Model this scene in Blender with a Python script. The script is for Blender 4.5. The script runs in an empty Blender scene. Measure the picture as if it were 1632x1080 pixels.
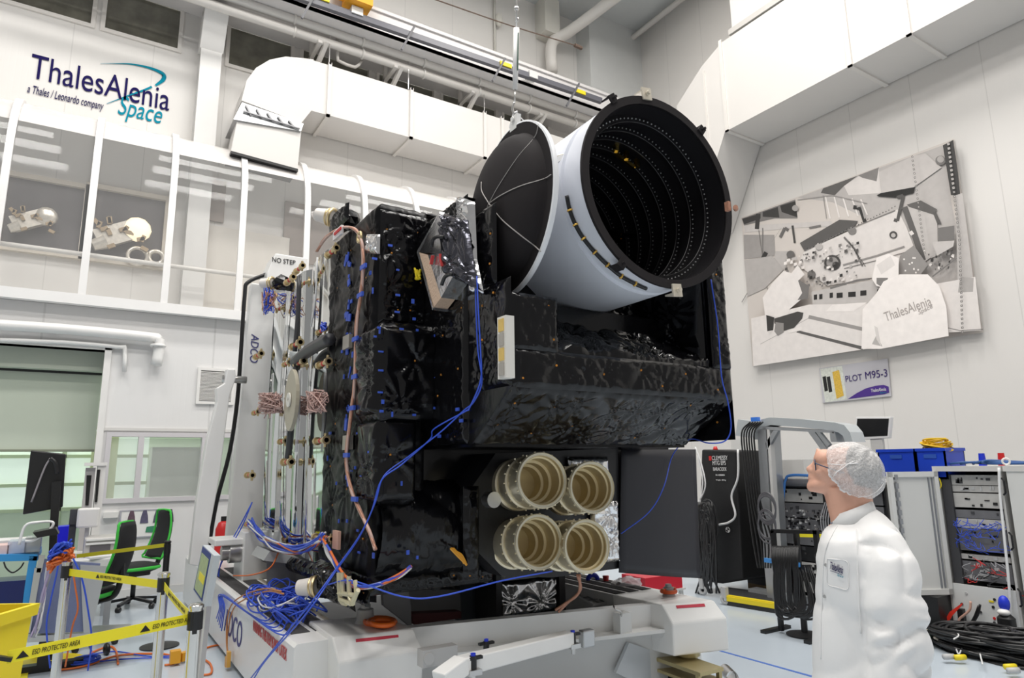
import bpy, math, random
import numpy as np
from mathutils import Vector, Matrix
random.seed(7)
SC = bpy.context.scene
COL = SC.collection
# ------------------------------------------------------------------ camera
FPX, PIT, YAW, ROL = 1056.5, math.radians(10.75), math.radians(57.38), math.radians(-.785)
CAM = Vector((0, 0, 1.65))
_F = Vector((math.cos(YAW)*math.cos(PIT), math.sin(YAW)*math.cos(PIT), math.sin(PIT)))
_R0 = Vector((math.sin(YAW), -math.cos(YAW), 0)); _U0 = _R0.cross(_F)
_R = math.cos(ROL)*_R0 + math.sin(ROL)*_U0
_U = -math.sin(ROL)*_R0 + math.cos(ROL)*_U0
cd = bpy.data.cameras.new('camera'); cam = bpy.data.objects.new('camera', cd); COL.objects.link(cam)
cd.sensor_width = 36; cd.lens = 36*FPX/1632; cd.clip_start = .05; cd.clip_end = 200
mw = Matrix((_R, _U, -_F)).transposed().to_4x4(); mw.translation = CAM; cam.matrix_world = mw
SC.camera = cam
# ------------------------------------------------------------------ world, lamps, exposure
w = bpy.data.worlds.new('world'); SC.world = w; w.use_nodes = True
w.node_tree.nodes['Background'].inputs[0].default_value = (1, .985, .965, 1)
w.node_tree.nodes['Background'].inputs[1].default_value = .45
def area(name, loc, sx, sy, energy, rot=(0, 0, 0), col=(1, .97, .93)):
    l = bpy.data.lights.new(name, 'AREA'); l.shape = 'RECTANGLE'; l.size = sx; l.size_y = sy; l.energy = energy; l.color = col
    o = bpy.data.objects.new(name, l); COL.objects.link(o); o.location = loc; o.rotation_euler = rot; return o
for ax in (-2.5, 2.2, 6.8):
    for ay in (-1.5, 2.6, 6.6):
        area('hall_lamp', (ax, ay, 12.0), 2.6, 1.0, 380)
SC.view_settings.view_transform = 'Standard'; SC.view_settings.look = 'None'
SC.view_settings.gamma = 1; SC.view_settings.exposure = -0.62
SC.view_settings.use_curve_mapping = False
# ------------------------------------------------------------------ helpers
def ray(x, y): return _R*((x-816)/FPX) + _U*((540-y)/FPX) + _F
def onX(x, y, X): d = ray(x, y); return CAM + d*(X/d.x)
def onY(x, y, Y): d = ray(x, y); return CAM + d*(Y/d.y)
def onZ(x, y, Z): d = ray(x, y); return CAM + d*((Z-1.65)/d.z)
def onD(x, y, D): return CAM + ray(x, y)*D
V = Vector
ORG = {}
MATS = {}
def mat(name, col, rough=.5, metal=0., bump=0., bscale=30., var=.04, emit=0., alpha=1., coat=0., trans=0., spec=.5, vscale=4., aniso=None):
    if name in MATS: return MATS[name]
    m = bpy.data.materials.new(name); m.use_nodes = True; nt = m.node_tree; b = nt.nodes['Principled BSDF']
    I = b.inputs
    I['Roughness'].default_value = rough; I['Metallic'].default_value = metal; I['Alpha'].default_value = alpha
    I['Coat Weight'].default_value = coat; I['Transmission Weight'].default_value = trans
    I['Specular IOR Level'].default_value = spec
    tc = nt.nodes.new('ShaderNodeTexCoord'); nz = nt.nodes.new('ShaderNodeTexNoise')
    nz.inputs['Scale'].default_value = vscale; nz.inputs['Detail'].default_value = 4
    nt.links.new(tc.outputs['Object'], nz.inputs['Vector'])
    mx = nt.nodes.new('ShaderNodeMix'); mx.data_type = 'RGBA'
    c = V(col[:3])
    mx.inputs['A'].default_value = (*[max(0, k*(1-var)) for k in c], 1); mx.inputs['B'].default_value = (*[min(1, k*(1+var)) for k in c], 1)
    nt.links.new(nz.outputs['Fac'], mx.inputs['Factor']); nt.links.new(mx.outputs['Result'], I['Base Color'])
    if emit: I['Emission Color'].default_value = (*c, 1); I['Emission Strength'].default_value = emit
    if bump:
        n2 = nt.nodes.new('ShaderNodeTexNoise'); n2.inputs['Scale'].default_value = bscale; n2.inputs['Detail'].default_value = 5
        nt.links.new(tc.outputs['Object'], n2.inputs['Vector'])
        bp = nt.nodes.new('ShaderNodeBump'); bp.inputs['Strength'].default_value = bump; bp.inputs['Distance'].default_value = .02
        nt.links.new(n2.outputs['Fac'], bp.inputs['Height']); nt.links.new(bp.outputs['Normal'], I['Normal'])
    MATS[name] = m; return m
def panelmat(name, col, axis, pitch, fine, rough=.45, depth=.3):
    """painted corrugated sheet with joints every `pitch` metres and fine ribs every `fine` metres along axis"""
    m = mat(name, col, rough, var=.025, vscale=.7); nt = m.node_tree; b = nt.nodes['Principled BSDF']
    tc = nt.nodes.new('ShaderNodeTexCoord'); sp = nt.nodes.new('ShaderNodeSeparateXYZ'); nt.links.new(tc.outputs['Object'], sp.inputs[0])
    def wave(p, lo):
        d = nt.nodes.new('ShaderNodeMath'); d.operation = 'DIVIDE'; nt.links.new(sp.outputs[axis], d.inputs[0]); d.inputs[1].default_value = p
        fr = nt.nodes.new('ShaderNodeMath'); fr.operation = 'FRACT'; nt.links.new(d.outputs[0], fr.inputs[0])
        g = nt.nodes.new('ShaderNodeMath'); g.operation = 'GREATER_THAN'; nt.links.new(fr.outputs[0], g.inputs[0]); g.inputs[1].default_value = lo
        return g
    a = wave(pitch, .012); f = wave(fine, .25)
    s = nt.nodes.new('ShaderNodeMath'); s.operation = 'MULTIPLY_ADD'; nt.links.new(f.outputs[0], s.inputs[0]); s.inputs[1].default_value = .12
    nt.links.new(a.outputs[0], s.inputs[2])
    bp = nt.nodes.new('ShaderNodeBump'); bp.inputs['Strength'].default_value = depth; bp.inputs['Distance'].default_value = .01
    nt.links.new(s.outputs[0], bp.inputs['Height']); nt.links.new(bp.outputs['Normal'], b.inputs['Normal'])
    old = b.inputs['Base Color'].links[0].from_socket
    mx = nt.nodes.new('ShaderNodeMix'); mx.data_type = 'RGBA'; nt.links.new(a.outputs[0], mx.inputs['Factor'])
    mx.inputs['A'].default_value = (*[k*.86 for k in col], 1); nt.links.new(old, mx.inputs['B']); nt.links.new(mx.outputs['Result'], b.inputs['Base Color'])
    return m
def frame(ax):
    ax = V(ax).normalized(); t = V((0, 0, 1)) if abs(ax.z) < .9 else V((1, 0, 0))
    a = ax.cross(t).normalized(); return a, ax.cross(a).normalized(), ax
def spline(pts, k=6):
    pts = [V(p) for p in pts]
    if len(pts) < 3: return pts
    q = [2*pts[0]-pts[1]] + pts + [2*pts[-1]-pts[-2]]; out = []
    for i in range(1, len(q)-2):
        for j in range(k):
            t = j/k; a, b, c, d = q[i-1:i+3]
            out.append(.5*((2*b)+(c-a)*t+(2*a-5*b+4*c-d)*t*t+(3*b-a-3*c+d)*t**3))
    out.append(pts[-1]); return out
class MB:
    def __init__(s): s.v = []; s.f = []; s.m = []
    def add(s, vs, fs, m=0):
        o = len(s.v); s.v += [tuple(v) for v in vs]; s.f += [tuple(i+o for i in f) for f in fs]; s.m += [m]*len(fs); return s
    def hexa(s, p, m=0): return s.add(p, [(0, 3, 2, 1), (4, 5, 6, 7), (0, 1, 5, 4), (1, 2, 6, 5), (2, 3, 7, 6), (3, 0, 4, 7)], m)
    def box(s, x0, x1, y0, y1, z0, z1, m=0):
        x0, x1 = sorted((x0, x1)); y0, y1 = sorted((y0, y1)); z0, z1 = sorted((z0, z1))
        return s.hexa([(x0, y0, z0), (x1, y0, z0), (x1, y1, z0), (x0, y1, z0), (x0, y0, z1), (x1, y0, z1), (x1, y1, z1), (x0, y1, z1)], m)
    def obox(s, c, sx, sy, sz, M=None, m=0):
        c = V(c); M = M or Matrix.Identity(3)
        return s.hexa([c + M @ V((a*sx/2, b*sy/2, d*sz/2)) for d in (-1, 1) for a, b in ((-1, -1), (1, -1), (1, 1), (-1, 1))], m)
    def beam(s, p0, p1, wd, ht, m=0, up=(0, 0, 1)):
        p0, p1 = V(p0), V(p1); d = (p1-p0).normalized(); u = V(up); r = d.cross(u)
        if r.length < 1e-3: u = V((1, 0, 0)); r = d.cross(u)
        r.normalize(); u = r.cross(d).normalized()
        q = [p + r*a*wd/2 + u*b*ht/2 for p in (p0, p1) for a, b in ((-1, -1), (1, -1), (1, 1), (-1, 1))]
        return s.hexa(q, m)
    def prism(s, poly, vec, m=0):
        n = len(poly); poly = [V(p) for p in poly]; vec = V(vec)
        nn = V((0, 0, 0))
        for i in range(n): nn += poly[i].cross(poly[(i+1) % n])
        if nn.dot(vec) < 0: poly.reverse()
        vs = poly + [p+vec for p in poly]
        return s.add(vs, [tuple(range(n-1, -1, -1)), tuple(range(n, 2*n))] + [(i, (i+1) % n, n+(i+1) % n, n+i) for i in range(n)], m)
    def cyl(s, p0, p1, r0, r1=None, n=16, m=0, caps=True):
        r1 = r0 if r1 is None else r1; p0, p1 = V(p0), V(p1); a, b, _ = frame(p1-p0)
        vs = [p + (a*math.cos(t)+b*math.sin(t))*r for p, r in ((p0, r0), (p1, r1)) for t in [2*math.pi*i/n for i in range(n)]]
        fs = [(i, (i+1) % n, n+(i+1) % n, n+i) for i in range(n)]
        if caps: fs += [tuple(range(n-1, -1, -1)), tuple(range(n, 2*n))]
        return s.add(vs, fs, m)
    def lathe(s, c, ax, prof, n=32, m=0, close=False, a0=0, a1=2*math.pi):
        c = V(c); a, b, z = frame(ax); full = abs(a1-a0-2*math.pi) < 1e-6; k = n if full else n+1
        vs = [c + z*h + (a*math.cos(t)+b*math.sin(t))*r for r, h in prof for t in [a0+(a1-a0)*i/n for i in range(k)]]
        np_ = len(prof); rows = np_ if close else np_-1; fs = []
        for j in range(rows):
            for i in range(n):
                i2 = (i+1) % k; j2 = (j+1) % np_
                fs.append((j*k+i, j*k+i2, j2*k+i2, j2*k+i))
        return s.add(vs, fs, m)
    def ring(s, c, ax, R, r, n=24, k=8, m=0, sq=False):
        prof = [(R+r*math.cos(t), r*math.sin(t)) for t in [2*math.pi*i/k for i in range(k)]]
        return s.lathe(c, ax, prof, n, m, close=True)
    def tube(s, pts, r, n=6, m=0, sm=True, k=6, taper=None):
        pts = spline(pts, k) if sm else [V(p) for p in pts]
        a = None; vs = []; L = len(pts)
        for i, p in enumerate(pts):
            d = (pts[min(i+1, L-1)]-pts[max(i-1, 0)])
            if d.length < 1e-9: d = V((0, 0, 1))
            d.normalize()
            if a is None: a, b, _ = frame(d)
            a = (a - d*a.dot(d))
            if a.length < 1e-6: a, b, _ = frame(d)
            a.normalize(); b = d.cross(a)
            rr = r if taper is None else r*taper(i/(L-1))
            vs += [p + (a*math.cos(t)+b*math.sin(t))*rr for t in [2*math.pi*j/n for j in range(n)]]
        fs = [(i*n+j, i*n+(j+1) % n, (i+1)*n+(j+1) % n, (i+1)*n+j) for i in range(L-1) for j in range(n)]
        fs += [tuple(range(n-1, -1, -1)), tuple(range((L-1)*n, L*n))]
        return s.add(vs, fs, m)
    def sph(s, c, rx, ry=None, rz=None, n=16, M=None, m=0):
        ry = ry or rx; rz = rz or rx; c = V(c); M = M or Matrix.Identity(3); k = n//2; vs = []
        for j in range(1, k):
            p = math.pi*j/k
            vs += [c + M @ V((rx*math.sin(p)*math.cos(t), ry*math.sin(p)*math.sin(t), rz*math.cos(p))) for t in [2*math.pi*i/n for i in range(n)]]
        vs += [c + M @ V((0, 0, rz)), c - M @ V((0, 0, rz))]; T = len(vs)-2
        fs = [(j*n+i, (j+1)*n+i, (j+1)*n+(i+1) % n, j*n+(i+1) % n) for j in range(k-2) for i in range(n)]
        fs += [(T, i, (i+1) % n) for i in range(n)] + [(T+1, (k-2)*n+(i+1) % n, (k-2)*n+i) for i in range(n)]
        return s.add(vs, fs, m)
    def grid(s, fn, nu, nv, m=0):
        vs = [fn(i/nu, j/nv) for j in range(nv+1) for i in range(nu+1)]; k = nu+1
        return s.add(vs, [(j*k+i, j*k+i+1, (j+1)*k+i+1, (j+1)*k+i) for j in range(nv) for i in range(nu)], m)
    def loft(s, rings, m=0, caps=True):
        n = len(rings[0]); vs = [p for r in rings for p in r]
        fs = [(j*n+i, j*n+(i+1) % n, (j+1)*n+(i+1) % n, (j+1)*n+i) for j in range(len(rings)-1) for i in range(n)]
        if caps: fs += [tuple(range(n-1, -1, -1)), tuple(range((len(rings)-1)*n, len(rings)*n))]
        return s.add(vs, fs, m)
    def rect(s, x0, x1, y0, y1, z0, z1, t, t2=None):
        t2 = t2 or t
        return s.box(x0, x0+t, y0, y1, z0, z1).box(x1-t, x1, y0, y1, z0, z1).box(x0+t, x1-t, y0, y1, z0, z0+t2).box(x0+t, x1-t, y0, y1, z1-t2, z1)
    def build(s, name, mats, parent=None, smooth=False, bevel=0., sub=0, solid=0.):
        me = bpy.data.meshes.new(name)
        if parent is None:
            a = np.array(s.v); org = V(((a[:, 0].min()+a[:, 0].max())/2, (a[:, 1].min()+a[:, 1].max())/2, a[:, 2].min()))
        else: org = ORG[parent.name]
        me.from_pydata([(x-org.x, y-org.y, z-org.z) for x, y, z in s.v], [], s.f)
        if not isinstance(mats, (list, tuple)): mats = [mats]
        for mm in mats: me.materials.append(mm)
        if len(mats) > 1: me.polygons.foreach_set('material_index', s.m)
        if smooth: me.polygons.foreach_set('use_smooth', [True]*len(me.polygons))
        me.update()
        if smooth == 'auto': me.set_sharp_from_angle(angle=math.radians(38))
        o = bpy.data.objects.new(name, me); COL.objects.link(o)
        if parent is None: o.location = org
        else: o.parent = parent
        ORG[o.name] = org
        if solid: md = o.modifiers.new('s', 'SOLIDIFY'); md.thickness = solid
        if bevel: md = o.modifiers.new('b', 'BEVEL'); md.width = bevel; md.segments = 2; md.limit_method = 'ANGLE'
        if sub: md = o.modifiers.new('u', 'SUBSURF'); md.levels = sub; md.render_levels = sub
        return o
def tag(o, label=None, cat=None, group=None, kind=None):
    if label: o['label'] = label
    if cat: o['category'] = cat
    if group: o['group'] = group
    if kind: o['kind'] = kind
    return o
def thing(name, label, cat, loc=(0, 0, 0), group=None):
    o = bpy.data.objects.new(name, None); COL.objects.link(o); o.location = loc; o.empty_display_size = .1
    ORG[o.name] = V(loc); return tag(o, label, cat, group)
def struct(o): o['kind'] = 'structure'; return o
def dup(root, loc, rotz=0, label=None, group=None):
    r = root.copy(); COL.objects.link(r); r.location = loc; r.rotation_euler = (0, 0, rotz)
    if label: r['label'] = label
    if group: r['group'] = group
    def rec(a, b):
        for ch in list(a.children):
            c = ch.copy(); COL.objects.link(c); c.parent = b; rec(ch, c)
    rec(root, r); return r
def text(body, p, right, up, width, height, m, name, parent=None, ext=.002, shear=0., space=1.):
    """lettering: p = lower-left corner"""
    cu = bpy.data.curves.new('t', 'FONT'); cu.body = body; cu.extrude = .01; cu.shear = shear; cu.space_character = space
    ob = bpy.data.objects.new('t', cu); COL.objects.link(ob); dg = bpy.context.evaluated_depsgraph_get(); dg.update()
    me = ob.evaluated_get(dg).to_mesh(); a = np.array([v.co[:] for v in me.vertices]); fs = [tuple(q.vertices) for q in me.polygons]
    bpy.data.objects.remove(ob)
    lo = a.min(0); hi = a.max(0); right = V(right).normalized(); up = V(up).normalized(); nn = right.cross(up).normalized(); p = V(p)
    b = MB(); b.add([p + right*((x-lo[0])/(hi[0]-lo[0])*width) + up*((y-lo[1])/(hi[1]-lo[1])*height) + nn*((z-lo[2])/(hi[2]-lo[2])*ext) for x, y, z in a], fs)
    if name is None: return b
    return b.build(name, m, parent)
# crumpled foil ------------------------------------------------------
def vnoise(x, y, seed):
    xi = np.floor(x).astype(int); yi = np.floor(y).astype(int); xf = x-xi; yf = y-yi
    def h(a, b): return (np.sin(a*127.1+b*311.7+seed*74.7)*43758.5453) % 1
    sx = xf; sy = yf
    return (h(xi, yi)*(1-sx)+h(xi+1, yi)*sx)*(1-sy)+(h(xi, yi+1)*(1-sx)+h(xi+1, yi+1)*sx)*sy
def foil_h(u, v, seed, sp, amp):
    rs = np.random.RandomState(seed); W = u.max()-u.min(); H = v.max()-v.min()
    nu = max(1, int(round(W/sp))); nv = max(1, int(round(H/sp)))
    T = np.array([[u.min()+(i+.5+rs.uniform(-.28, .28))*W/nu, v.min()+(j+.5+rs.uniform(-.28, .28))*H/nv] for i in range(nu) for j in range(nv)])
    ph = rs.uniform(0, 6.28, len(T)); K = rs.randint(7, 13, len(T))
    d = np.sqrt((u[..., None]-T[:, 0])**2+(v[..., None]-T[:, 1])**2); i = d.argmin(-1); dm = d.min(-1)
    th = np.arctan2(v-T[i, 1], u-T[i, 0]); q = th*K[i]/(2*np.pi)+ph[i]+.35*np.sin(2*th+ph[i]); tri = np.abs((q % 1)*2-1)
    star = tri*np.minimum(1, dm/(.12*sp))*np.exp(-dm/(.55*sp))
    pil = 1-np.exp(-(dm/(.32*sp))**2)
    wx = u+.12*vnoise(u*4, v*4, seed+8); wy = v+.12*vnoise(u*4+9, v*4, seed+9)
    cr = np.abs(vnoise(wx*3.6+wy*1.6, wy*2.4-wx*1.0, seed)-.5)*1.7+np.abs(vnoise(wx*7-wy*3, wy*6+wx*2.5, seed+3)-.5)*.45
    return amp*(star*1.1+pil*.5+cr*1.1), T
def foil(mb, p0, pu, pv, n, seed=1, sp=.25, amp=.02, step=.016, m=0, edge=.03, dots=None, dr=.007):
    """crumpled sheet over parallelogram p0 + u*pu + v*pv, puffed along n"""
    p0, pu, pv, n = V(p0), V(pu), V(pv), V(n).normalized(); W, H = pu.length, pv.length
    nu = max(3, int(W/step)); nv = max(3, int(H/step)); rs = np.random.RandomState(seed+99)
    U, Vv = np.meshgrid(np.linspace(0, W, nu+1), np.linspace(0, H, nv+1))
    ju = rs.uniform(-.15, .15, U.shape)*W/nu; jv = rs.uniform(-.15, .15, U.shape)*H/nv
    ju[:, 0] = ju[:, -1] = 0; jv[0] = jv[-1] = 0; U = U+ju; Vv = Vv+jv
    h, T = foil_h(U, Vv, seed, sp, amp)
    e = np.minimum(np.minimum(U, W-U), np.minimum(Vv, H-Vv)); h = h*np.clip(e/edge, 0, 1)**.6
    P = np.array(p0)[None, None]+U[..., None]*np.array(pu/W)+Vv[..., None]*np.array(pv/H)+h[..., None]*np.array(n)
    k = nu+1; fs = []
    flip = pu.cross(pv).dot(n) < 0
    for j in range(nv):
        for i in range(nu):
            a, b, c, d = j*k+i, j*k+i+1, (j+1)*k+i+1, (j+1)*k+i
            t = ((a, b, c), (a, c, d)) if (i+j) % 2 else ((a, b, d), (b, c, d))
            fs += [q[::-1] for q in t] if flip else list(t)
    mb.add(P.reshape(-1, 3).tolist(), fs, m)
    if dots is not None:
        for tu, tv in T:
            c = p0+pu*(tu/W)+pv*(tv/H)+n*.004; mb.cyl(c, c+n*.008, dr, n=8, m=dots)
    return mb
def cable(name, pts, r, m, label, cat='cable', group=None, n=6, sm=True):
    return tag(MB().tube(pts, r, n, sm=sm).build(name, m, None, True), label, cat, group)
# ------------------------------------------------------------------ materials
WHITE = mat('white_paint', (.80, .79, .77), .4)
WHITE2 = mat('white_lacquer', (.84, .835, .82), .28)
OFFW = mat('offwhite_pipe', (.76, .73, .69), .45)
DUCT = mat('duct_sheet', (.72, .695, .665), .42, var=.03, vscale=1)
GREYP = mat('grey_paint', (.52, .52, .52), .5)
LGREY = mat('light_grey_paint', (.66, .65, .63), .5)
DGREY = mat('dark_grey', (.055, .055, .06), .5)
BLACK = mat('black_plastic', (.012, .012, .013), .4)
MATTB = mat('matt_black_coating', (.022, .019, .020), .8, var=.08, spec=.2)
RUBB = mat('black_rubber', (.015, .015, .016), .35)
STEEL = mat('steel', (.62, .61, .6), .3, 1)
CHROME = mat('chrome', (.8, .8, .8), .12, 1)
ALU = mat('aluminium', (.6, .61, .62), .38, .9)
BRASS = mat('brass_fitting', (.72, .58, .33), .35, .8)
GOLD = mat('alodine_gold', (.78, .70, .52), .33, .75, bump=.05, bscale=60)
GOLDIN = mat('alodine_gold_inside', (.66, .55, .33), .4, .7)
FOIL = mat('black_foil', (.003, .003, .004), .17, 0, bump=.08, bscale=12, spec=.42)
SILV = mat('silver_foil', (.82, .82, .83), .16, 1, bump=.25, bscale=7)
CABB = mat('blue_cable', (.03, .09, .62), .45)
BTAPE = mat('blue_tape', (.04, .10, .55), .5)
CABO = mat('orange_cable', (.75, .17, .03), .45)
CABW = mat('white_cable', (.8, .8, .8), .45)
COPPER = mat('copper_harness', (.50, .25, .17), .45, .2, var=.4, vscale=40)
YEL = mat('yellow_plastic', (.86, .68, .02), .45)
YELT = mat('yellow_tape', (.9, .78, .02), .5)
ORG_ = mat('orange_plastic', (.85, .16, .02), .35)
RED = mat('red_plastic', (.62, .02, .02), .4)
BLUEP = mat('blue_plastic', (.015, .04, .60), .4)
DBLUE = mat('dark_blue_print', (.012, .008, .085), .8, spec=.15)
TEAL = mat('teal_print', (.0, .25, .36), .8, spec=.15)
BUTTON = mat('orange_button', (.62, .24, .02), .5)
INK = mat('black_ink', (.01, .01, .01), .7)
GREENC = mat('green_fabric', (.05, .55, .06), .7)
BLKFAB = mat('black_fabric', (.02, .02, .022), .85, bump=.1, bscale=200)
LINE = mat('joint_line', (.4, .4, .4), .6)
GLASS = mat('tinted_pane', (.9, .93, .9), .05, alpha=.16, var=0)
ANTIS = mat('antislip_strip', (.06, .058, .06), .9, bump=.4, bscale=300)
# ------------------------------------------------------------------ the room
YW, XW, ZC, YL = 11.4, 10.96, 12.35, 10.55
def fm():
    m = mat('floor_resin', (.56, .63, .70), .22, var=.03, vscale=1.2, bump=.02, bscale=8); return m
struct(MB().box(-8, XW+.2, -4, 15.5, -.15, 0).build('floor', fm()))
struct(MB().box(-8, XW+.2, -4, YW+.2, ZC, ZC+.1).build('ceiling', mat('ceiling_sheet', (.62, .64, .64), .6)))
WR = panelmat('right_wall_sheet', (.72, .695, .665), 1, 1.04, .075)
WBm = panelmat('back_wall_sheet', (.76, .74, .71), 0, 1.1, .075, depth=.25)
WBl = panelmat('lower_wall_sheet', (.76, .755, .75), 0, 2.1, .08, depth=.25)
struct(MB().box(XW, XW+.2, -4, YW+.2, 0, ZC).build('wall_right', WR))
# back wall with a window band 8.5 .. 9.9
mb = MB()
mb.box(-8, XW, YW, YW+.2, 3.5, 8.5).box(-8, XW, YW, YW+.2, 9.95, ZC)
wins = [(-2.1, -.45), (-.38, .78), (1.46, 2.62), (2.72, 4.1), (4.2, 5.5), (5.6, 7.0), (7.1, 8.4)]
xs = [-8] + [x for w_ in wins for x in w_] + [XW]
for a, b in zip(xs[::2], xs[1::2]): mb.box(a, b, YW, YW+.2, 8.5, 9.95)
struct(mb.build('wall_back', WBm))
GD = mat('window_dark_glass', (.17, .165, .135), .10, var=.75, vscale=3.2, spec=.6)  # strong blotchy variation paints reflections into the pane colour
for i, (a, b) in enumerate(wins):
    f = MB(); t = .06
    f.rect(a, b, YW-.03, YW+.1, 8.5, 9.95, t)
    o = struct(f.build('window_%d' % (i+1), OFFW))
    MB().box(a+t, b-t, YW+.05, YW+.06, 8.5+t, 9.95-t).build('pane', GD, o)
    MB().box(a+t, b-t, YW+.5, YW+.55, 8.5, 9.95).build('room_behind', mat('room_behind_brown', (.22, .17, .12), .8, var=.6, vscale=2), o)
# lower wall, with door opening (X -2.6 .. .12, to Z 3.27) and window band
mb = MB()
mb.box(-8, -2.6, YL, YL+.2, 0, 3.85).box(-2.6, .12, YL, YL+.2, 3.27, 3.85).box(.12, XW, YL, YL+.2, 2.16, 3.85)
mb.box(.12, XW, YL, YL+.2, 0, 1.22).box(1.9, XW, YL, YL+.2, 1.22, 2.16).box(.12, .24, YL, YL+.2, 1.22, 2.16)
mb.box(-8, XW, YL+.2, YW, 3.75, 3.85)
struct(mb.build('wall_left', WBl))
f = MB(); t = .05
f.rect(.24, 1.9, YL-.03, YL+.12, 1.22, 2.16, .06)
for x in (.62, 1.42): f.box(x, x+.07, YL-.028, YL+.11, 1.28, 2.10)
o = struct(f.build('window_8', mat('alu_frame', (.62, .6, .62), .4)))
MB().box(.24, 1.9, YL+.04, YL+.05, 1.28, 2.08).build('pane', GLASS, o)
struct(MB().box(.12, XW, YL-.02, YL, 2.18, 2.22).build('trim_1', LGREY))
struct(MB().box(.12, .2, YL-.04, YL+.2, 0, 3.3).box(-2.7, .2, YL-.04, YL+.2, 3.27, 3.33).build('door_1', WHITE))
struct(MB().box(.17, XW, YL-.015, YL, 0, .1).build('baseboard_left', LGREY))
# the room behind the door
GRW = mat('greenish_white', (.68, .76, .64), .5)
GRL = mat('pale_green_shutter', (.60, .66, .55), .5, var=.02)
mb = MB().box(-3.6, 3.2, 13.6, 13.7, 0, 3.6).box(-3.6, -3.5, YL+.2, 13.6, 0, 3.6).box(3.1, 3.2, YL+.2, 13.6, 0, 3.6).box(-3.6, 3.2, YL+.2, 13.6, 3.6, 3.7)
struct(mb.build('wall_side_room', GRW))
area('side_room_lamp', (-1, 12.3, 3.5), 2.5, 1.2, 60, col=(.93, 1, .88))
area('side_room_lamp', (1.6, 12.3, 3.5), 1.5, 1.2, 22, col=(.93, 1, .88))
zs = onY(80, 716, 11.0).z; zt = onY(80, 594, 11.0).z
r = thing('roller_shutter', 'pale green roller shutter half lowered in the door opening at left', 'shutter', (-1.2, 11.0, zs))
MB().box(-2.6, .12, 11.0, 11.05, zs, zt+.1).build('curtain', GRL, r)
MB().box(-2.6, .12, 10.98, 11.07, zs-.03, zs).build('bottom_rail', mat('olive_rail', (.25, .27, .2), .5), r)
MB().box(-2.6, .12, 10.96, 11.0, zt, zt+.03).build('seal', BLACK, r)
MB().box(-2.6, .12, 10.80, 11.0, zt+.03, 3.6).build('housing', GRL, r)
# lit inner window wall seen under the shutter
mb = MB(); r = thing('glazed_partition', 'pale green lit glazed partition seen under the roller shutter', 'partition', (-1.2, 12.6, 0))
for x in (-2.4, -1.25, -.28, .35): mb.box(x, x+.06, 12.55, 12.65, 0, 3)
for z in (1.05, 1.42, 1.85, 2.3): mb.box(-2.4, 1.2, 12.55, 12.65, z, z+.05)
mb.build('frame', mat('green_frame', (.55, .62, .45), .5), r)
MB().box(-2.4, .9, 12.60, 12.61, 1.1, 2.3).build('pane', mat('backlit_glass', (.86, .97, .90), .4, emit=.55), r)
MB().box(-2.4, .9, 12.58, 12.62, 0, 1.05).build('lower_panel', GRW, r)
MB().box(.1, .45, 12.3, 12.5, .9, 2.25).build('curtain', mat('pale_yellow', (.75, .78, .5), .6), r)
o = MB().box(.85, 1.75, 11.2, 11.7, 0, 1.98).build('cabinet', mat('grey_cabinet', (.5, .52, .5), .5)); tag(o, 'tall grey cabinet seen through the low wall window', 'cabinet')
# columns of the steel frame on the upper wall
def column(x, lab):
    mb = MB().box(x, x+.32, YW-.36, YW-.32, 3.9, ZC).box(x, x+.32, YW-.06, YW, 3.9, ZC).box(x+.13, x+.19, YW-.34, YW-.05, 3.9, ZC)
    return tag(mb.build('steel_column', mat('column_paint', (.74, .73, .71), .4)), lab, 'column')
x0 = onY(322, 60, YW-.36).x
column(x0, 'white steel H column beside the upper left windows')
r = tag(MB().prism([(x0-.02, YW-.36, 8.5), (x0+.34, YW-.36, 8.5), (x0+.34, YW-.7, 9.05), (x0-.02, YW-.7, 9.05)], (0, .33, .06)).box(x0-.02, x0+.34, YW-.72, YW-.36, 9.05, 9.15).build('column_bracket', WHITE), 'white steel bracket under the pipes on the H column', 'bracket')
# logo
LY = YW-.012
def logo(P, R, U, Wd, parent, md, mt, md2=None, scale=1.):
    pass
r = thing('company_logo', 'large dark blue and teal company logo lettering on the upper back wall', 'logo', (-.3, LY, 7.2))
p0 = onY(47, 120, LY); p1 = onY(264, 172, LY); up = V((0, 0, 1)); rt = V((1, 0, 0))
text('ThalesAlenia', (p0.x, LY, onY(50, 124, LY).z), rt, up, onY(264, 172, LY).x-onY(45, 85, LY).x, onY(47, 84, LY).z-onY(50, 124, LY).z, DBLUE, 'lettering', r, .004)
sx = onY(187, 185, LY); text('Space', (sx.x, LY, onY(200, 194, LY).z), rt, up, onY(259, 180, LY).x-sx.x, .42, TEAL, 'lettering', r, .004, shear=.25)
sx = onY(43, 148, LY); text('a Thales / Leonardo company', (sx.x, LY, sx.z-.03), rt, up, onY(165, 170, LY).x-sx.x, .17, DBLUE, 'lettering', r, .004, shear=.2)
sw = [(160, 101), (185, 101), (210, 102), (235, 107), (252, 113), (261, 119), (260, 127), (248, 136)]
sw2 = [(242, 138), (228, 144), (205, 152), (170, 165)]
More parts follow.
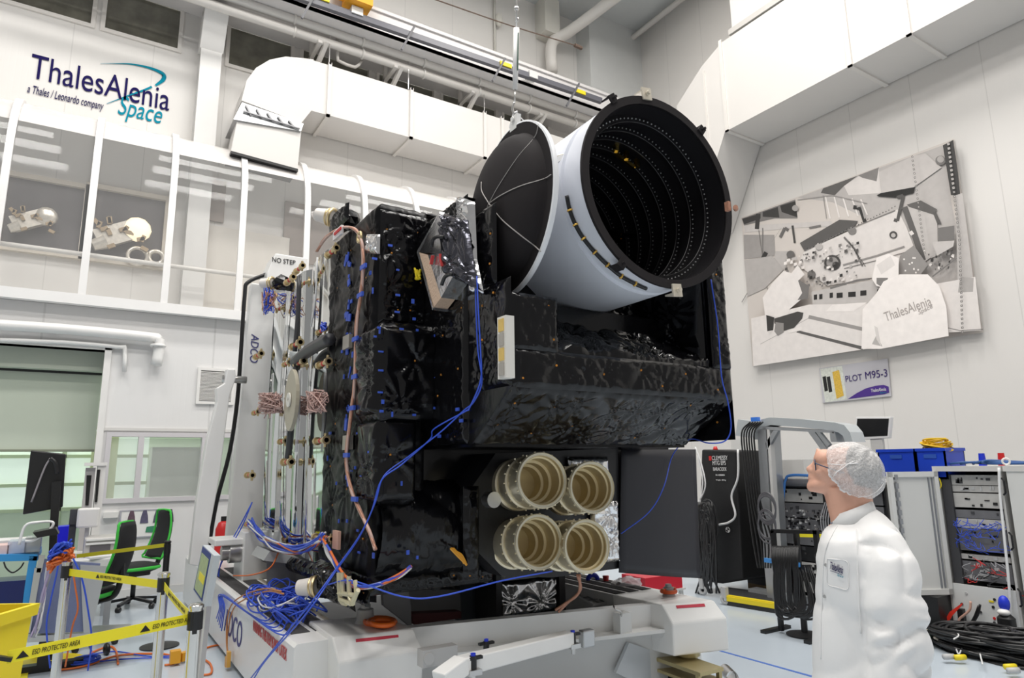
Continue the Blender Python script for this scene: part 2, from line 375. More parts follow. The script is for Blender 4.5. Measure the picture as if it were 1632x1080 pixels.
for pts, ws in ((sw, [.002, .01, .02, .035, .05, .065, .06, .03]), (sw2, [.03, .03, .02, .006])):
    mb = MB(); q = spline([onY(x, y, LY-.004) for x, y in pts], 5); L = len(q)
    for i in range(L-1):
        def wd(t): t = t*(len(ws)-1); k = min(int(t), len(ws)-2); return ws[k]+(ws[k+1]-ws[k])*(t-k)
        a, b = q[i], q[i+1]; d = (b-a).normalized(); nn = V((-d.z, 0, d.x)); wa, wb = wd(i/(L-1)), wd((i+1)/(L-1))
        mb.prism([a-nn*wa/2, b-nn*wb/2, b+nn*wb/2, a+nn*wa/2], (0, .004, 0))
    mb.build('swoosh', TEAL, r)
# glazed gallery canopy ----------------------------------------------
YG = 10.42
prof = [(YW, 6.86), (YW-.3, 6.84), (YW-.58, 6.7), (YW-.8, 6.42), (YW-.92, 6.05), (YG+.02, 5.5), (YG, 4.7), (YG, 3.9)]
profs = [(p.x, p.y) for p in spline([V((a, b, 0)) for a, b in prof], 4)]
G = thing('glazed_gallery', 'long glazed visitor gallery with curved canopy and white ribs on the back wall', 'gallery', (0, YG, 3.8))
RIB = mat('rib_white', (.88, .87, .86), .35)
ribx = [onY(x, y, YG).x for x, y in ((-10, 470), (128, 490), (253, 500), (376, 515), (478, 500), (566, 500), (645, 500))]
d0 = (ribx[3]-ribx[1])/2
ribx = [ribx[1]+d0*i for i in range(-5, 9)]
def gal_strip(mb, x0, x1, i0, i1, off=0):
    for i in range(i0, i1):
        (ya, za), (yb, zb) = profs[i], profs[i+1]
        mb.add([(x0, ya-off, za), (x1, ya-off, za), (x1, yb-off, zb), (x0, yb-off, zb)], [(0, 3, 2, 1)])
for x in ribx:
    mb = MB()
    for i in range(len(profs)-1):
        (ya, za), (yb, zb) = profs[i], profs[i+1]
        d = V((0, yb-ya, zb-za)).normalized(); nn = V((0, d.z, -d.y))*.05
        if nn.y > 0: nn = -nn
        a = V((x-.045, ya, za)); b = V((x-.045, yb, zb)); wv = V((.09, 0, 0))
        mb.hexa([a, a+wv, a+wv+nn, a+nn, b, b+wv, b+wv+nn, b+nn])
    mb.build('rib', RIB, G)
n1 = 13
TOPC = mat('canopy_opaque', (.80, .77, .745), .16, var=.04)
mb = MB(); gal_strip(mb, ribx[0], ribx[-1], 0, n1); mb.build('canopy_top', TOPC, G, True)
PANE = mat('gallery_acrylic', (.78, .78, .77), .04, alpha=.17, var=0, spec=.8)
for a, b in zip(ribx[:-1], ribx[1:]):
    mb = MB(); gal_strip(mb, a, b, n1, len(profs)-1); mb.build('pane', PANE, G, True)
MB().box(ribx[0], ribx[-1], YG-.06, YG+.06, 3.84, 3.98).build('sill', RIB, G)
zr = onY(200, 414, YG+.25).z
MB().tube([(ribx[0], YG+.25, zr), (ribx[-1], YG+.25, zr)], .035, 8, sm=False).build('handrail', OFFW, G, True)
MB().box(ribx[0], ribx[-1], YG, YW, 3.86, 3.9).build('deck', LGREY, G)
# exhibits behind the gallery: two lit display windows
DW = mat('display_wall_dark', (.11, .10, .105), .6, var=.2)
FR = mat('display_frame', (.62, .56, .48), .5)
def display(xa, ya_, xb, yb_, name, lab):
    a = onY(xa, ya_, YW-.02); b = onY(xb, yb_, YW-.02); x0, x1, z1, z0 = a.x, b.x, a.z, b.z
    r = thing(name, lab, 'display window', ((x0+x1)/2, YW-.05, z0))
    t = .07
    MB().rect(x0, x1, YW-.09, YW, z0, z1, t).build('frame', FR, r)
    MB().box(x0+t, x1-t, YW-.02, YW-.005, z0+t, z1-t).build('backdrop', DW, r)
    return x0, x1, z0, z1, r
x0, x1, z0, z1, r1 = display(5, 272, 132, 415, 'display_window', 'dark display window with satellite model behind gallery, left of the pair')
x0b, x1b, z0b, z1b, r2 = display(138, 292, 262, 432, 'display_window', 'dark display window with brightly lit satellite model, right of the pair')
GM = mat('model_silver', (.75, .7, .62), .3, .6, var=.3, vscale=20)
GLOW = mat('spotlit_model', (1, .86, .6), .4, emit=1.2)  # emission stands in for spotlight falling on the model dish
def satmodel(cx, cz, lab, glow, s=1.):
    y = YW-.16; t = thing('satellite_model', lab, 'model', (cx, y, cz-.2*s))
    R = Matrix.Rotation(math.radians(-28), 3, 'Y')
    b = MB().obox((cx-.1*s, y, cz), .5*s, .1, .26*s, R); b.cyl((cx-.36*s, y, cz-.2*s), (cx-.22*s, y, cz-.12*s), .07*s, .1*s); b.build('body', GM, t)
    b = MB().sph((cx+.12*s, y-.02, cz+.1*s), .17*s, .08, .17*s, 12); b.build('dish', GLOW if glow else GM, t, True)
    b = MB(); random.seed(3)
    for k in range(14): b.obox((cx+random.uniform(-.35, .3)*s, y-.06, cz+random.uniform(-.2, .16)*s), .09*s, .05, .05*s, Matrix.Rotation(random.uniform(0, 3), 3, 'Y'))
    b.build('equipment', mat('model_bronze', (.35, .26, .16), .4, .5, var=.3), t)
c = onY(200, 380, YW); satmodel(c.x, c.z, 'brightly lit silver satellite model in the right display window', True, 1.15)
c = onY(60, 358, YW); satmodel(c.x, c.z, 'dim gold satellite model in the left display window', False, .85)
c = onY(218, 412, YW); t = tag(MB().ring((c.x, YW-.14, c.z), (0, 1, 0), .13, .03).ring((c.x+.25, YW-.14, c.z+.02), (0, 1, 0), .1, .035).build('ring_model', GM, None, True), 'small lit ring shaped model at the foot of the right display window', 'model')
a = onY(322, 283, YW-.03); b = onY(356, 355, YW-.03)
tag(MB().box(a.x, b.x, YW-.05, YW, b.z, a.z).build('wall_panel', mat('panel_brown', (.27, .22, .19), .5)), 'narrow brown panel on the wall behind the gallery', 'panel')
a = onY(310, 355, YW-.1)
tag(MB().box(a.x, a.x+1.5, YW-.12, YW, 3.9, a.z).build('partition_panel', mat('panel_cream', (.72, .68, .62), .5)), 'cream partition board behind the gallery glass', 'partition')
a = onY(455, 320, YW-.05); b = onY(560, 430, YW-.05)
tag(MB().box(a.x, b.x, YW-.06, YW, b.z, a.z).build('wall_panel', mat('panel_brown2', (.30, .25, .22), .4, var=.3)), 'wide brown grey panel seen through the gallery above the white warning box', 'panel')
# trim lines below gallery and pipes on lower wall
tag(MB().tube([onY(-60, 514, YL-.12), onY(100, 524, YL-.12), onY(238, 537, YL-.12), onY(252, 541, YL-.12), onY(254, 552, YL-.12), onY(249, 582, YL-.12)], .07, 12, k=3).ring(onY(252, 551, YL-.12), (0, 0, 1), .085, .02).cyl(onY(88, 520, YL-.12), onY(88, 520, YL)+V((0, .0, -.05)), .03).build('water_pipe', WHITE2, None, True), 'thick white pipe with elbow below the gallery at left', 'pipe')
tag(MB().tube([onY(-60, 540, YL-.06), onY(100, 545, YL-.06), onY(190, 553, YL-.06), onY(199, 555, YL-.06), onY(198, 592, YL-.06)], .028, 10, k=2).build('water_pipe', WHITE2, None, True), 'thin white pipe above the left door opening', 'pipe')
a = onY(316, 585, YL-.03); b = onY(372, 645, YL-.03)
r = thing('vent_grille', 'white louvred vent grille high on the lower wall', 'vent', ((a.x+b.x)/2, YL, b.z))
mb = MB().rect(a.x, b.x, YL-.04, YL, b.z, a.z, .04); mb.build('frame', WHITE, r)
mb = MB(); nl = 22
for i in range(nl):
    z = b.z+.05+(a.z-b.z-.1)*i/nl; mb.prism([(a.x+.04, YL-.035, z), (a.x+.04, YL-.005, z+.02), (a.x+.04, YL-.005, z+.028), (a.x+.04, YL-.035, z+.008)], (b.x-a.x-.08, 0, 0))
mb.build('louvres', LGREY, r); MB().box(a.x+.03, b.x-.03, YL-.006, YL-.002, b.z+.03, a.z-.03).build('cavity', DGREY, r)
# wiring and panel joints
mb = MB().tube([onY(305, 400, YL), onY(305, 570, YL)], .004, 4, sm=False)
# ---------------- crane beam, rails, pipes along the back wall
tag(MB().box(-8, XW, 10.2, YW, 9.28, 9.33).box(-8, XW, 10.2, 10.24, 9.28, 9.72).box(-8, XW, 10.16, 10.3, 9.68, 9.74).build('crane_beam', mat('beam_paint', (.70, .68, .67), .45)), 'white crane runway beam running along the top of the back wall', 'beam')
ra = onY(440, -12, 10.0); rb = onY(958, 161, 10.0); ra = V((-2, 10.0, ra.z))
r = thing('conductor_rail', 'dark grey conductor rail with yellow marks in front of crane beam', 'rail', (3, 10, rb.z-.1))
MB().beam(ra, (rb.x, 10.0, rb.z), .09, .11).build('rail', mat('rail_grey', (.12, .12, .14), .4), r)
zr = rb.z
for x, y in ((496, 5), (655, 55), (800, 105), (918, 145)):
    p = onY(x, y, 9.93); MB().beam(onY(x+5, y-12, 9.93), onY(x-15, y+24, 9.93), .035, .035).build('hanger', mat('hanger_grey', (.12, .12, .13), .5), r)
for x, y in ((512, 9), (806, 110), (925, 150)):
    p = onY(x, y, 9.95); MB().box(p.x-.13, p.x+.13, 9.93, 9.97, zr-.04, zr+.04).build('marker', YEL, r)
for x, y in ((569, 28), (850, 123)):
    p = onY(x, y, 9.95); MB().box(p.x-.1, p.x+.1, 9.93, 10.1, zr-.07, zr+.07).build('clamp', LGREY, r)
yp = 10.55
def xpipe(xa, ya_, xb, yb_, rad, lab, ydepth):
    a = onY(xa, ya_, ydepth); b = onY(xb, yb_, ydepth); z = (a.z+b.z)/2
    o = MB().tube([(-4, ydepth, z), (b.x, ydepth, z)], rad, 12, sm=False)
    for k in range(6): o.ring((a.x+(b.x-a.x)*(k+.5)/6, ydepth, z), (1, 0, 0), rad+.005, .02, 12)
    tag(o.build('service_pipe', OFFW, None, True), lab, 'pipe'); return z
z1p = xpipe(410, 19, 950, 188, .075, 'white service pipe on brackets, upper of the two by the crane beam', yp)
z2p = xpipe(410, 36, 950, 205, .075, 'white service pipe on brackets, lower of the two by the crane beam', yp+.05)
for x, y in ((520, 92), (640, 130), (762, 170), (870, 200)):
    p = onY(x, y, yp); o = MB().beam((p.x-.12, YW-.3, z2p-.55), (p.x+.0, yp, z2p-.02), .07, .07).beam((p.x-.12, yp-.02, z2p-.07), (p.x-.12, YW, z2p-.07), .07, .05).beam((p.x-.12, YW-.32, z2p-.7), (p.x-.12, YW-.32, 9.3), .07, .07)
    tag(o.build('pipe_bracket', OFFW), 'white triangular steel bracket carrying the two pipes', 'bracket', 'brackets carrying the two pipes')
p = [onY(x, y, yp+.2) for x, y in ((538, 45), (538, 90), (542, 98), (566, 107), (576, 97))]
tag(MB().tube(p, .03, 8, k=2).build('pipe_hook', OFFW, None, True), 'small bent white pipe hook above the duct', 'pipe')
# ---------------- duct on back wall
YD, ZD = 10.57, 7.64
ztop = (onY(524, 104, YD).z+onY(799, 189, YD).z)/2
xl, xr = onY(496, 180, YD).x, 10.2
r = thing('air_duct', 'large beige rectangular air duct with round elbow on the back wall', 'duct', (4, 11, ZD-1))
MB().box(xl, xr, YD, YW-.02, ZD, ztop).build('duct_run', DUCT, r)
for x, y in ((524, 140), (655, 180), (772, 220), (800, 225)):
    X = onY(x, y, YD).x
    mb = MB().box(X-.03, X+.03, YD-.04, YW-.02, ZD-.04, ZD).box(X-.03, X+.03, YD-.04, YD, ZD-.04, ztop+.04).box(X-.02, X+.02, YD-.04, YW, ztop, ztop+.04); mb.build('flange', OFFW, r)
for x, y in ((524, 100), (650, 135), (771, 175)):
    X = onY(x, y, YD).x; MB().tube([(X, YD-.02, ztop), (X, YD-.02, 9.28)], .01, 5, sm=False).build('hanger_rod', STEEL, r)
el = [(496, 182), (496, 98), (478, 92), (455, 90), (430, 95), (408, 108), (393, 128), (385, 160)]
pe = [onY(x, y, YD) for x, y in el]; xe = pe[-1].x
eb = onY(480, 196, YD)
poly = [(xl, YD, ZD), (xl, YD, ztop+.02)] + [(p.x, YD, p.z) for p in pe[2:]] + [(eb.x, YD, eb.z)]
MB().prism(poly, (0, YW-.02-YD, 0)).build('elbow', DUCT, r)
MB().prism([onY(386, 163, YD-.04), onY(484, 197, YD-.04), onY(480, 209, YD-.04), onY(372, 190, YD-.04)], (0, YW-.1-YD, 0)).build('damper_frame', ALU, r)
mb = MB()
for k in range(5):
    u = k/5; mb.beam(onY(392+u*85, 168+u*30, YD-.06), onY(400+u*85, 184+u*22, YD-.06), .025, .025)
mb.beam(onY(388, 177, YD-.07), onY(478, 205, YD-.07), .03, .02); mb.build('linkage', mat('linkage_grey', (.25, .25, .26), .4, .6), r)
MB().prism([onY(378, 192, YD), onY(480, 210, YD), onY(474, 270, YD), onY(368, 241, YD)], (0, YW-.3-YD, 0)).build('outlet', DUCT, r)
MB().prism([onY(368, 240, YD-.01), onY(475, 269, YD-.01), onY(475, 273, YD-.01), onY(368, 244, YD-.01)], (0, YW-.3-YD, 0)).build('gasket', BLACK, r)
# ---------------- right wall duct
XD = 9.2; r = thing('air_duct', 'huge white rectangular air duct with diagonal end along the right wall', 'duct', (10, 4, 7.8))
ZB = 7.9
ya = onX(1165, 60, XD)
def zx(x, y): return onX(x, y, XD)
XDf = onZ(1212, 180, ZB).x
XD = XDf
pts = [zx(1212, 180), zx(1120, 106), zx(1152, 92), zx(1079, 168)]
mid = zx(1200, 30).z
ydg = zx(1118, 106).y; yend = zx(1079, 168).y
poly = [(XD, -3.5, ZB), (XD, -3.5, mid), (XD, zx(1152, 93).y, mid-.05), (XD, ydg, zx(1118, 106).z), (XD, yend, zx(1079, 168).z), (XD, yend+.2, ZB-1.4), (XD, yend-.3, ZB-1.6), (XD, zx(1155, 207).y, ZB)]
MB().prism(poly, (XW-.02-XD, 0, 0)).build('duct_run', DUCT, r)
UP = MB().box(XD+.02, XW-.02, -3.5, zx(1166, 50).y, mid+.08, ZC); UP.build('upper_duct', DUCT, r)
MB().box(XD-.03, XW-.02, -3.5, zx(1163, 62).y, mid-.02, mid+.09).build('flange', mat('flange_grey', (.55, .53, .5), .5), r)
for x, y in ((1155, 150), (1355, 100), (1450, 60)):
    Y = zx(x, y).y; MB().box(XD-.03, XD, Y-.035, Y+.035, ZB-.03, mid).box(XD-.03, XW-.02, Y-.035, Y+.035, ZB-.03, ZB).build('flange', OFFW, r)
Y = zx(1125, 160).y; MB().box(XD-.02, XD, Y-.02, Y+.02, ZB-.6, mid-.4).build('flange', OFFW, r)
# ceiling corner pipes
zc = 12.0
a, b = onX(1085, 0, XW-.25), onX(957, 98, XW-.25)
tag(MB().tube([(XW-.25, -3, a.z), (XW-.25, b.y, a.z), (XW-.25, b.y, a.z-1.2)], .07, 8, sm=False).build('ceiling_pipe', OFFW, None, True), 'long thin white pipe along the ceiling edge above the grey wall', 'pipe')
q = [onY(x, y, YW-.35) for x, y in ((878, 125), (878, 75))]; s_ = [onZ(1000, -30, 12.1), onZ(905, 52, 12.1)]
q = [onY(880, 115, YW-.3), onY(878, 78, YW-.3), onY(885, 62, YW-.3), onY(905, 52, YW-.5), V((onZ(975, 0, 11.9).x, onZ(975, 0, 11.9).y, 11.9)), V((onZ(1040, -50, 11.9).x, onZ(1040, -50, 11.9).y, 11.9))]
tag(MB().tube(q, .13, 12, k=3).build('ceiling_pipe', OFFW, None, True), 'thick white bent pipe climbing the back wall to the ceiling', 'pipe')
a = onY(864, 0, YW-.3)
tag(MB().box(a.x, a.x+.42, YW-.4, YW, onY(864, 50, YW-.3).z, ZC).build('junction_box', mat('beige_box', (.70, .68, .62), .5)), 'beige boxed duct on the upper back wall below the ceiling', 'box')
struct(MB().box(onY(940, 80, YW-.5).x, XW, YW-.5, YW, 9.74, ZC).build('wall_corner', mat('pale_corner', (.66, .67, .66), .5)))
p = onY(795, 32, YW-.1)
tag(MB().sph((p.x, YW-.1, p.z), .09, .08, .17).tube([(p.x-.08, YW-.05, p.z+1), (p.x-.08, YW-.05, p.z-1)], .025, 6, sm=False).build('wall_sounder', mat('beige_box', (.70, .68, .62), .5), None, True), 'small oval beige wall device with conduit on upper wall', 'alarm')
p = onY(560, 2, 9.9)
tag(MB().box(p.x-.1, p.x+.35, 9.8, 10.1, p.z-.02, p.z+.5).box(p.x-.3, p.x+.0, 9.85, 10.05, p.z+.05, p.z+.5).build('crane_trolley', mat('crane_orange', (.85, .38, .02), .4)), 'orange crane trolley on top of the crane beam', 'crane trolley')
# hoist sling above the satellite
D = 6.0
r = thing('hoist_load_cell', 'white hanging hoist bar with chain and hook above the black cover', 'hoist', onD(822, 190, D))
MB().tube([onD(823, -40, D), onD(823, 45, D)], .008, 6, sm=False).sph(onD(823, 14, D), .025).ring(onD(824, 32, D), (1, 0, 0), .02, .007, 12).build('chain', STEEL, r, True)
MB().cyl(onD(823, 45, D), onD(821, 142, D), .027, .024, 12).build('bar', WHITE2, r, True)
MB().beam(onD(826, 52, D-.03), onD(825, 112, D-.03), .008, .012).build('stripe', mat('dark_green', (.02, .09, .05), .5), r)
MB().tube([onD(821, 142, D), onD(820, 165, D)], .008, 6, sm=False).tube([onD(820, 163, D), onD(817, 172, D), onD(819, 180, D), onD(825, 178, D)], .011, 8).build('hook', STEEL, r, True)
mb = MB().tube([onD(819, 178, D), onD(814, 195, D), onD(812, 204, D)], .006, 5).tube([onD(822, 178, D), onD(830, 188, D), onD(838, 196, D)], .006, 5); mb.build('sling', CABW, r)
a, b = onY(690, -2, 9.5), onY(916, 72, 9.5)
tag(MB().tube([a, (a+b)/2+V((0, 0, -.03)), b], .012, 5).cyl(b, onY(927, 77, 9.5), .04, .04, 8).build('pull_cord', mat('cord_dark', (.12, .08, .06), .6)), 'thin dark crane cord with small brown weight at its end', 'cord')
# ------------------------------------------------------------------ the satellite
SAT = thing('satellite', 'large satellite wrapped in crumpled black foil on the white trolley', 'satellite', (2.8, 4.6, .75))
FM = [FOIL, BUTTON]
def FP(name, *patches, mats=None, seed=1, sp=.22, amp=.026, step=.016, dots=1):
    mb = MB()
    for i, (p0, pu, pv, n) in enumerate(patches):
        foil(mb, p0, pu, pv, n, seed+i*7, sp, amp, step, 0, dots=dots)
    return mb.build(name, mats or FM, SAT, True)
XS, XA, YF, XB = 1.95, 1.6, 3.05, 3.76
# side of the front box
FP('side_blanket', ((XS, 3.05, 2.08), (0, .5, 0), (0, 0, .62), (-1, 0, 0)), ((XS, 3.55, 1.78), (0, .7, 0), (0, 0, 1.6), (-1, 0, 0)), ((XS, 3.2, 2.7), (0, .35, 0), (0, 0, .5), (-1, 0, 0)), seed=3, sp=.2, amp=.018)
MB().prism([(XS, 3.05, 2.08), (XS, 3.56, 2.08), (XS, 3.56, 1.78), (XS, 3.5, 1.78)], (.02, 0, 0)).build('side_gusset', FM, SAT)
# front lip, columns, chamfer, underside
FP('front_blanket', ((XS, YF, 2.07), (XB-XS, 0, 0), (0, 0, .22), (0, -1, 0)), seed=11, sp=.2, amp=.02)
FP('front_column', ((XS, YF, 2.28), (.32, 0, 0), (0, 0, .33), (0, -1, 0)), seed=13, sp=.16, amp=.02)
FP('front_column', ((3.58, YF, 2.28), (XB-3.58, 0, 0), (0, 0, .78), (0, -1, 0)), seed=14, sp=.16, amp=.02)
FP('chamfer_blanket', ((XS, YF, 2.08), (XB-XS, 0, 0), (0, .46, -.30), (0, -.55, -.83)), seed=17, sp=.24, amp=.024)
MB().box(XS+.02, XB-.02, 3.5, 4.4, 1.76, 1.80).build('underside_blanket', FOIL, SAT)
FP('recess_blanket', ((XS+.3, YF+.02, 2.28), (1.35, 0, 0), (0, .75, .42), (0, -.5, .86)), seed=23, sp=.26, amp=.045, dots=None)
FP('recess_back_blanket', ((2.25, 3.72, 2.62), (1.35, 0, 0), (0, .05, .5), (0, -1, 0)), ((3.575, 3.1, 2.3), (0, .7, 0), (0, 0, .65), (-1, 0, 0)), seed=29, sp=.3, amp=.04, dots=None)
FP('right_side_blanket', ((XB, 3.05, 1.8), (0, 1.3, 0), (0, 0, 1.4), (1, 0, 0)), seed=25, amp=.02, step=.05)
MB().box(XS+.01, 2.25, YF+.02, 3.9, 2.1, 2.6).box(2.2, XB-.01, 3.5, 4.3, 1.82, 2.7).box(3.58, XB-.01, 3.08, 4.3, 2.1, 3.0).box(XS+.02, XB-.02, 3.9, 4.5, 1.78, 3.36).build('inner_panel', FOIL, SAT)
FP('top_blanket', ((XS, 3.6, 3.38), (XB-XS, 0, 0), (0, .7, 0), (0, 0, 1)), seed=27, amp=.03, step=.04)
# rear body A with edge frame
ZA0, ZA1 = .95, 3.46
FP('edge_blanket', ((XA, 4.2, ZA0), (0, 1.04, 0), (0, 0, ZA1-ZA0), (-1, 0, 0)), ((XA, 4.2, ZA0), (.36, 0, 0), (0, 0, ZA1-ZA0), (0, -1, 0)), ((XA, 4.2, ZA1), (.5, 0, 0), (0, 1.04, 0), (0, 0, 1)), seed=31, sp=.32, amp=.022, mats=[mat('matt_black_foil', (.004, .004, .005), .33, bump=.08, bscale=12, spec=.18), BUTTON])
MB().box(XA+.02, 4.35, 4.26, 5.2, .98, 3.42).build('body_core', FOIL, SAT)
# boxes on the flank
def boxfoil(name, x0, x1, y0, y1, z0, z1, seed, amp=.03, sp=.25):
    return FP(name, ((x0, y0, z0), (x1-x0, 0, 0), (0, 0, z1-z0), (0, -1, 0)), ((x0, y0, z0), (0, y1-y0, 0), (0, 0, z1-z0), (-1, 0, 0)), ((x0, y0, z1), (x1-x0, 0, 0), (0, y1-y0, 0), (0, 0, 1)), ((x0, y0, z0), (x1-x0, 0, 0), (0, y1-y0, 0), (0, 0, -1)), seed=seed, amp=amp, sp=sp, dots=1)
a, b = onY(603, 520, 4.05), onY(692, 662, 4.05)
boxfoil('flank_box', a.x, b.x, 4.02, 4.4, b.z, a.z, 41, .035, .35)
a, b = onY(604, 668, 4.08), onY(659, 796, 4.08)
boxfoil('flank_box', a.x, b.x, 4.06, 4.4, b.z, a.z, 43, .03, .35)
FP('flank_blanket', ((XA, 4.18, 2.6), (.36, 0, 0), (0, 0, .82), (0, -1, 0)), seed=45, amp=.03)
# lower sleeve between body and octagonal panel
def sleeve(u, v):
    x = 1.62+.58*u; ang = math.radians(200-220*v); r = .27+.05*u+.018*math.sin(u*19+v*7)+.012*math.sin(v*23-u*11)+.02*abs(math.sin(v*9+u*5))
    return (x, 4.42-.9*r*math.sin(ang)-.02, 1.2+r*math.cos(ang)*(1.05)*-1 if False else 1.2+r*math.cos(ang))
mb = MB()
NU, NV = 60, 60; rs = np.random.RandomState(5); H = rs.uniform(-.003, .003, (NV+1, NU+1))
def slv(u, v):
    i, j = int(round(u*NU)), int(round(v*NV)); x = 1.62+.6*u; t = math.radians(-10+200*v); r = .29+.04*u+.022*abs(math.sin(v*9+u*5))+.014*abs(math.sin(u*8-v*7))+H[j, i]
    return (x, 4.38-r*math.sin(t), 1.23-r*math.cos(t))
mb.grid(slv, NU, NV); mb.build('lower_sleeve', FOIL, SAT, True)
# octagonal front panel with the four short telescopes
YO = 4.0
ox = [(742, 790), (790, 722), (985, 714), (990, 905), (880, 920), (800, 918), (742, 860)]
oc = [onY(x, y, YO) for x, y in ox]
mb = MB().prism(oc, (0, .3, 0))
mb.build('front_panel', mat('black_panel', (.010, .010, .012), .42, bump=.3, bscale=9, spec=.6), SAT)
FP('panel_blanket', (onY(738, 775, YO-.01), (.12, 0, 0), (0, 0, -.62), (0, -1, 0)), seed=51, amp=.02)
MB().box(2.0, 4.35, 4.3, 4.34, .9, 1.8).build('dark_bulkhead', FOIL, SAT)
SHEET = mat('dark_sheet', (.020, .020, .027), .48, bump=.15, bscale=6, spec=.6)
c = [onY(x, y, 3.98) for x, y in ((990, 716), (1108, 716), (1115, 921), (986, 912))]
def shf(u, v):
    p = (c[0]*(1-u)+c[1]*u)*(1-v)+(c[3]*(1-u)+c[2]*u)*v
    return p+V((0, -.05*math.sin(math.pi*u)*(.4+.6*v), 0))
MB().grid(shf, 14, 14).build('dark_radiator_sheet', SHEET, SAT, True, solid=.006)
# baffle tubes in front
def gold(cx, cy, rx, D, n, L, r):
    ctr = onD(cx, cy, D); ax = V(n).normalized(); t = -ax
    p = [(r, 0), (r*.985, -.012), (r*.97, -.014), (r*.97, .03), (r*.92, .035), (r*.92, L*.45), (r*.99, L*.46), (r*.99, L*.50), (r*.93, L*.51), (r*.93, L*.85), (r*1.0, L*.86), (r*1.0, L)]
    tb = MB().lathe(ctr, t, [(a, b+.0) for a, b in p], 40).build('telescope_baffle', GOLD, SAT, 'auto')
    q = [(r, 0), (r*.86, 0.0), (r*.86, .03), (r*.80, .035), (r*.80, L*.35), (r*.70, L*.36), (r*.70, L*.55), (r*.60, L*.56), (r*.6, L*.8), (0, L*.8)]
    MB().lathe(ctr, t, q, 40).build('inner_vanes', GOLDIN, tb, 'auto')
    mb = MB().lathe(ctr, t, [(r*.885, -.004), (r*1.0, -.004), (r*1.0, .008), (r*.885, .008)], 40, close=True)
    mb.build('rim', mat('pale_rim', (.80, .76, .62), .35, .5), tb, 'auto'); mb = MB(); A, B, _ = frame(t)
    for k in range(18):
        th = k*math.pi/9; d = A*math.cos(th)+B*math.sin(th)
        for h in (.015, L*.48): q0 = ctr+t*h+d*(r*.93); mb.cyl(q0, q0+d*(r*.11), .007, n=6)
    tag(mb.build('screws', GOLD, tb), kind='stuff')
    return tb
n0 = (-.15, -.982, .09)
gold(863.7, 764.8, 40, 4.25, n0, .42, .178); gold(943, 776, 37, 4.33, n0, .40, .168)
gold(858.5, 863, 36, 4.25, (-.10, -.985, .11), .42, .174); gold(934.8, 870, 36, 4.30, n0, .42, .170)
a = onD(784, 796, 4.35)
t = MB().cyl(a+V((0, -.03, 0)), a+V((.0, .05, 0)), .052, n=24).build('round_cap', STEEL, SAT, 'auto')
mb = MB(); foil(mb, onY(905, 728, YO-.03), (.38, 0, 0), (0, 0, -.16), (0, -1, 0), 5, .2, .03, .014); foil(mb, onY(940, 800, YO-.03), (.27, 0, 0), (0, 0, -.44), (0, -1, 0), 6, .2, .03, .014)
mb.build('silver_blanket', SILV, SAT, True)
# ---------------- the big cover and its tube
RC = onD(1054.5, 304.5, 4.15); AX = V((-.03, -1, 0)).normalized(); T = -AX; RO, RI = .624, .572
BT = MB().lathe(RC, T, [(RO*.985, .004), (RO*.985, .17), (RO*.955, .175), (RO*.955, .22), (RO*.985, .225), (RO*.985, 1.25)], 72).build('baffle_tube', mat('white_thermal_paint', (.72, .74, .80), .5), SAT, 'auto')
MB().lathe(RC, T, [(RI, -.008), (RO, -.008), (RO, .012), (RI, .012)], 72, close=True).build('front_ring', MATTB, BT, 'auto')
prof = [(RI, .0)]
VB = mat('black_velvet_vane', (.012, .011, .013), .42, spec=.5)
for k in range(9):
    h = .02+.135*k; prof += [(RI, h+.125), (RI*.90, h+.110), (RI*.90, h+.118), (RI, h+.135)]
prof += [(RI, 1.25), (0, 1.25)]
MB().lathe(RC, T, prof, 72).build('inner_vanes', VB, BT, 'auto')
A_, B_, _ = frame(T)
rv = MB()
for k in range(9):
    h = .02+.135*k+.122
    for j in range(100):
        th = 2*math.pi*j/100; d = A_*math.cos(th)+B_*math.sin(th); p = RC+T*(h-.016)+d*(RI*.94); rv.obox(p, .0065, .0065, .0065)
tag(rv.build('rivets', mat('rivet_silver', (.75, .75, .75), .3, .5), BT), kind='stuff')
mb = MB()
for k in range(9):
    h = .02+.135*k+.1075; mb.ring(RC+T*h, T, RI*.9, .0022, 72, 4)
mb.build('vane_edges', mat('vane_edge', (.045, .043, .045), .4, .3), BT)
def tabat(x, y, D=4.14, s=.05, m=BRASS, out=.03):
    p = onD(x, y, D); d = (p-RC); d -= T*d.dot(T); d.normalize(); q = RC+d*(RO+.015); e = T.cross(d)
    M3 = Matrix((e, d, T)).transposed(); b = MB().obox(q-T*.012, s*1.5, s*1.6, .012, M3).obox(q+d*.02+T*.02, s*1.5, .01, .07, M3).cyl(q-T*.02, q-T*.045, s*.28, n=12)
    return b.build('bracket', m, BT)
LB = mat('latch_beige', (.72, .66, .55), .4, .4)
tabat(1046, 158, m=LB); tabat(1060, 464, m=LB)
tabat(960, 172, m=MATTB, s=.035); tabat(1134, 222, m=MATTB, s=.035); tabat(973, 400, m=MATTB, s=.035)
p = onD(1172, 330, 4.2); MB().cyl(p, p+V((.03, .02, 0)), .016, n=10).obox(p+V((-.01, .05, .02)), .025, .03, .06).build('connector', COPPER, BT)
p = onD(995, 253, 4.75); e = (onD(1012, 264, 4.75)-onD(978, 240, 4.75))
mb = MB().beam(onD(979, 243, 4.75), onD(1012, 268, 4.75), .03, .02)
for t_ in (0, .5, 1): q = onD(979, 243, 4.75).lerp(onD(1012, 268, 4.75), t_); mb.obox(q+V((0, -.02, .03)), .03, .03, .06)
mb.build('gold_bracket', mat('bright_gold', (.9, .65, .2), .25, 1), BT)
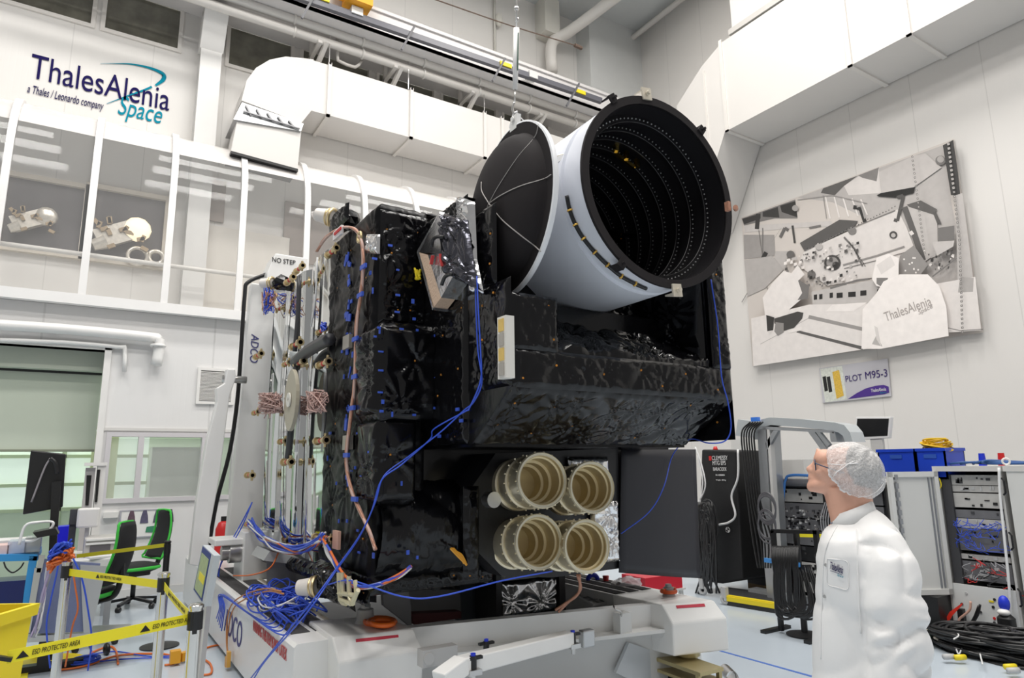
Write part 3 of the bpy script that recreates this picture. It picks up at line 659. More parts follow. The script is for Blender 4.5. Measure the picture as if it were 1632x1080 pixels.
# harness round the tube
mb = MB(); pts = []
A2 = math.atan2(1, 0)
hp = [(903, 312), (908, 335), (917, 358), (930, 380), (948, 402), (968, 422), (990, 440), (1012, 452), (1030, 460)]
cl = []
for x, y in hp:
    d = ray(x, y); best = None
    for s_ in np.linspace(3.6, 5.2, 400):
        q = CAM+d*s_; rr = (q-RC); rr -= T*rr.dot(T)
        if rr.length < RO*.985+.012: best = q; break
    if best is not None: cl.append(best)
if len(cl) > 3:
    MB().tube(cl, .012, 8).build('tube_harness', BLACK, BT, True)
    mb = MB()
    for i in range(1, len(cl)-1): mb.ring(cl[i], cl[i+1]-cl[i-1], .013, .006, 10, 6)
    mb.build('harness_clamps', mat('clamp_gold', (.75, .45, .08), .4, .5), BT)
# cover (open lid) and hinge
DC = onD(811.7, 334.6, 4.25); DN = V((-.994, .09, .02)).normalized(); RD = .562
LID = MB().lathe(DC, DN, [(0, -.03), (RD, -.03), (RD+.004, -.02), (RD+.004, 0), (RD*.985, .004), (RD*.985, -.0), (0, -.001)], 72).build('tube_cover', mat('cover_white', (.82, .83, .85), .4), SAT, 'auto')
dp = [(RD*.985, .003), (RD*.86, .004)]+[(RD*.84*math.cos(t), .012+.16*math.sin(t)**.9) for t in np.linspace(0.02, math.pi/2, 12)]
MB().lathe(DC, DN, dp, 72).build('cover_dome', MATTB, LID, 'auto')
for x, y in ((815, 200), (820, 478)):
    p = onD(x, y, 4.3); d = (p-DC); d -= DN*d.dot(DN); d.normalize(); q = DC+d*(RD+.02); M3 = Matrix((DN.cross(d), d, DN)).transposed()
    MB().obox(q-DN*.01, .09, .1, .03, M3).cyl(q+DN*.01+d*.02, q+DN*.018+d*.02, .018, n=12).build('cover_lug', WHITE, LID)
def dome(x, y, off=.012):
    d = ray(x, y); last = None
    for s_ in np.linspace(3.5, 5.2, 900):
        q = CAM+d*s_; r = q-DC; h = r.dot(DN); rad = (r-DN*h).length
        hh = .004 if rad > RD*.84 else .012+.16*math.sqrt(max(0, 1-(rad/(RD*.84))**2))
        if h <= hh+off and rad < RD+.02: return q
    return CAM+d*4.3
STR = mat('lid_string', (.45, .42, .40), .6)
for pts, r_ in (([(878, 278), (866, 285), (830, 296), (800, 310), (779, 324)], .0028), ([(779, 324), (768, 305), (767, 290)], .0035), ([(779, 324), (800, 350), (830, 375), (850, 390), (862, 401)], .004), ([(858, 198), (852, 218), (825, 250), (795, 295), (779, 324)], .0022), ([(779, 324), (770, 350), (766, 400), (769, 430)], .0022)):
    MB().tube([dome(q.x, q.y, .004+r_) for q in spline([V((x, y, 0)) for x, y in pts], 8)], r_, 5, k=1).build('lid_string', STR, LID, True)
H0 = onD(899, 275, 4.12)
hg = MB().cyl(H0+V((0, 0, -.13)), H0+V((0, 0, -.02)), .043, n=20).cyl(H0+V((0, 0, .0)), H0+V((0, 0, .05)), .03, n=16).cyl(H0+V((0, 0, .06)), H0+V((0, 0, .1)), .045, n=20).cyl(H0+V((0, 0, -.16)), H0+V((0, 0, .12)), .012, n=8)
hg.obox(H0+V((.06, .02, -.02)), .05, .06, .22).build('hinge_motor', WHITE2, SAT, 'auto')
MB().obox(H0+V((.09, 0, -.03)), .03, .05, .04).ring(H0+V((0, 0, .1)), (0, 0, 1), .04, .006).ring(H0+V((0, 0, -.13)), (0, 0, 1), .038, .005).build('hinge_fittings', LB, SAT)
# ---------------- silver star box (diamond) on the flank
def q1(x, y, X=1.82): return onX(x, y, X)
S1 = mat('silver_film', (.70, .70, .72), .22, 1, bump=.15, bscale=6); TAN = mat('cardboard_tan', (.62, .45, .33), .7, bump=.4, bscale=60)
mb = MB()
mb.prism([q1(668, 402), q1(700, 339), q1(712, 400), q1(706, 405)], (.1, 0, 0), 0)
mb.prism([q1(668, 402), q1(690, 491), q1(703, 474), q1(682, 406)], (.1, 0, 0), 1)
mb.prism([q1(682, 406), q1(703, 474), q1(722, 440), q1(712, 402)], (.12, 0, 0), 2)
mb.prism([q1(664, 401), q1(700, 337), q1(701, 341), q1(668, 402)], (.12, 0, 0), 2)
mb.prism([q1(664, 401), q1(668, 402), q1(692, 490), q1(689, 494)], (.12, 0, 0), 2)
mb.build('silver_cover_box', [S1, TAN, mat('clear_film', (.72, .72, .73), .2, .9, bump=.4, bscale=12)], SAT)
for pts in ([(688, 394), (690, 382), (697, 377), (706, 378)], [(704, 454), (708, 443), (714, 438), (720, 437)]):
    MB().tube([q1(x, y, 1.78) for x, y in pts], .012, 8, k=3).build('handle', RUBB, SAT, True)
for pts in ([(687, 421), (690, 407)], [(705, 424), (702, 405)]):
    MB().beam(q1(*pts[0], 1.8), q1(*pts[1], 1.8), .02, .01).build('red_strap', mat('red_strap', (.6, .05, .05), .6), SAT)
mb = MB(); p0 = q1(702, 338, 1.86); foil(mb, p0, q1(745, 350, 1.86)-p0, q1(716, 440, 1.86)-p0, (-1, 0, 0), 61, .2, .04, .012)
mb.build('crumpled_film', [mat('dark_silver_foil', (.10, .10, .12), .2, .9, bump=.3, bscale=9)], SAT, True)
mb = MB(); p0 = q1(733, 313, 1.9); foil(mb, p0, q1(757, 322, 1.9)-p0, q1(736, 405, 1.9)-p0, (-1, 0, 0), 62, .18, .035, .012)
p0 = q1(740, 400, 1.9); foil(mb, p0, q1(757, 395, 1.9)-p0, q1(753, 470, 1.9)-p0, (-1, 0, 0), 65, .18, .03, .012); mb.build('silver_blanket', SILV, SAT, True)
FP('shoulder_blanket', (q1(668, 366, 1.9), q1(735, 314, 1.9)-q1(668, 366, 1.9), (0, 0, -.25), (-1, 0, 0)), seed=64, sp=.12, amp=.03)
mb = MB(); p0 = onY(880, 560, 3.4); foil(mb, onY(740, 470, 3.3), (.3, 0, 0), (0, 0, -.12), (-.3, -1, 0), 66, .18, .03, .012); 
# test strip with gold squares
YS0, YS1 = onX(791, 507, 1.885), onX(804, 602, 1.885)
mb = MB().box(1.885, 1.94, YS1.y-.02, YS0.y-.01, YS1.z, YS0.z-.0, 0)
st = mb.build('coupon_strip', mat('strip_white', (.75, .73, .68), .5), SAT); zz = np.linspace(YS0.z-.05, YS1.z+.05, 4)
for i, z in enumerate(zz):
    MB().box(1.878, 1.886, YS1.y, YS0.y-.03, z-.035, z+.035).build('coupon', mat('coupon_gold', (.85, .6, .18), .4, .4) if i % 2 == 0 else mat('coupon_grey', (.5, .47, .42), .4, .5), st)
# ---------------- rear service module with mirror radiators
MIR = mat('mirror_radiator', (.70, .72, .72), .05, 1, bump=.03, bscale=2.2, var=.02)
zt0, zt1 = 3.45, 3.5
fac = [(1.62, 5.24), (1.60, 5.7), (1.66, 6.05), (1.60, 6.2), (1.60, 6.7), (1.64, 6.95), (1.58, 7.2), (1.66, 7.5), (1.72, 7.72)]
for (xa, ya_), (xb, yb_) in zip(fac[:-1], fac[1:]):
    def g(u, v, xa=xa, xb=xb, ya_=ya_, yb_=yb_):
        bow = .012*math.sin(math.pi*u)+.006*math.sin(v*7+xa*30)
        return (xa+(xb-xa)*u-bow, ya_+(yb_-ya_)*u, .92+(3.48-.92)*v)
    MB().grid(g, 4, 24).build('mirror_radiator', MIR, SAT, True)
MB().box(1.75, 4.3, 5.2, 7.7, .95, 3.42).build('service_module', mat('module_grey', (.3, .3, .3), .5), SAT)
def strut(pts, X, r_, m, name='strut', n=6): return MB().tube([onX(x, y, X) for x, y in pts], r_, n, k=3).build(name, m, SAT, True)
DST = mat('dark_strap', (.05, .05, .055), .4)
strut([(477, 440), (475, 500), (470, 560)], 1.5, .022, DST); strut([(473, 580), (466, 650), (463, 690), (459, 730)], 1.5, .03, DST)
strut([(470, 577), (490, 560), (515, 545), (526, 540)], 1.5, .05, DST)
strut([(478, 590), (476, 650), (472, 720)], 1.47, .014, mat('clear_rod', (.6, .6, .62), .15, alpha=.5, var=0))
strut([(521, 590), (520, 650), (516, 695)], 1.5, .006, DST)
strut([(506, 410), (503, 470), (496, 520)], 1.5, .008, CABW, 'cord')
def clampf(x, y, s=1., X=1.5):
    p = onX(x, y, X); L = .13*s
    b = MB().cyl(p+V((0, -L, 0)), p+V((0, L, 0)), .018*s, n=10).cyl(p+V((0, -L, 0)), p+V((0, -L*.7, 0)), .032*s, n=10).cyl(p+V((0, L*.7, 0)), p+V((0, L, 0)), .032*s, n=10).cyl(p+V((0, -L*.8, -.05*s)), p+V((0, -L*.8, .05*s)), .012*s, n=8)
    o = b.build('brass_clamp', BRASS, SAT, 'auto'); MB().cyl(p+V((0, -.012, 0)), p+V((0, .018, 0)), .0205*s, n=10).build('red_band', RED, o)
for x, y, s in ((477, 428, .9), (462, 446, 1), (434, 474, .9), (425, 489, .9), (529, 401, .9), (472, 549, 1.1), (412, 566, 1.1), (457, 579, .8), (478, 578, 1), (516, 579, 1), (408, 657, .9), (451, 703, .9), (512, 702, 1.0), (458, 736, 1.1), (398, 757, 1.1), (510, 858, 1.0), (424, 862, .8), (441, 873, .8), (395, 836, .8), (513, 527, .8), (522, 857, .7)): clampf(x, y, s)
OV = mat('oval_plate', (.50, .46, .36), .5)
a = onX(462, 637, 1.42); mb = MB(); ply = []
for k in range(28):
    t_ = 2*math.pi*k/28; ply.append((a.x, a.y+.19*math.cos(t_)*abs(math.cos(t_))**.2, a.z+.26*math.sin(t_)))
mb.prism(ply, (.03, 0, 0)).build('oval_plate', OV, SAT)
MB().lathe(a+V((-.005, 0, 0)), (1, 0, 0), [(.02, 0), (.06, 0), (.06, -.012), (.02, -.012)], 20, close=True).build('plate_socket', mat('socket_white', (.8, .78, .72), .4), SAT)
PINK = mat('pink_wires', (.60, .40, .36), .5, var=.25, vscale=50)
random.seed(5)
def bundle(x0, y0, w_, h_, nW, X, m, r_=.005, name='loose_wires'):
    mb = MB()
    for k in range(nW):
        pts = [onX(x0+random.uniform(-w_, w_), y0+random.uniform(-h_, h_), X-random.uniform(0, .12)) for _ in range(4)]
        mb.tube(pts, r_, 4, k=3)
    return tag(mb.build(name, m, SAT, True), kind='stuff')
bundle(431, 642, 20, 16, 60, 1.5, PINK); bundle(505, 640, 18, 18, 30, 1.52, PINK); bundle(430, 645, 14, 24, 8, 1.5, PINK)
bundle(429, 480, 9, 22, 16, 1.5, CABB); bundle(428, 482, 12, 20, 10, 1.5, COPPER)
bundle(516, 521, 5, 8, 8, 1.45, CABB)
# blue and white harness along the lower edge
for sd, m, n_ in ((1, CABB, 9), (2, CABW, 7), (3, CABO, 2), (6, CABB, 6)):
    random.seed(sd)
    for k in range(n_):
        pts = [onX(x+random.uniform(-4, 4), y+random.uniform(-7, 7), 1.5-random.uniform(0, .08)) for x, y in ((398, 832), (415, 852), (436, 868), (470, 876), (497, 868), (515, 855))]
        MB().tube(pts, .008, 5, k=4).build('lower_harness', m, SAT, True)
for sd, m in enumerate((CABB, CABB, CABW, CABO, CABO, mat('purple_cable', (.2, .08, .45), .4), CABW, CABB)):
    random.seed(sd+20)
    pts = [onX(x+random.uniform(-3, 3), y+random.uniform(-3, 3), 1.48-.02*(sd % 4)) for x, y in ((512, 856), (524, 880), (540, 905), (555, 925), (575, 936))]+[onY(x+random.uniform(-2, 2), y+random.uniform(-2, 2), 3.98) for x, y in ((605, 930), (635, 918), (654, 903))]
    MB().tube(pts, .009, 6, k=5).build('corner_harness', m, SAT, True)
# copper harness down the black flank
hp = [(505, 400), (520, 378), (545, 363), (565, 365), (576, 385), (579, 420), (575, 470), (568, 520), (566, 600), (561, 650), (552, 730), (560, 780), (572, 810), (588, 845), (598, 875)]
for k in range(4):
    pts = [onX(x+1.3*math.cos(i*2.1+k*1.57), y, 1.53+.012*math.sin(i*2.1+k*1.57)) for i, (x, y) in enumerate(hp)]
    MB().tube(pts, .010, 6, k=6).build('flank_harness', COPPER if k % 2 else mat('pink_cable', (.62, .42, .36), .5), SAT, True)
for x, y in ((580, 425), (575, 470), (567, 540), (566, 600), (562, 650), (553, 725), (566, 795)):
    p = onX(x, y, 1.52); MB().box(p.x-.012, p.x+.004, p.y-.05, p.y+.05, p.z-.015, p.z+.015).build('tape_strip', BTAPE, SAT)
random.seed(9)
tp = [(558, 420), (556, 440), (560, 480), (590, 435), (594, 463), (597, 412), (634, 430), (634, 470), (633, 497), (622, 391), (658, 480), (660, 508), (605, 528), (592, 545), (598, 536), (607, 560), (607, 590), (606, 625), (608, 655), (604, 522), (640, 524), (665, 526), (695, 535), (695, 570), (694, 600), (694, 650), (625, 660), (660, 661), (545, 560), (548, 600), (575, 630), (570, 690), (566, 745), (575, 760), (560, 750), (553, 830), (526, 690), (522, 730), (540, 830), (570, 845), (572, 880), (595, 885), (650, 880), (665, 888), (536, 770), (735, 670), (729, 652), (700, 695), (640, 770), (583, 780), (610, 640), (562, 565), (596, 700), (588, 720), (580, 742)]
for i, (x, y) in enumerate(tp):
    if x < 597: p = onX(x, y, XA-.035); MB().obox(p, .008, random.uniform(.02, .05), random.uniform(.012, .028), Matrix.Rotation(random.choice((0, 1.57)), 3, 'X')).build('tape_strip', BTAPE, SAT)
    elif x < 700: p = onY(x, y, 3.985); MB().obox(p, random.uniform(.015, .035), .008, random.uniform(.010, .02), Matrix.Rotation(random.choice((0, 1.57)), 3, 'Y')).build('tape_strip', BTAPE, SAT)
    else: p = onX(x, y, XS-.04); MB().obox(p, .008, .04, .02).build('tape_strip', BTAPE, SAT)
# shredded blue tape column
mb = MB(); random.seed(12)
for k in range(26):
    x, y = random.uniform(551, 558), random.uniform(400, 780); p = onX(x, y, XA-.035); mb.obox(p, .008, random.uniform(.01, .05), random.uniform(.02, .09), Matrix.Rotation(random.uniform(-.5, .5), 3, 'X'))
tag(mb.build('torn_tape', BTAPE, SAT), kind='stuff')
# thruster like units with protective caps
RHI = V((_R.x, _R.y, 0)).normalized()
CAPW = mat('cap_white', (.78, .74, .70), .4); 
def capunit(x, y, dx, dy, s, X, lab='capped_unit', foilbox=True):
    p = onX(x, y, X); e = (RHI*dx+V((0, 0, -dy))+V((0, .3*abs(dx), 0))).normalized(); b = MB().cyl(p, p+e*.13*s, .062*s, .05*s, n=24)
    o = b.build(lab, CAPW, SAT, 'auto'); MB().cyl(p+e*.131*s, p+e*.135*s, .04*s, n=20).build('red_marking', mat('red_print', (.65, .12, .1), .5), o)
    MB().ring(p, e, .064*s, .012*s, 24).ring(p+e*.03*s, e, .06*s, .008*s, 24).build('brass_flange', BRASS, o, 'auto')
    if foilbox:
        q = p-e*.12*s; b = MB(); random.seed(int(x)); b.sph(q, .10*s, .12*s, .08*s, 12); b.v = [(v[0]+random.uniform(-.012, .012), v[1]+random.uniform(-.012, .012), v[2]+random.uniform(-.012, .012)) for v in b.v]; b.build('foil_wrap', FOIL, o)
capunit(530, 347, -20, -7, 1.15, 1.6); capunit(434, 451, -20, -1, .95, 1.5); capunit(505, 934, -20, 2, 1.05, 1.45)
FP('unit_blanket', (onX(528, 350, 1.56), (0, -.45, 0), (0, 0, -.14), (-1, 0, .3)), seed=77, amp=.03)
mb = MB(); p0 = onX(510, 890, 1.5); foil(mb, p0, onX(560, 912, 1.5)-p0, onX(515, 945, 1.5)-p0, (-1, 0, 0), 78, .1, .05, .02); foil(mb, onX(395, 868, 1.6), onX(530, 905, 1.6)-onX(395, 868, 1.6), (0, 0, -.12), (-1, 0, 0), 79, .1, .03, .03); mb.build('lower_blanket', FOIL, SAT)
FP('lower_edge_blanket', ((XA, 4.2, .78), (0, 1.04, 0), (0, 0, .2), (-1, 0, -.3)), ((XA, 4.2, .85), (.9, 0, 0), (0, 0, .12), (0, -1, -.3)), seed=81, amp=.03)
# yellowish bracket hanging below the corner
LBR = mat('pale_bracket', (.66, .60, .40), .4, .4)
mb = MB()
for pts in ([(540, 912), (542, 955), (552, 962)], [(556, 918), (557, 950), (563, 962)], [(566, 925), (568, 945), (562, 960)], [(545, 912), (546, 950)], [(571, 940), (563, 955)], [(540, 945), (566, 948)], [(543, 955), (560, 962)]):
    mb.tube([onX(x, y, 1.4) for x, y in pts], .014, 6, k=2)
mb.build('lifting_bracket', LBR, SAT)
p = onX(590, 378, 1.55)
mb = MB(); foil(mb, onX(584, 373, 1.55), onX(606, 373, 1.55)-onX(584, 373, 1.55), (0, 0, -.14), (-1, 0, 0), 82, .1, .02, .015); mb.build('silver_patch', SILV, SAT)
p = onX(573, 378, 1.52); MB().ring(p, (1, 0, 0), .035, .012, 16).build('eyelet', BRASS, SAT)
for x, y, s in ((553, 545, 1), (553, 705, 1)): p = onX(x, y, 1.55); MB().box(p.x-.01, p.x+.02, p.y-.07, p.y+.07, p.z-.05, p.z+.05).build('square_fitting', mat('fitting_grey', (.45, .42, .37), .4, .5), SAT)
p = onY(665, 432, 4.0); mb = MB(); random.seed(2)
for k in range(8): mb.tube([onX(664+random.uniform(-6, 6), 436+random.uniform(-9, 9), 1.85) for _ in range(3)], .008, 5)
tag(mb.build('yellow_wires', YEL, SAT), kind='stuff')
mb = MB(); random.seed(4)
for k in range(7): mb.tube([onY(x+random.uniform(-3, 3), y+random.uniform(-3, 3), 3.95) for x, y in ((720, 876), (733, 885), (742, 898))], .008, 5)
tag(mb.build('orange_wires', mat('amber_film', (.75, .35, .03), .4), SAT), kind='stuff')
p = onX(537, 371, 1.5); MB().box(p.x, p.x+.02, p.y-.1, p.y+.1, p.z-.035, p.z+.035).build('label_tag', mat('label_white', (.8, .78, .78), .5), SAT)
p = onX(537, 368, 1.49); MB().box(p.x, p.x+.01, p.y-.08, p.y+.08, p.z-.01, p.z+.01).build('red_stripe', RED, SAT)
p = onX(534, 860, 1.5); MB().box(p.x, p.x+.02, p.y-.06, p.y+.06, p.z-.06, p.z+.06).build('connector_tag', mat('salmon', (.75, .45, .35), .5), SAT)
# blue test leads (separate from the spacecraft)
cable('test_lead', [onX(757, 430, 1.88), onX(759, 500, 1.86), onX(762, 560, 1.86), onX(768, 608, 1.86), onX(755, 640, 1.86), onX(738, 655, 1.84), onX(700, 690, 1.8), onY(650, 728, 3.9), onY(612, 758, 3.9), onX(598, 800, 1.5), onX(575, 850, 1.45), onX(540, 900, 1.35), onX(500, 955, 1.2), onX(455, 1010, 1.12), onX(400, 1080, 1.1)], .0045, CABB, 'long blue lead from the black cover down the foil flank to the trolley, upper strand')
cable('test_lead', [onX(760, 440, 1.86), onX(763, 505, 1.84), onX(766, 560, 1.84), onX(766, 606, 1.84), onX(748, 650, 1.84), onX(742, 655, 1.84), onX(692, 683, 1.8), onY(685, 700, 3.9), onY(640, 740, 3.9), onY(608, 765, 3.9), onX(592, 815, 1.5), onX(570, 860, 1.45), onX(535, 910, 1.35), onX(490, 975, 1.15), onX(425, 1050, 1.08), onX(405, 1080, 1.08)], .0045, CABB, 'second blue lead twisted beside the long one, lower strand')
cable('test_lead', [onY(1133, 445, 2.98), onY(1144, 520, 2.98), onY(1150, 600, 2.98), onY(1160, 640, 2.98), onY(1165, 680, 2.98), onY(1156, 702, 3.0), onY(1130, 706, 3.1), onY(1098, 700, 3.4), onY(1072, 725, 3.9), onY(1058, 775, 3.85), onY(1035, 815, 3.85), onY(990, 850, 3.88)], .0045, CABB, 'blue lead from the black cover rim down the right edge of satellite')
cable('test_lead', [onX(520, 932, 1.4), onX(560, 925, 1.4), onY(640, 950, 3.5), onY(700, 950, 3.4), onY(800, 925, 3.4), onY(880, 910, 3.5)], .0045, CABB, 'blue lead swinging below the satellite above the silver foil block')
# ------------------------------------------------------------------ the white trolley under the satellite
TR = thing('trolley', 'white wheeled satellite integration trolley with corner boxes and black strips', 'trolley', (2.8, 5.4, 0))
def loc(p): return p
BZ = .57
WT = WHITE2
# left side beam
x0, x1 = 1.21, 1.58
MB().prism([(x0, 4.45, .05), (x0, 4.45, BZ-.02), (x0+.02, 4.45, BZ), (x1, 4.45, BZ), (x1, 4.45, .2), (x1-.05, 4.45, .05)], (0, 5.2, 0)).build('side_beam', WT, TR)
for xa in (x0+.05, x0+.21):
    MB().box(xa, xa+.125, 4.72, 8.2, BZ, BZ+.004).build('antislip_strip', ANTIS, TR)
MB().box(x1-.01, x1+.015, 4.7, 8.3, BZ-.05, BZ+.012).build('edge_rail', mat('rail_beige', (.55, .50, .40), .4, .4), TR)
# right side beam
MB().box(3.85, 4.32, 4.0, 9.6, .05, BZ).build('side_beam', WT, TR)
for xa in (3.88, 4.03, 4.18): MB().box(xa, xa+.11, 4.5, 9.4, BZ, BZ+.004).build('antislip_strip', ANTIS, TR)
# corner boxes
def cbox(t, ch, bz, lab=None):
    """t: four top corners (back-left, back-right, front-right, front-left), ch: chamfer drop points front-left, front-right"""
    bl, br, fr, fl = t; cl, cr = ch
    vs = [bl, br, fr, fl, cl, cr]; dn = [V((p.x, p.y, bz)) for p in (bl, br, cr, cl)]
    vs = vs+dn
    fs = [(0, 3, 2, 1), (3, 4, 5, 2), (4, 9, 8, 5), (0, 6, 9, 4, 3), (1, 2, 5, 8, 7), (0, 1, 7, 6), (6, 7, 8, 9)]
    return MB().add(vs, fs).build('corner_box', WT, TR, bevel=.012)
TZ = .60
t = [onZ(492, 989, TZ), onZ(614, 979, TZ), onZ(660, 1002, TZ), onZ(529, 1015, TZ)]
ch = [onY(537, 1057, t[3].y-.10), onY(673, 1036, t[2].y-.10)]
ch = [V((t[3].x+.01, t[3].y-.12, onY(537, 1057, t[3].y-.12).z)), V((t[2].x+.01, t[2].y-.12, onY(673, 1036, t[2].y-.12).z))]
CB1 = cbox(t, ch, .06)
l0 = onY(567, 1021, t[3].y-.055); 
def redline(xa, ya_, xb, yb_, t, ch, off=.012):
    # line on the sloped front face
    nn = (t[2]-t[3]).cross(ch[0]-t[3]).normalized()
    def hit(x, y): d = ray(x, y); s_ = (t[3]-CAM).dot(nn)/d.dot(nn); return CAM+d*s_
    a, b = hit(xa, ya_), hit(xb, yb_); up = nn.cross(b-a).normalized()*.011; m = nn*(.004 if nn.dot(CAM-a) > 0 else -.004)
    MB().hexa([a-up, b-up, b-up+m, a-up+m, a+up, b+up, b+up+m, a+up+m]).build('red_line', mat('red_line', (.55, .03, .06), .6), TR)
redline(567, 1021, 635, 1014, t, ch)
tr = [onZ(976, 947, TZ), onZ(1062, 938, TZ), onZ(1138, 956, TZ), onZ(1054.5, 963, TZ)]
tr[1] = tr[0]+(tr[2]-tr[3])
chr_ = [V((tr[3].x, tr[3].y-.10, onY(1072, 994, tr[3].y-.10).z)), V((tr[2].x+.02, tr[2].y-.10, onY(1157, 985, tr[2].y-.10).z))]
CB2 = cbox(tr, chr_, .255)
redline(1078, 967, 1123, 964, tr, chr_)
# cross beam and its flange, lower skirt
a, b = onZ(676, 998, .585), onZ(962, 970, .585)
dv = (b-a).normalized(); nv = V((dv.y, -dv.x, 0))
a0 = a-dv*.12; b0 = b+dv*.62
MB().hexa([a0-V((0, 0, .16)), b0-V((0, 0, .16)), b0-V((0, 0, .16))-nv*.08, a0-V((0, 0, .16))-nv*.08, a0, b0, b0-nv*.08, a0-nv*.08]).build('cross_beam', WT, TR)
MB().hexa([a0-V((0, 0, .18))+nv*.13, b0-V((0, 0, .18))+nv*.13, b0-V((0, 0, .18))-nv*.3, a0-V((0, 0, .18))-nv*.3, a0-V((0, 0, .155))+nv*.13, b0-V((0, 0, .155))+nv*.13, b0-V((0, 0, .155))-nv*.3, a0-V((0, 0, .155))-nv*.3]).build('cross_flange', WT, TR)
MB().hexa([a0+V((0, 0, .04-a0.z)), b0+V((0, 0, .04-a0.z)), b0+V((0, 0, .04-a0.z))-nv*.1, a0+V((0, 0, .04-a0.z))-nv*.1, a0-V((0, 0, .19)), b0-V((0, 0, .19)), b0-V((0, 0, .19))-nv*.1, a0-V((0, 0, .19))-nv*.1]).build('skirt_panel', mat('skirt_grey', (.70, .70, .69), .4), TR)
# gusset plate with bolts near the right box
g = [onY(1002, 1026, 4.0), onY(985, 1068, 4.0), onY(1070, 1050, 3.95)]
MB().prism([onY(1003, 1024, 3.98), onY(982, 1072, 3.98), onY(1060, 1110, 3.98), onY(1075, 1048, 3.98)], (0, .03, 0)).build('gusset_plate', mat('gusset_grey', (.62, .65, .68), .4), TR)
a = onY(985, 985, 4.0); 
MB().box(a.x-.05, a.x+.06, a.y-.08, a.y+.0, a.z-.09, a.z+.05).build('lock_block', mat('skirt_grey', (.70, .70, .69), .4), TR)
MB().tube([onY(978, 965, 3.93), onY(981, 970, 3.9), onY(990, 975, 3.9), onY(990, 983, 3.93)], .008, 6).build('lock_lever', STEEL, TR, True)
# folding tow arm: white bars with clamps
y1 = 3.55
MB().beam(onY(733, 1061, 3.4), onY(908, 1017, 3.75), .09, .09).build('tow_bar', WT, TR, bevel=.008)
MB().beam(onY(700, 1085, 3.35), onY(737, 1058, 3.4), .1, .09).build('tow_bar', WT, TR, bevel=.008)
def clampu(x, y, Y, s=1.):
    p = onY(x, y, Y); b = MB().cyl(p+V((0, 0, -.03*s)), p+V((0, 0, .03*s)), .018*s, n=12).box(p.x-.05*s, p.x+.05*s, p.y-.012, p.y+.012, p.z+.012*s, p.z+.026*s)
    o = b.build('clamp', BLACK, TR); MB().cyl(p+V((0, 0, .03*s)), p+V((0, 0, .042*s)), .013*s, n=12).build('blue_button', BLUEP, o)
    MB().cyl(p+V((0, 0, -.09*s)), p+V((0, 0, -.03*s)), .012*s, n=10).box(p.x-.035*s, p.x+.035*s, p.y-.03*s, p.y+.03*s, p.z-.055*s, p.z-.03*s).build('pin', STEEL, o)
clampu(775, 1030, 3.62); clampu(754, 1055, 3.38, 1.1); clampu(913, 1016, 3.72, 1.1)
p = onY(935, 1015, 3.78); MB().box(p.x-.05, p.x+.05, p.y-.03, p.y+.03, p.z-.06, p.z+.05).build('hinge_plate', ALU, TR, bevel=.01)
p = onY(694, 1045, 4.0); MB().box(p.x-.1, p.x+.14, p.y-.03, p.y+.05, p.z-.05, p.z+.05).cyl(p+V((-.06, -.04, 0)), p+V((-.06, .0, 0)), .035, n=16).build('pivot_plate', mat('pivot_grey', (.55, .54, .53), .45), TR)
# rings and bolts on top of the boxes
def ringbolt(x, y, z, s, flat, lab):
    p = onZ(x, y, z); o = MB().lathe(p, (0, 0, 1), [(0, .12*s), (.03*s, .12*s), (.035*s, .11*s), (.035*s, .095*s), (.055*s, .085*s), (.06*s, .02*s), (.07*s, 0), (0, 0)], 20).build('grey_bolt', mat('bolt_grey', (.42, .42, .42), .45), TR, 'auto'); return p
p = ringbolt(582, 991, TZ, 1.0, 1, '')
for k in range(3): 
    c = onZ(606+k*2, 990+k, TZ+.01+.012*k); MB().ring(c, (0.05, -.05, 1), .10-.015*k, .017, 32, 10).build('orange_ring', ORG_, TR, True)
p = ringbolt(1066, 949, TZ, .75, 0, '')
MB().ring(p+V((0, 0, .035)), (0, 0, 1), .055, .016, 28, 8).obox(p+V((-.055, 0, .045)), .03, .03, .03).obox(p+V((.055, 0, .045)), .03, .03, .03).build('orange_lock_ring', mat('orange_metal', (.75, .12, .03), .4), TR, 'auto')
# lettering on the trolley
def txt_on(body, xa, ya_, xb, yb_, H_, X, m, nm='lettering', shear=0):
    a, b = onX(xa, ya_, X), onX(xb, yb_, X); r = (b-a); W_ = r.length; r.normalize(); text(body, a, r, V((-1, 0, 0)).cross(r), W_, H_, m, nm, TR, .003, shear)
NAVY = mat('navy_print', (.05, .05, .2), .5)
# vertical faces seen at a slant: text on the outer face of the left beam reads towards -Y
yy0, yy1 = onX(362, 1012, x0).y, onX(380, 1042, x0).y
text('ADCO', V((x0-.002, yy0+.15, .22)), V((0, -1, 0)), V((0, 0, 1)), abs(yy0-yy1)+.25, .20, NAVY, 'lettering', TR, .003, .15)
text('WARNING THIS ITEM IS NOT LATEX', V((x0-.002, onX(403, 1012, x0).y, .44)), V((0, -1, 0)), V((0, 0, 1)), 1.0, .075, mat('warn_red', (.5, .08, .08), .6), 'lettering', TR, .003)
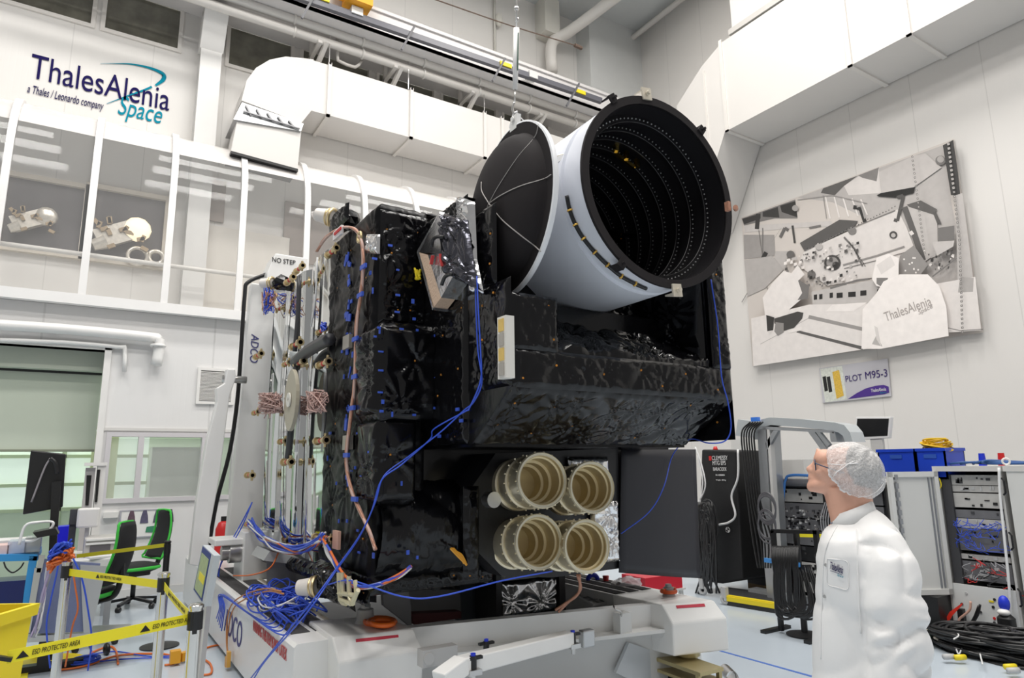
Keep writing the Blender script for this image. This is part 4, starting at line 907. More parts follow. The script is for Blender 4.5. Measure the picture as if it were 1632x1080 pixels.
# white back plate with NO STEP box, cable and trunnion
YP = 7.85
pl = [onY(397, 452, YP), onY(388, 600, YP), onY(367, 845, YP)]
zt = onY(400, 450, YP).z; zb = onY(380, 868, YP).z
MB().prism([(onY(401, 450, YP).x, YP, zt), (onY(388, 600, YP).x, YP, onY(388, 600, YP).z), (onY(362, 850, YP).x, YP, zb+.05), (onY(362, 868, YP).x, YP, zb), (4.3, YP, zb), (4.3, YP, zt)], (0, .16, 0)).build('back_plate', WT, TR, bevel=.015)
a, b = onY(424, 436, YP-.2), onY(488, 443, YP-.2); 
MB().prism([(a.x, YP-.25, a.z), (a.x+.08, YP-.25, onY(430, 404, YP-.2).z), (b.x, YP-.25, onY(430, 404, YP-.2).z), (b.x, YP-.25, a.z-.1), (a.x, YP-.25, a.z-.1)], (0, .4, 0)).build('step_box', WT, TR, bevel=.012)
text('NO STEP', (onY(434, 414, YP-.26).x, YP-.255, onY(434, 414, YP-.26).z-.02), (1, 0, 0), (0, 0, 1), .26, .055, INK, 'lettering', TR, .004)
a = onY(408, 535, YP-.01); text('ADCO', (a.x-.05, YP-.004, a.z+.02), (0, 0, -1), (1, 0, 0), .33, .085, NAVY, 'lettering', TR, .004, .2)
MB().tube([onY(424, 437, YP-.1), onY(395, 450, YP-.08), onY(390, 470, YP-.08), onY(384, 560, YP-.08), onY(378, 640, YP-.06), onY(366, 720, YP-.06), onY(345, 800, YP-.06), onY(333, 868, YP-.06)], .022, 8, k=4).build('black_hose', RUBB, TR, True)
# slanted lever arm
A0, A1 = onX(368, 592, 1.42), onX(322, 880, 1.36)
YA = 7.6
def ar(x, y): return onY(x, y, YA)
MB().prism([ar(362, 587), ar(375, 588), ar(376, 603), ar(366, 632), ar(350, 760), ar(335, 840), ar(330, 905), ar(302, 900), ar(313, 800), ar(330, 700), ar(346, 640), ar(345, 618), ar(358, 610)], (0, .14, 0)).build('lever_arm', WT, TR, bevel=.012)
p = onY(385, 605, YA+.1); MB().cyl((p.x-.2, p.y, p.z), (p.x+.05, p.y, p.z), .04, n=14).build('arm_pin', STEEL, TR, True)
p = onY(373, 880, 7.3); MB().cyl((p.x-.05, p.y, p.z), (p.x+.2, p.y, p.z), .10, n=20).cyl((p.x-.12, p.y, p.z), (p.x-.05, p.y, p.z), .07, n=20).build('trunnion', STEEL, TR, 'auto')
MB().box(p.x+.06, p.x+.32, p.y-.15, p.y+.3, BZ, p.z+.2).box(p.x-.2, p.x+.3, p.y-.1, p.y+.3, p.z+.08, p.z+.14).build('trunnion_block', WT, TR, bevel=.01)
# red extinguisher-like item and orange ring behind the plate
p = onY(405, 790, 8.1)
# grey inner trays
GT = mat('tray_grey', (.20, .20, .20), .5); GT2 = mat('tray_light', (.40, .41, .41), .5)
MB().hexa([onY(425, 945, 6.2), onY(600, 960, 6.0), onY(600, 960, 6.4), onY(425, 945, 6.6), onY(425, 893, 6.2), onY(600, 915, 6.0), onY(600, 915, 6.4), onY(425, 893, 6.6)]).build('rear_tray', GT, TR)
MB().prism([onY(420, 893, 6.15), onY(600, 915, 5.95), onY(600, 903, 5.95), onY(455, 882, 6.15), onY(430, 878, 6.15)], (0, .5, 0)).build('tray_lip', GT2, TR)
MB().box(1.6, 3.9, 4.75, 7.8, .06, .16).build('deck', mat('deck_dark', (.16, .16, .165), .5), TR)
MB().prism([onY(610, 942, 4.8), onY(646, 910, 4.8), onY(655, 966, 4.8), onY(656, 1000, 4.8), onY(612, 965, 4.8)], (0, .05, 0)).build('angled_plate', mat('plate_grey', (.30, .30, .31), .45), TR)
MB().prism([onY(650, 938, 5.0), onY(733, 940, 5.0), onY(735, 976, 5.0), onY(652, 978, 5.0)], (0, .2, .0)).prism([onY(646, 910, 5.3), onY(728, 905, 5.3), onY(733, 942, 5.3), onY(650, 940, 5.3)], (0, .3, 0)).build('inner_tray', GT, TR)
MB().prism([onY(655, 978, 4.9), onY(735, 974, 4.9), onY(735, 985, 4.9), onY(660, 995, 4.9)], (0, .1, 0)).build('inner_sill', mat('dark_red_edge', (.12, .03, .03), .5), TR)
MB().prism([onY(733, 915, 5.2), onY(795, 945, 5.2), onY(798, 985, 5.2), onY(733, 990, 5.2)], (0, .1, 0)).build('side_tray', mat('tray_blue_grey', (.16, .18, .2), .35), TR)
MB().ring(onY(695, 925, 4.95), (0, 1, 0), .05, .025, 20).build('tray_bracket', ALU, TR)
# silver foil block on a black stand
p0 = onY(798, 985, 4.7); p1 = onY(888, 972, 4.7); h = onY(800, 935, 4.7).z-p0.z
mb = MB(); foil(mb, p0, (p1.x-p0.x, 0, 0), (0, 0, h+.04), (0, -1, 0), 91, .3, .035, .010)
r = tag(mb.build('silver_blanket', SILV, TR, True))
MB().box(p0.x-.05, p0.x, 4.68, 4.8, p0.z-.08, p0.z+h+.15).box(p1.x, p1.x+.06, 4.66, 4.85, p0.z-.08, p0.z+h+.25).box(p0.x, p1.x, 4.72, 5.1, p0.z-.1, p0.z+h).build('block_frame', BLACK, TR)
# jack under the right box
J = thing('levelling_jack', 'gold anodised jack plate under the right white corner box', 'jack', (4.15, 3.9, 0))
JG = mat('jack_gold', (.50, .42, .22), .35, .6)
cx, cy = (chr_[0].x+chr_[1].x)/2, chr_[0].y+.1
MB().cyl((cx+.02, cy, .21), (cx+.02, cy, .255), .09, n=20).cyl((cx+.02, cy, .17), (cx+.02, cy, .22), .07, n=20).cyl((cx+.14, cy, .235), (cx+.2, cy, .255), .03, n=10).build('spindle', JG, J, 'auto')
q = [onZ(1030, 1042, .2), onZ(1116, 1072, .2), onZ(1153, 1063, .2), onZ(1070, 1035, .2)]
mb = MB().prism(q, (0, 0, -.025)); mb.prism([onZ(1030, 1042, .2)+V((0, 0, -.08)), onZ(1116, 1072, .2)+V((0, 0, -.08)), onZ(1153, 1063, .2)+V((0, 0, -.08)), onZ(1070, 1035, .2)+V((0, 0, -.08))], (0, 0, -.02))
for k in (0, 1, 2, 3): p = q[k].lerp((q[0]+q[2])/2, .12); mb.box(p.x-.015, p.x+.015, p.y-.015, p.y+.015, .02, .18)
mb.build('plates', JG, J); MB().box(cx-.12, cx+.12, cy-.1, cy+.1, .0, .10).build('motor', BLACK, J)
for x, y in ((1012, 1070), (1162, 1078)):
    p = onZ(x, y, .1); MB().cyl(p+V((0, -.03, 0)), p+V((.1, .12, 0)), .045, n=16, caps=False).cyl(p+V((0.0, -.03, 0)), p+V((.0, -.031, 0)), .045, .034, n=16, caps=False).build('roller', STEEL, J, True)
# step frame of white tubes beyond (grid of aluminium) and items on it
r = thing('grated_step', 'white perforated step plate behind the trolley with red clamp', 'step', (4.6, 6.2, 0))
q = [onZ(903, 937, .5), onZ(965, 926, .5), onZ(1020, 950, .5), onZ(945, 962, .5)]
mb = MB().prism(q, (0, 0, -.02)); mb.build('plate', LGREY, r)
mb = MB()
for k in range(1, 9):
    t_ = k/9; mb.beam(q[0].lerp(q[1], t_)+V((0, 0, .004)), q[3].lerp(q[2], t_)+V((0, 0, .004)), .012, .006)
for k in range(1, 6):
    t_ = k/6; mb.beam(q[0].lerp(q[3], t_)+V((0, 0, .004)), q[1].lerp(q[2], t_)+V((0, 0, .004)), .012, .006)
mb.build('grating', mat('grating_grey', (.3, .3, .3), .5), r)
mb = MB()
for p in q: mb.box(p.x-.02, p.x+.02, p.y-.02, p.y+.02, 0, .48)
for k, p in enumerate(q): MB().box(p.x-.02, p.x+.02, p.y-.02, p.y+.02, 0, .48).build('leg', ALU, r)
# ------------------------------------------------------------------ left foreground: barrier posts, desk, chairs
PCH = mat('post_chrome', (.72, .71, .68), .18, 1)
def post(px, py, lab, ztop=1.0, r_=.032, m=PCH, base=None, heads=((0, 1),), grp=None):
    p = onZ(px, py, ztop) if base is None else V((*base, ztop))
    t = thing('barrier_post', lab, 'barrier post', (p.x, p.y, 0), grp)
    MB().cyl((p.x, p.y, .02), (p.x, p.y, ztop-.02), r_, n=20).build('tube', m, t, 'auto')
    MB().lathe((p.x, p.y, 0), (0, 0, 1), [(0, 0), (.17, 0), (.17, .012), (.05, .03), (0, .03)], 28).build('foot', BLACK if m is BLACK else m, t, 'auto')
    MB().lathe((p.x, p.y, ztop-.02), (0, 0, 1), [(0, -.0), (r_*1.15, 0), (r_*1.15, .012), (r_*.8, .02), (0, .02)], 20).build('top_cap', m, t, 'auto')
    h = MB().cyl((p.x, p.y, ztop-.12), (p.x, p.y, ztop-.035), r_*1.12, n=16)
    d = V((-p.x, -p.y, 0)).normalized(); h.obox((p.x+d.x*r_, p.y+d.y*r_, ztop-.085), .02, .02, .10).build('belt_head', BLACK, t)
    return V((p.x, p.y, ztop))
P1 = post(108, 893, 'chrome barrier post at left in front of the hanging orange cables')
P2 = post(262, 911, 'chrome barrier post, middle of the three, left of the tilted screen')
P3 = post(313, 961, 'chrome barrier post nearest the white trolley')
PB = post(0, 0, 'black barrier post with round base behind the chrome ones', .97, .028, BLACK, base=(.77, 7.49))
PBY = onZ(76, 1056, 0)
P4 = onZ(-45, 1044, .9)
def belt(a, b, w_, m, name, label, sag=.02, txts=(), par=None):
    a, b = V(a), V(b); n = 24; up = V((0, 0, 1)); d = (b-a); h = V((d.x, d.y, 0)).normalized(); nn = V((h.y, -h.x, 0))
    if nn.dot(CAM-a) < 0: nn = -nn
    mb = MB(); pts = [a.lerp(b, i/n)-up*sag*4*(i/n)*(1-i/n) for i in range(n+1)]
    vs = []
    for p in pts: vs += [p-up*w_/2, p+up*w_/2, p+up*w_/2-nn*.002, p-up*w_/2-nn*.002]
    fs = [(i*4+j, i*4+(j+1) % 4, i*4+4+(j+1) % 4, i*4+4+j) for i in range(n) for j in range(4)]
    mb.add(vs, fs); o = mb.build(name, m, par); 
    if par is None: tag(o, label, 'barrier tape')
    for body, t0, t1, hh in txts:
        q0, q1_ = a.lerp(b, t0)-up*sag*4*t0*(1-t0), a.lerp(b, t1)-up*sag*4*t1*(1-t1); rt = (q1_-q0).normalized()
        if rt.dot(_R) < 0: q0, q1_ = q1_, q0; rt = -rt
        u2 = nn.cross(rt).normalized()
        if u2.z < 0: u2 = -u2
        text(body, q0-u2*hh/2+nn*.002, rt, u2, (q1_-q0).length, hh, INK, 'lettering', o, .001, .2)
        k = q0-rt*.055; m2 = MB().prism([k-u2*hh*.7, k+rt*.045-u2*hh*.7, k+rt*.0225+u2*hh*.7], nn*.002); 
        m2.build('warning_triangle', INK, o)
    return o
up5 = V((0, 0, .08))
belt(P1-up5, P2-up5, .05, YELT, 'barrier_tape', 'yellow barrier tape stretched between the left and the middle chrome post', .0, [('ESD PROTECTED AREA', .38, .60, .018)])
belt(P2-up5, P3-up5, .05, YELT, 'barrier_tape', 'yellow barrier tape running from the middle post to the post by the trolley', .015, [('ESD PROTECTED AREA', .25, .75, .018)])
e = onD(312, 984, (P3-CAM).dot(_F)); s5 = onD(-60, 1060, (P3-CAM).dot(_F)*.78)
belt(onD(12, 1047, 2.7), e, .05, YELT, 'barrier_tape', 'yellow barrier tape sloping up from the yellow bin to the right chrome post', .0, [('ESD PROTECTED AREA', .11, .34, .02), ('ESD PROTECTED AREA', .735, .985, .02)])
b0 = onX(277, 872, PB.x); 
o = belt(V((PB.x, PB.y, .93)), onD(122, 886, 6.2), .035, mat('belt_black_yellow', (.55, .5, .02), .5), 'barrier_tape', 'thin black and yellow belt stretched from the black post over the desk', 0)
# yellow round base stand with black column
r = thing('stand', 'black column stand on a round yellow base, hung with orange cables', 'stand', PBY)
MB().lathe(PBY, (0, 0, 1), [(0, 0), (.27, 0), (.27, .01), (.03, .03), (0, .03)], 36).build('base', YEL, r, 'auto')
ct = onD(103, 872, (PBY-CAM).dot(_F)); MB().beam(PBY+V((.02, 0, .02)), V((PBY.x+.02, PBY.y, ct.z)), .08, .06).build('column', BLACK, r)
# yellow bin
q = [onZ(-60, 985, .62), onZ(38, 984, .62)]
D0 = 2.75; A = onD(41, 985, D0); W_ = .5; dx = _R.copy(); dx.z = 0; dx.normalize(); dy = V((-dx.y, dx.x, 0))
r = thing('waste_bin', 'yellow plastic bin with rim cut off by the left photo edge', 'bin', (A.x-.25, A.y, 0))
def binr(z, s_): c = A-dx*.42; c = V((c.x, c.y, z))+dy*.15; return [c+dx*a*.25*s_+dy*b*.17*s_ for a, b in ((-1, -1), (1, -1), (1, 1), (-1, 1))]
mb = MB().loft([binr(.0, .72), binr(A.z-.05, .93), binr(A.z-.05, 1.0), binr(A.z, 1.02), binr(A.z, .92), binr(.06, .66)]); mb.build('shell', YEL, r)
p = onD(8, 1049, D0-.06); MB().obox(p, .05, .03, .015, Matrix.Rotation(.3, 3, 'Y')).build('catch', BLACK, r)
# blue framed cart, further back
YC = 6.95
def yp(x, y, Y=YC): return onY(x, y, Y)
BLF = mat('light_blue_frame', (.03, .27, .60), .4)
r = thing('frame_cart', 'light blue framed cart with dark blue panel at the left edge', 'cart', (yp(0, 1000).x, YC, 0))
a, b = yp(-60, 884), yp(60, 883)
MB().prism([yp(47, 886), yp(60, 886), yp(36, 1018), yp(26, 1018)], (0, .06, 0)).build('leg', BLF, r)
MB().prism([yp(-60, 884), yp(60, 883), yp(60, 893), yp(-60, 896)], (0, .7, 0)).build('frame_top', BLF, r)
MB().prism([yp(-60, 931), yp(41, 924), yp(34, 975), yp(-60, 975)], (0, .3, 0)).build('panel', mat('deep_blue_panel', (.004, .012, .10), .3), r)
MB().prism([yp(-60, 973), yp(34, 973), yp(33, 983), yp(-60, 983)], (0, .3, 0)).build('shelf', DGREY, r)
MB().tube([yp(6, 895), yp(10, 905), yp(20, 912), yp(32, 905), yp(38, 896)], .006, 5).build('wire_loop', RUBB, r, True)
top = yp(0, 884).z
for nm, x0, x1, h_, m, lab in (('clear_box', 12, 40, 20, mat('clear_plastic_box', (.6, .65, .8), .15, alpha=.55), 'clear plastic box with blue parts on the blue framed cart'), ('clear_box', 40, 62, 26, mat('clear_grey_box', (.5, .5, .52), .2, alpha=.7), 'taller clear box behind the blue parts box on the cart'), ('document_stack', -30, 12, 12, mat('paper_red', (.75, .55, .52), .6), 'stack of red and white papers on the cart at the left edge')):
    a, b = yp(x0, 884-h_), yp(x1, 884); tag(MB().box(a.x, b.x, YC+.05, YC+.3, top, a.z).build(nm, m), lab, 'box' if 'box' in nm else 'papers')
a = yp(5, 872, YC+.4); tag(MB().box(yp(-60, 1, YC+.4).x, yp(45, 872, YC+.4).x, YC+.35, YC+.65, top, a.z+.06).build('document_stack', mat('paper_white', (.82, .82, .80), .6)), 'white paper stack behind the clear boxes on the cart', 'papers')
cable('cable_loop', [yp(30, 868), yp(40, 838), yp(60, 832), yp(84, 832), yp(78, 845), yp(55, 860), yp(40, 862)], .012, CABW, 'white cable loop standing above the blue cart')
# screen panels / grid cart
r = thing('panel_cart', 'aluminium framed cart with blue grey mesh panels behind the left chrome post', 'cart', (yp(120, 1020).x, YC, 0))
GB = mat('blue_grey_mesh', (.16, .19, .32), .6, var=.1, vscale=60)
MB().prism([yp(62, 890), yp(160, 898), yp(138, 1006), yp(40, 1010)], (0, .04, 0)).build('mesh_panel', GB, r)
for q in ([(55, 905), (66, 905), (48, 1008), (39, 1008)], [(128, 900), (170, 902), (145, 1008), (133, 1008)], [(62, 885), (72, 885), (66, 912), (58, 912)]):
    MB().prism([yp(x, y, YC-.03) for x, y in q], (0, .05, 0)).build('frame_post', ALU, r)
MB().prism([yp(38, 1014), yp(212, 1004), yp(212, 1013), yp(38, 1024)], (0, .3, 0)).build('bottom_rail', ALU, r)
p = onZ(170, 1034, .05); MB().ring(p, (1, .3, 0), .035, .02, 18).build('caster', BLACK, r, True); p = onZ(55, 1040, .05); MB().ring(p, (1, .3, 0), .035, .02, 18).build('caster', BLACK, r, True)
# desk
YDk = 8.45
def yd(x, y, Y=YDk): return onY(x, y, Y)
zt = yd(160, 890).z
r = thing('desk', 'white top work desk behind the barrier tape', 'desk', (yd(150, 900).x, YDk+.4, 0))
a, b = yd(78, 890), yd(189, 893)
MB().box(a.x, b.x, YDk, YDk+1.1, zt-.09, zt).build('desk_top', WHITE2, r, bevel=.01)
for x in (a.x+.06, b.x-.06):
    for y in (YDk+.1, YDk+1.0): MB().box(x-.03, x+.03, y-.03, y+.03, 0, zt-.09).build('leg', ALU, r)
a = yd(148, 862, YDk+.3); 
r = thing('equipment_case', 'beige and silver equipment case lying on the white desk', 'case', (yd(163, 870, YDk+.3).x, YDk+.5, zt))
x0, x1 = yd(133, 870, YDk+.2).x, yd(193, 870, YDk+.2).x
MB().box(x0, x1, YDk+.2, YDk+.6, zt, zt+.2).build('shell', mat('case_silver', (.60, .58, .55), .4, .3), r, bevel=.02)
MB().box(x0+.06, x1-.1, YDk+.19, YDk+.2, zt+.03, zt+.12).build('dark_panel', mat('dark_mesh', (.12, .11, .12), .6), r)
for k in (0, 1): MB().box(x0+.02, x1-.02, YDk+.18, YDk+.22, zt+.13+.04*k, zt+.15+.04*k).build('edge_strip', WHITE2, r)
mb = MB(); random.seed(8)
o = MB().obox(yd(170, 878, YDk+.12), .34, .22, .02, Matrix.Rotation(.2, 3, 'Z')).build('document_stack', mat('paper_white', (.82, .82, .80), .6)); o.location.z = zt; tag(o, 'loose white papers on the desk in front of the silver case', 'papers')
a, b = yd(84, 851, YDk+.1), yd(108, 851, YDk+.1); bz = zt
mb = MB().prism([(yd(83, 885, YDk+.1).x, YDk+.1, bz), (yd(105, 885, YDk+.1).x, YDk+.1, bz), (yd(110, 838, YDk+.1).x, YDk+.1, yd(110, 838, YDk+.1).z), (yd(87, 840, YDk+.1).x, YDk+.1, yd(87, 840, YDk+.1).z)], (0, .22, 0))
tag(mb.build('storage_box', mat('vivid_blue', (.01, .01, .62), .4)), 'bright blue upright plastic box above the orange cables', 'box')
# monitors / machines behind
YM = 9.4
def ym(x, y, Y=YM): return onY(x, y, Y)
r = thing('analyser', 'tall white and grey measuring column with black slots beside the door frame', 'machine', (ym(148, 880).x, YM, 0))
MB().box(ym(131, 800).x, ym(147, 800).x, YM, YM+.4, 0, ym(140, 745).z).build('body', mat('machine_grey', (.52, .5, .5), .45), r)
MB().box(ym(150, 800).x, ym(163, 800).x, YM-.05, YM+.35, 0, ym(155, 740).z).build('mast', WHITE, r)
MB().prism([ym(138, 757, YM-.01), ym(146, 757, YM-.01), ym(141, 805, YM-.01), ym(136, 805, YM-.01)], (0, .02, 0)).build('slot', BLACK, r)
MB().prism([ym(155, 748, YM-.07), ym(160, 748, YM-.07), ym(155, 800, YM-.07), ym(151, 800, YM-.07)], (0, .02, 0)).build('slot', BLACK, r)
MB().box(ym(128, 800).x, ym(165, 800).x, YM-.07, YM+.4, ym(140, 742).z, ym(140, 737).z).build('top_cover', WHITE, r)
a, b = ym(124, 810, 8.8), ym(157, 840, 8.8)
r = thing('monitor', 'white rounded monitor seen from behind on the desk, left of the socket panel', 'monitor', ((a.x+b.x)/2, 8.8, zt))
MB().box(a.x, b.x, 8.8, 8.86, b.z, a.z).build('housing', WHITE, r, bevel=.02)
MB().box((a.x+b.x)/2-.02, (a.x+b.x)/2+.02, 8.86, 8.9, zt, b.z+.05).box((a.x+b.x)/2-.1, (a.x+b.x)/2+.1, 8.75, 8.95, zt, zt+.015).build('stand', GREYP, r)
a, b = yd(112, 812, 8.9), yd(122, 835, 8.9); tag(MB().box(a.x, b.x, 8.9, 9.1, zt, b.z).box(a.x, b.x+.02, 8.88, 9.12, b.z, a.z).build('microscope', DGREY), 'small black and white instrument between the big dark screen and the white monitor', 'instrument')
# big dark tv seen from the side, on a mobile stand
YT = 7.2
def yt(x, y, Y=YT): return onY(x, y, Y)
r = thing('display_screen', 'large black screen on a mobile black column stand, seen from behind', 'screen', (yt(90, 900).x, YT, 0))
MB().prism([yt(49, 717), yt(105, 723), yt(100, 808), yt(36, 820)], (0, .05, 0)).build('panel', BLACK, r, bevel=.01)
MB().prism([yt(83, 768), yt(98, 766), yt(88, 905), yt(77, 905)], (0, -.08, 0)).build('column', BLACK, r)
MB().box(yt(83, 900).x-.3, yt(83, 900).x+.3, YT-.05, YT+.05, 0, .06).box(yt(83, 900).x-.03, yt(83, 900).x+.05, YT-.06, YT+.04, .05, .8).build('base', BLACK, r)
MB().tube([yt(50, 800, YT-.06), yt(70, 748, YT-.06), yt(80, 730, YT-.06)], .008, 6).build('strap', mat('grey_strap', (.3, .28, .3), .5), r, True)
MB().tube([yt(80, 730, YT-.06), yt(88, 738, YT-.06), yt(91, 755, YT-.06)], .02, 6).build('cable_duct', BLACK, r, True)
MB().prism([yt(55, 845, YT-.1), yt(90, 838, YT-.1), yt(95, 847, YT-.1), yt(62, 853, YT-.1)], (0, -.25, 0)).build('keyboard_tray', BLACK, r)
# socket box and instruction board on the low wall
a, b = onY(165, 816, YL), onY(188, 824, YL)
tag(MB().box(a.x, b.x, YL-.06, YL, b.z, a.z).build('socket_box', WHITE), 'white double socket box on the low wall under the window', 'socket')
a, b = onY(194, 815, YL-.02), onY(262, 852, YL-.02)
r = thing('instruction_board', 'white instruction board with four pictures of instruments behind the chair', 'poster', ((a.x+b.x)/2, YL, b.z))
MB().box(a.x, b.x, YL-.02, YL-.004, b.z, a.z).build('sheet', WHITE2, r)
MB().box(a.x-.02, a.x, YL-.025, YL-.004, b.z, a.z).box(a.x-.02, b.x, YL-.025, YL-.004, a.z, a.z+.015).box(a.x-.02, b.x, YL-.025, YL-.004, b.z-.015, b.z).build('frame', mat('board_frame', (.4, .4, .45), .5), r)
for k, cc in enumerate(((.12, .07, .10), (.1, .09, .16), (.08, .09, .12), (.12, .06, .14))):
    x = a.x+.07+.155*k; MB().prism([(x, YL-.022, b.z+.17), (x+.10, YL-.022, b.z+.17), (x+.09, YL-.022, b.z+.26), (x+.07, YL-.022, b.z+.34), (x+.03, YL-.022, b.z+.34), (x+.01, YL-.022, b.z+.26)], (0, -.004, 0)).build('picture', mat('print_%d' % k, cc, .6, var=.5, vscale=30), r)
MB().prism([(a.x+.3, YL-.022, b.z+.05), (a.x+.42, YL-.022, b.z+.04), (a.x+.44, YL-.022, b.z+.1), (a.x+.4, YL-.022, b.z+.13), (a.x+.31, YL-.022, b.z+.12)], (0, -.004, 0)).build('picture', mat('print_green', (.05, .25, .14), .6), r)
# office chairs
def chair(label, loc_, rot):
    r = thing('office_chair', label, 'chair', (0, 0, 0))
    # seat
    mb = MB(); 
    def rr(w_, d_, z): return [V((w_*math.copysign(abs(math.cos(t))**.5, math.cos(t)), d_*math.copysign(abs(math.sin(t))**.5, math.sin(t)), z)) for t in [2*math.pi*i/28 for i in range(28)]]
    MB().loft([rr(.20, .19, .43), rr(.235, .225, .45), rr(.24, .23, .49), rr(.21, .2, .515), rr(.1, .1, .52)]).build('seat', BLKFAB, r, True)
    MB().loft([rr(.245, .235, .452), rr(.252, .242, .462), rr(.252, .242, .48), rr(.243, .233, .49)], caps=False).build('seat_edge', GREENC, r, True)
    def bs(u, w_, dz=0): 
        z = .56+.58*u; y = .22+.05*math.sin(u*3)+.10*u
        hw = w_*(.185-.05*u)*(1 if u < .9 else 1-(u-.9)*2.0)
        return y, z, hw
    rings = []; rim = []
    for i in range(15):
        u = i/14; y, z, hw = bs(u, 1.15)
        rings.append([V((hw*math.cos(t), y+.035*math.sin(t), z)) for t in [2*math.pi*k/20 for k in range(20)]])
        rim.append((hw, y-.02, z))
    MB().loft(rings).build('backrest', BLKFAB, r, True)
    path = [(h+.004, y, z) for h, y, z in rim]+[(-h-.004, y, z) for h, y, z in reversed(rim)]
    MB().tube(path+[path[0]], .014, 6, k=2).build('back_edge', GREENC, r, True)
    MB().tube([(0, .30, .75), (0, .30, .58), (0, .24, .44), (0, .05, .40)], .03, 8).build('back_support', BLACK, r, True)
    MB().box(-.12, .12, -.12, .14, .37, .43).build('mechanism', BLACK, r, bevel=.015)
    MB().cyl((0, 0, .10), (0, 0, .38), .028, n=14).build('gas_column', BLACK, r, True)
    for k in range(5):
        t = 2*math.pi*k/5+.3; e = V((.30*math.cos(t), .30*math.sin(t), .075)); MB().beam((0, 0, .115), e, .04, .03).build('foot', BLACK, r)
        MB().cyl(e+V((-.02, -.012, -.045)), e+V((.02, .012, -.045)), .03, n=14).build('caster', RUBB, r, True)
    MB().tube([(-.22, .1, .60), (-.25, 0, .62), (-.25, -.1, .62)], .001, 5).build('lever', BLACK, r)
    r.location = loc_; r.rotation_euler = (0, 0, rot); return r
ch = chair('black office chair with green edging, against the wall by the instruction board', (.66, 9.75, 0), math.radians(-66))
dup(ch, (.15, 8.0, 0), math.radians(-118), 'black office chair with green edging, nearer one turned sideways at the desk')
# screens, tilted touch panel at the trolley
Q = [onX(x, y, .95) for x, y in ((323, 870), (339, 886), (320, 962), (309, 938))]
r = thing('touch_panel', 'tilted touch panel with yellow green display beside the trolley end', 'screen', (Q[3].x, Q[3].y, Q[3].z))
Q = [onD(323, 868, 4.6), onD(341, 885, 4.2), onD(326, 966, 4.2), onD(308, 940, 4.6)]
nq = (Q[1]-Q[0]).cross(Q[3]-Q[0]).normalized()
if nq.dot(CAM-Q[0]) < 0: nq = -nq
MB().prism(Q, -nq*.04).build('housing', mat('panel_light', (.62, .66, .7), .4), r)
def qq(u, v, o_=.0): return (Q[0]*(1-u)+Q[1]*u)*(1-v)+(Q[3]*(1-u)+Q[2]*u)*v+nq*o_
def qr(u0, v0, u1, v1, o_, m, nm): return MB().prism([qq(u0, v0, o_), qq(u1, v0, o_), qq(u1, v1, o_), qq(u0, v1, o_)], nq*.002).build(nm, m, r)
qr(.05, .02, .8, .97, .001, mat('panel_navy', (.02, .04, .25), .4), 'bezel'); qr(.12, .14, .74, .92, .004, mat('map_green', (.35, .42, .22), .4, var=.4, vscale=30, emit=.25), 'display'); qr(.3, .5, .72, .66, .007, mat('map_yellow', (.75, .65, .03), .4, emit=.2), 'yellow_note')
MB().beam(qq(.5, 1, -.05), V((qq(.5, 1).x+.02, qq(.5, 1).y+.03, 0)), .05, .05).build('pole', LGREY, r)
# red extinguisher behind the lever arm
a = onY(354, 862, 9.5)
r = thing('fire_extinguisher', 'red fire extinguisher partly hidden behind the white lever arm', 'extinguisher', (a.x, a.y, a.z-.35))
MB().lathe((a.x, a.y, a.z-.35), (0, 0, 1), [(0, 0), (.085, 0), (.09, .03), (.09, .5), (.06, .58), (.03, .6), (0, .6)], 20).build('cylinder', RED, r, 'auto')
MB().box(a.x-.03, a.x+.05, a.y-.02, a.y+.02, a.z+.25, a.z+.31).build('valve', BLACK, r)

# cables: orange hank, blue heaps, floor runs
random.seed(21)
for nm, m, pts, lab in (('cable_hank', CABO, ((78, 905), (92, 893), (106, 884), (116, 881)), 'hank of orange cables hanging over the black column stand'), ('cable_hank', CABB, ((80, 886), (92, 876), (104, 872), (112, 868)), 'small hank of blue cables beside the bright blue box')):
    mb = MB()
    for k in range(14):
        mb.tube([onD(x+random.uniform(-4, 4), y+random.uniform(-9, 9), 4.9+random.uniform(0, .1)) for x, y in pts], .008, 5)
    tag(mb.build(nm, m, None, True), lab, 'cable')
mb = MB()
for k in range(46):
    c = onD(random.uniform(352, 405), random.uniform(912, 935), 5.3); c.z = BZ+.02+random.uniform(0, .14); c.x = random.uniform(1.25, 1.5); c.y = random.uniform(5.0, 5.9)
    R_ = random.uniform(.10, .2); a0 = random.uniform(0, 6.28); tl = random.uniform(-.3, .3)
    mb.tube([c+V((R_*.7*math.cos(a0+t), R_*1.6*math.sin(a0+t), .03*math.sin(2*t)+tl*.1*math.cos(t))) for t in np.linspace(0, 5.2, 9)], .006, 5, m=0 if random.random() < .85 else 1)
tag(mb.build('cable_heap', [CABB, CABW], None, True), 'tangled heap of blue cables lying on the trolley side beam', 'cable')
for k in range(5):
    X_ = 1.19; cable('hanging_cable', [V((1.3, 5.3-.12*k, BZ+.05)), V((1.19, 5.3-.12*k, BZ)), onX(352+k*1.5, 950+random.uniform(-5, 5), X_), onX(350+k*2, 968, X_), onX(345+2*k, 985+5*k, X_)], .005, CABB, 'blue cable end drooping from the heap over the beam edge', group='cable ends drooping over the beam')
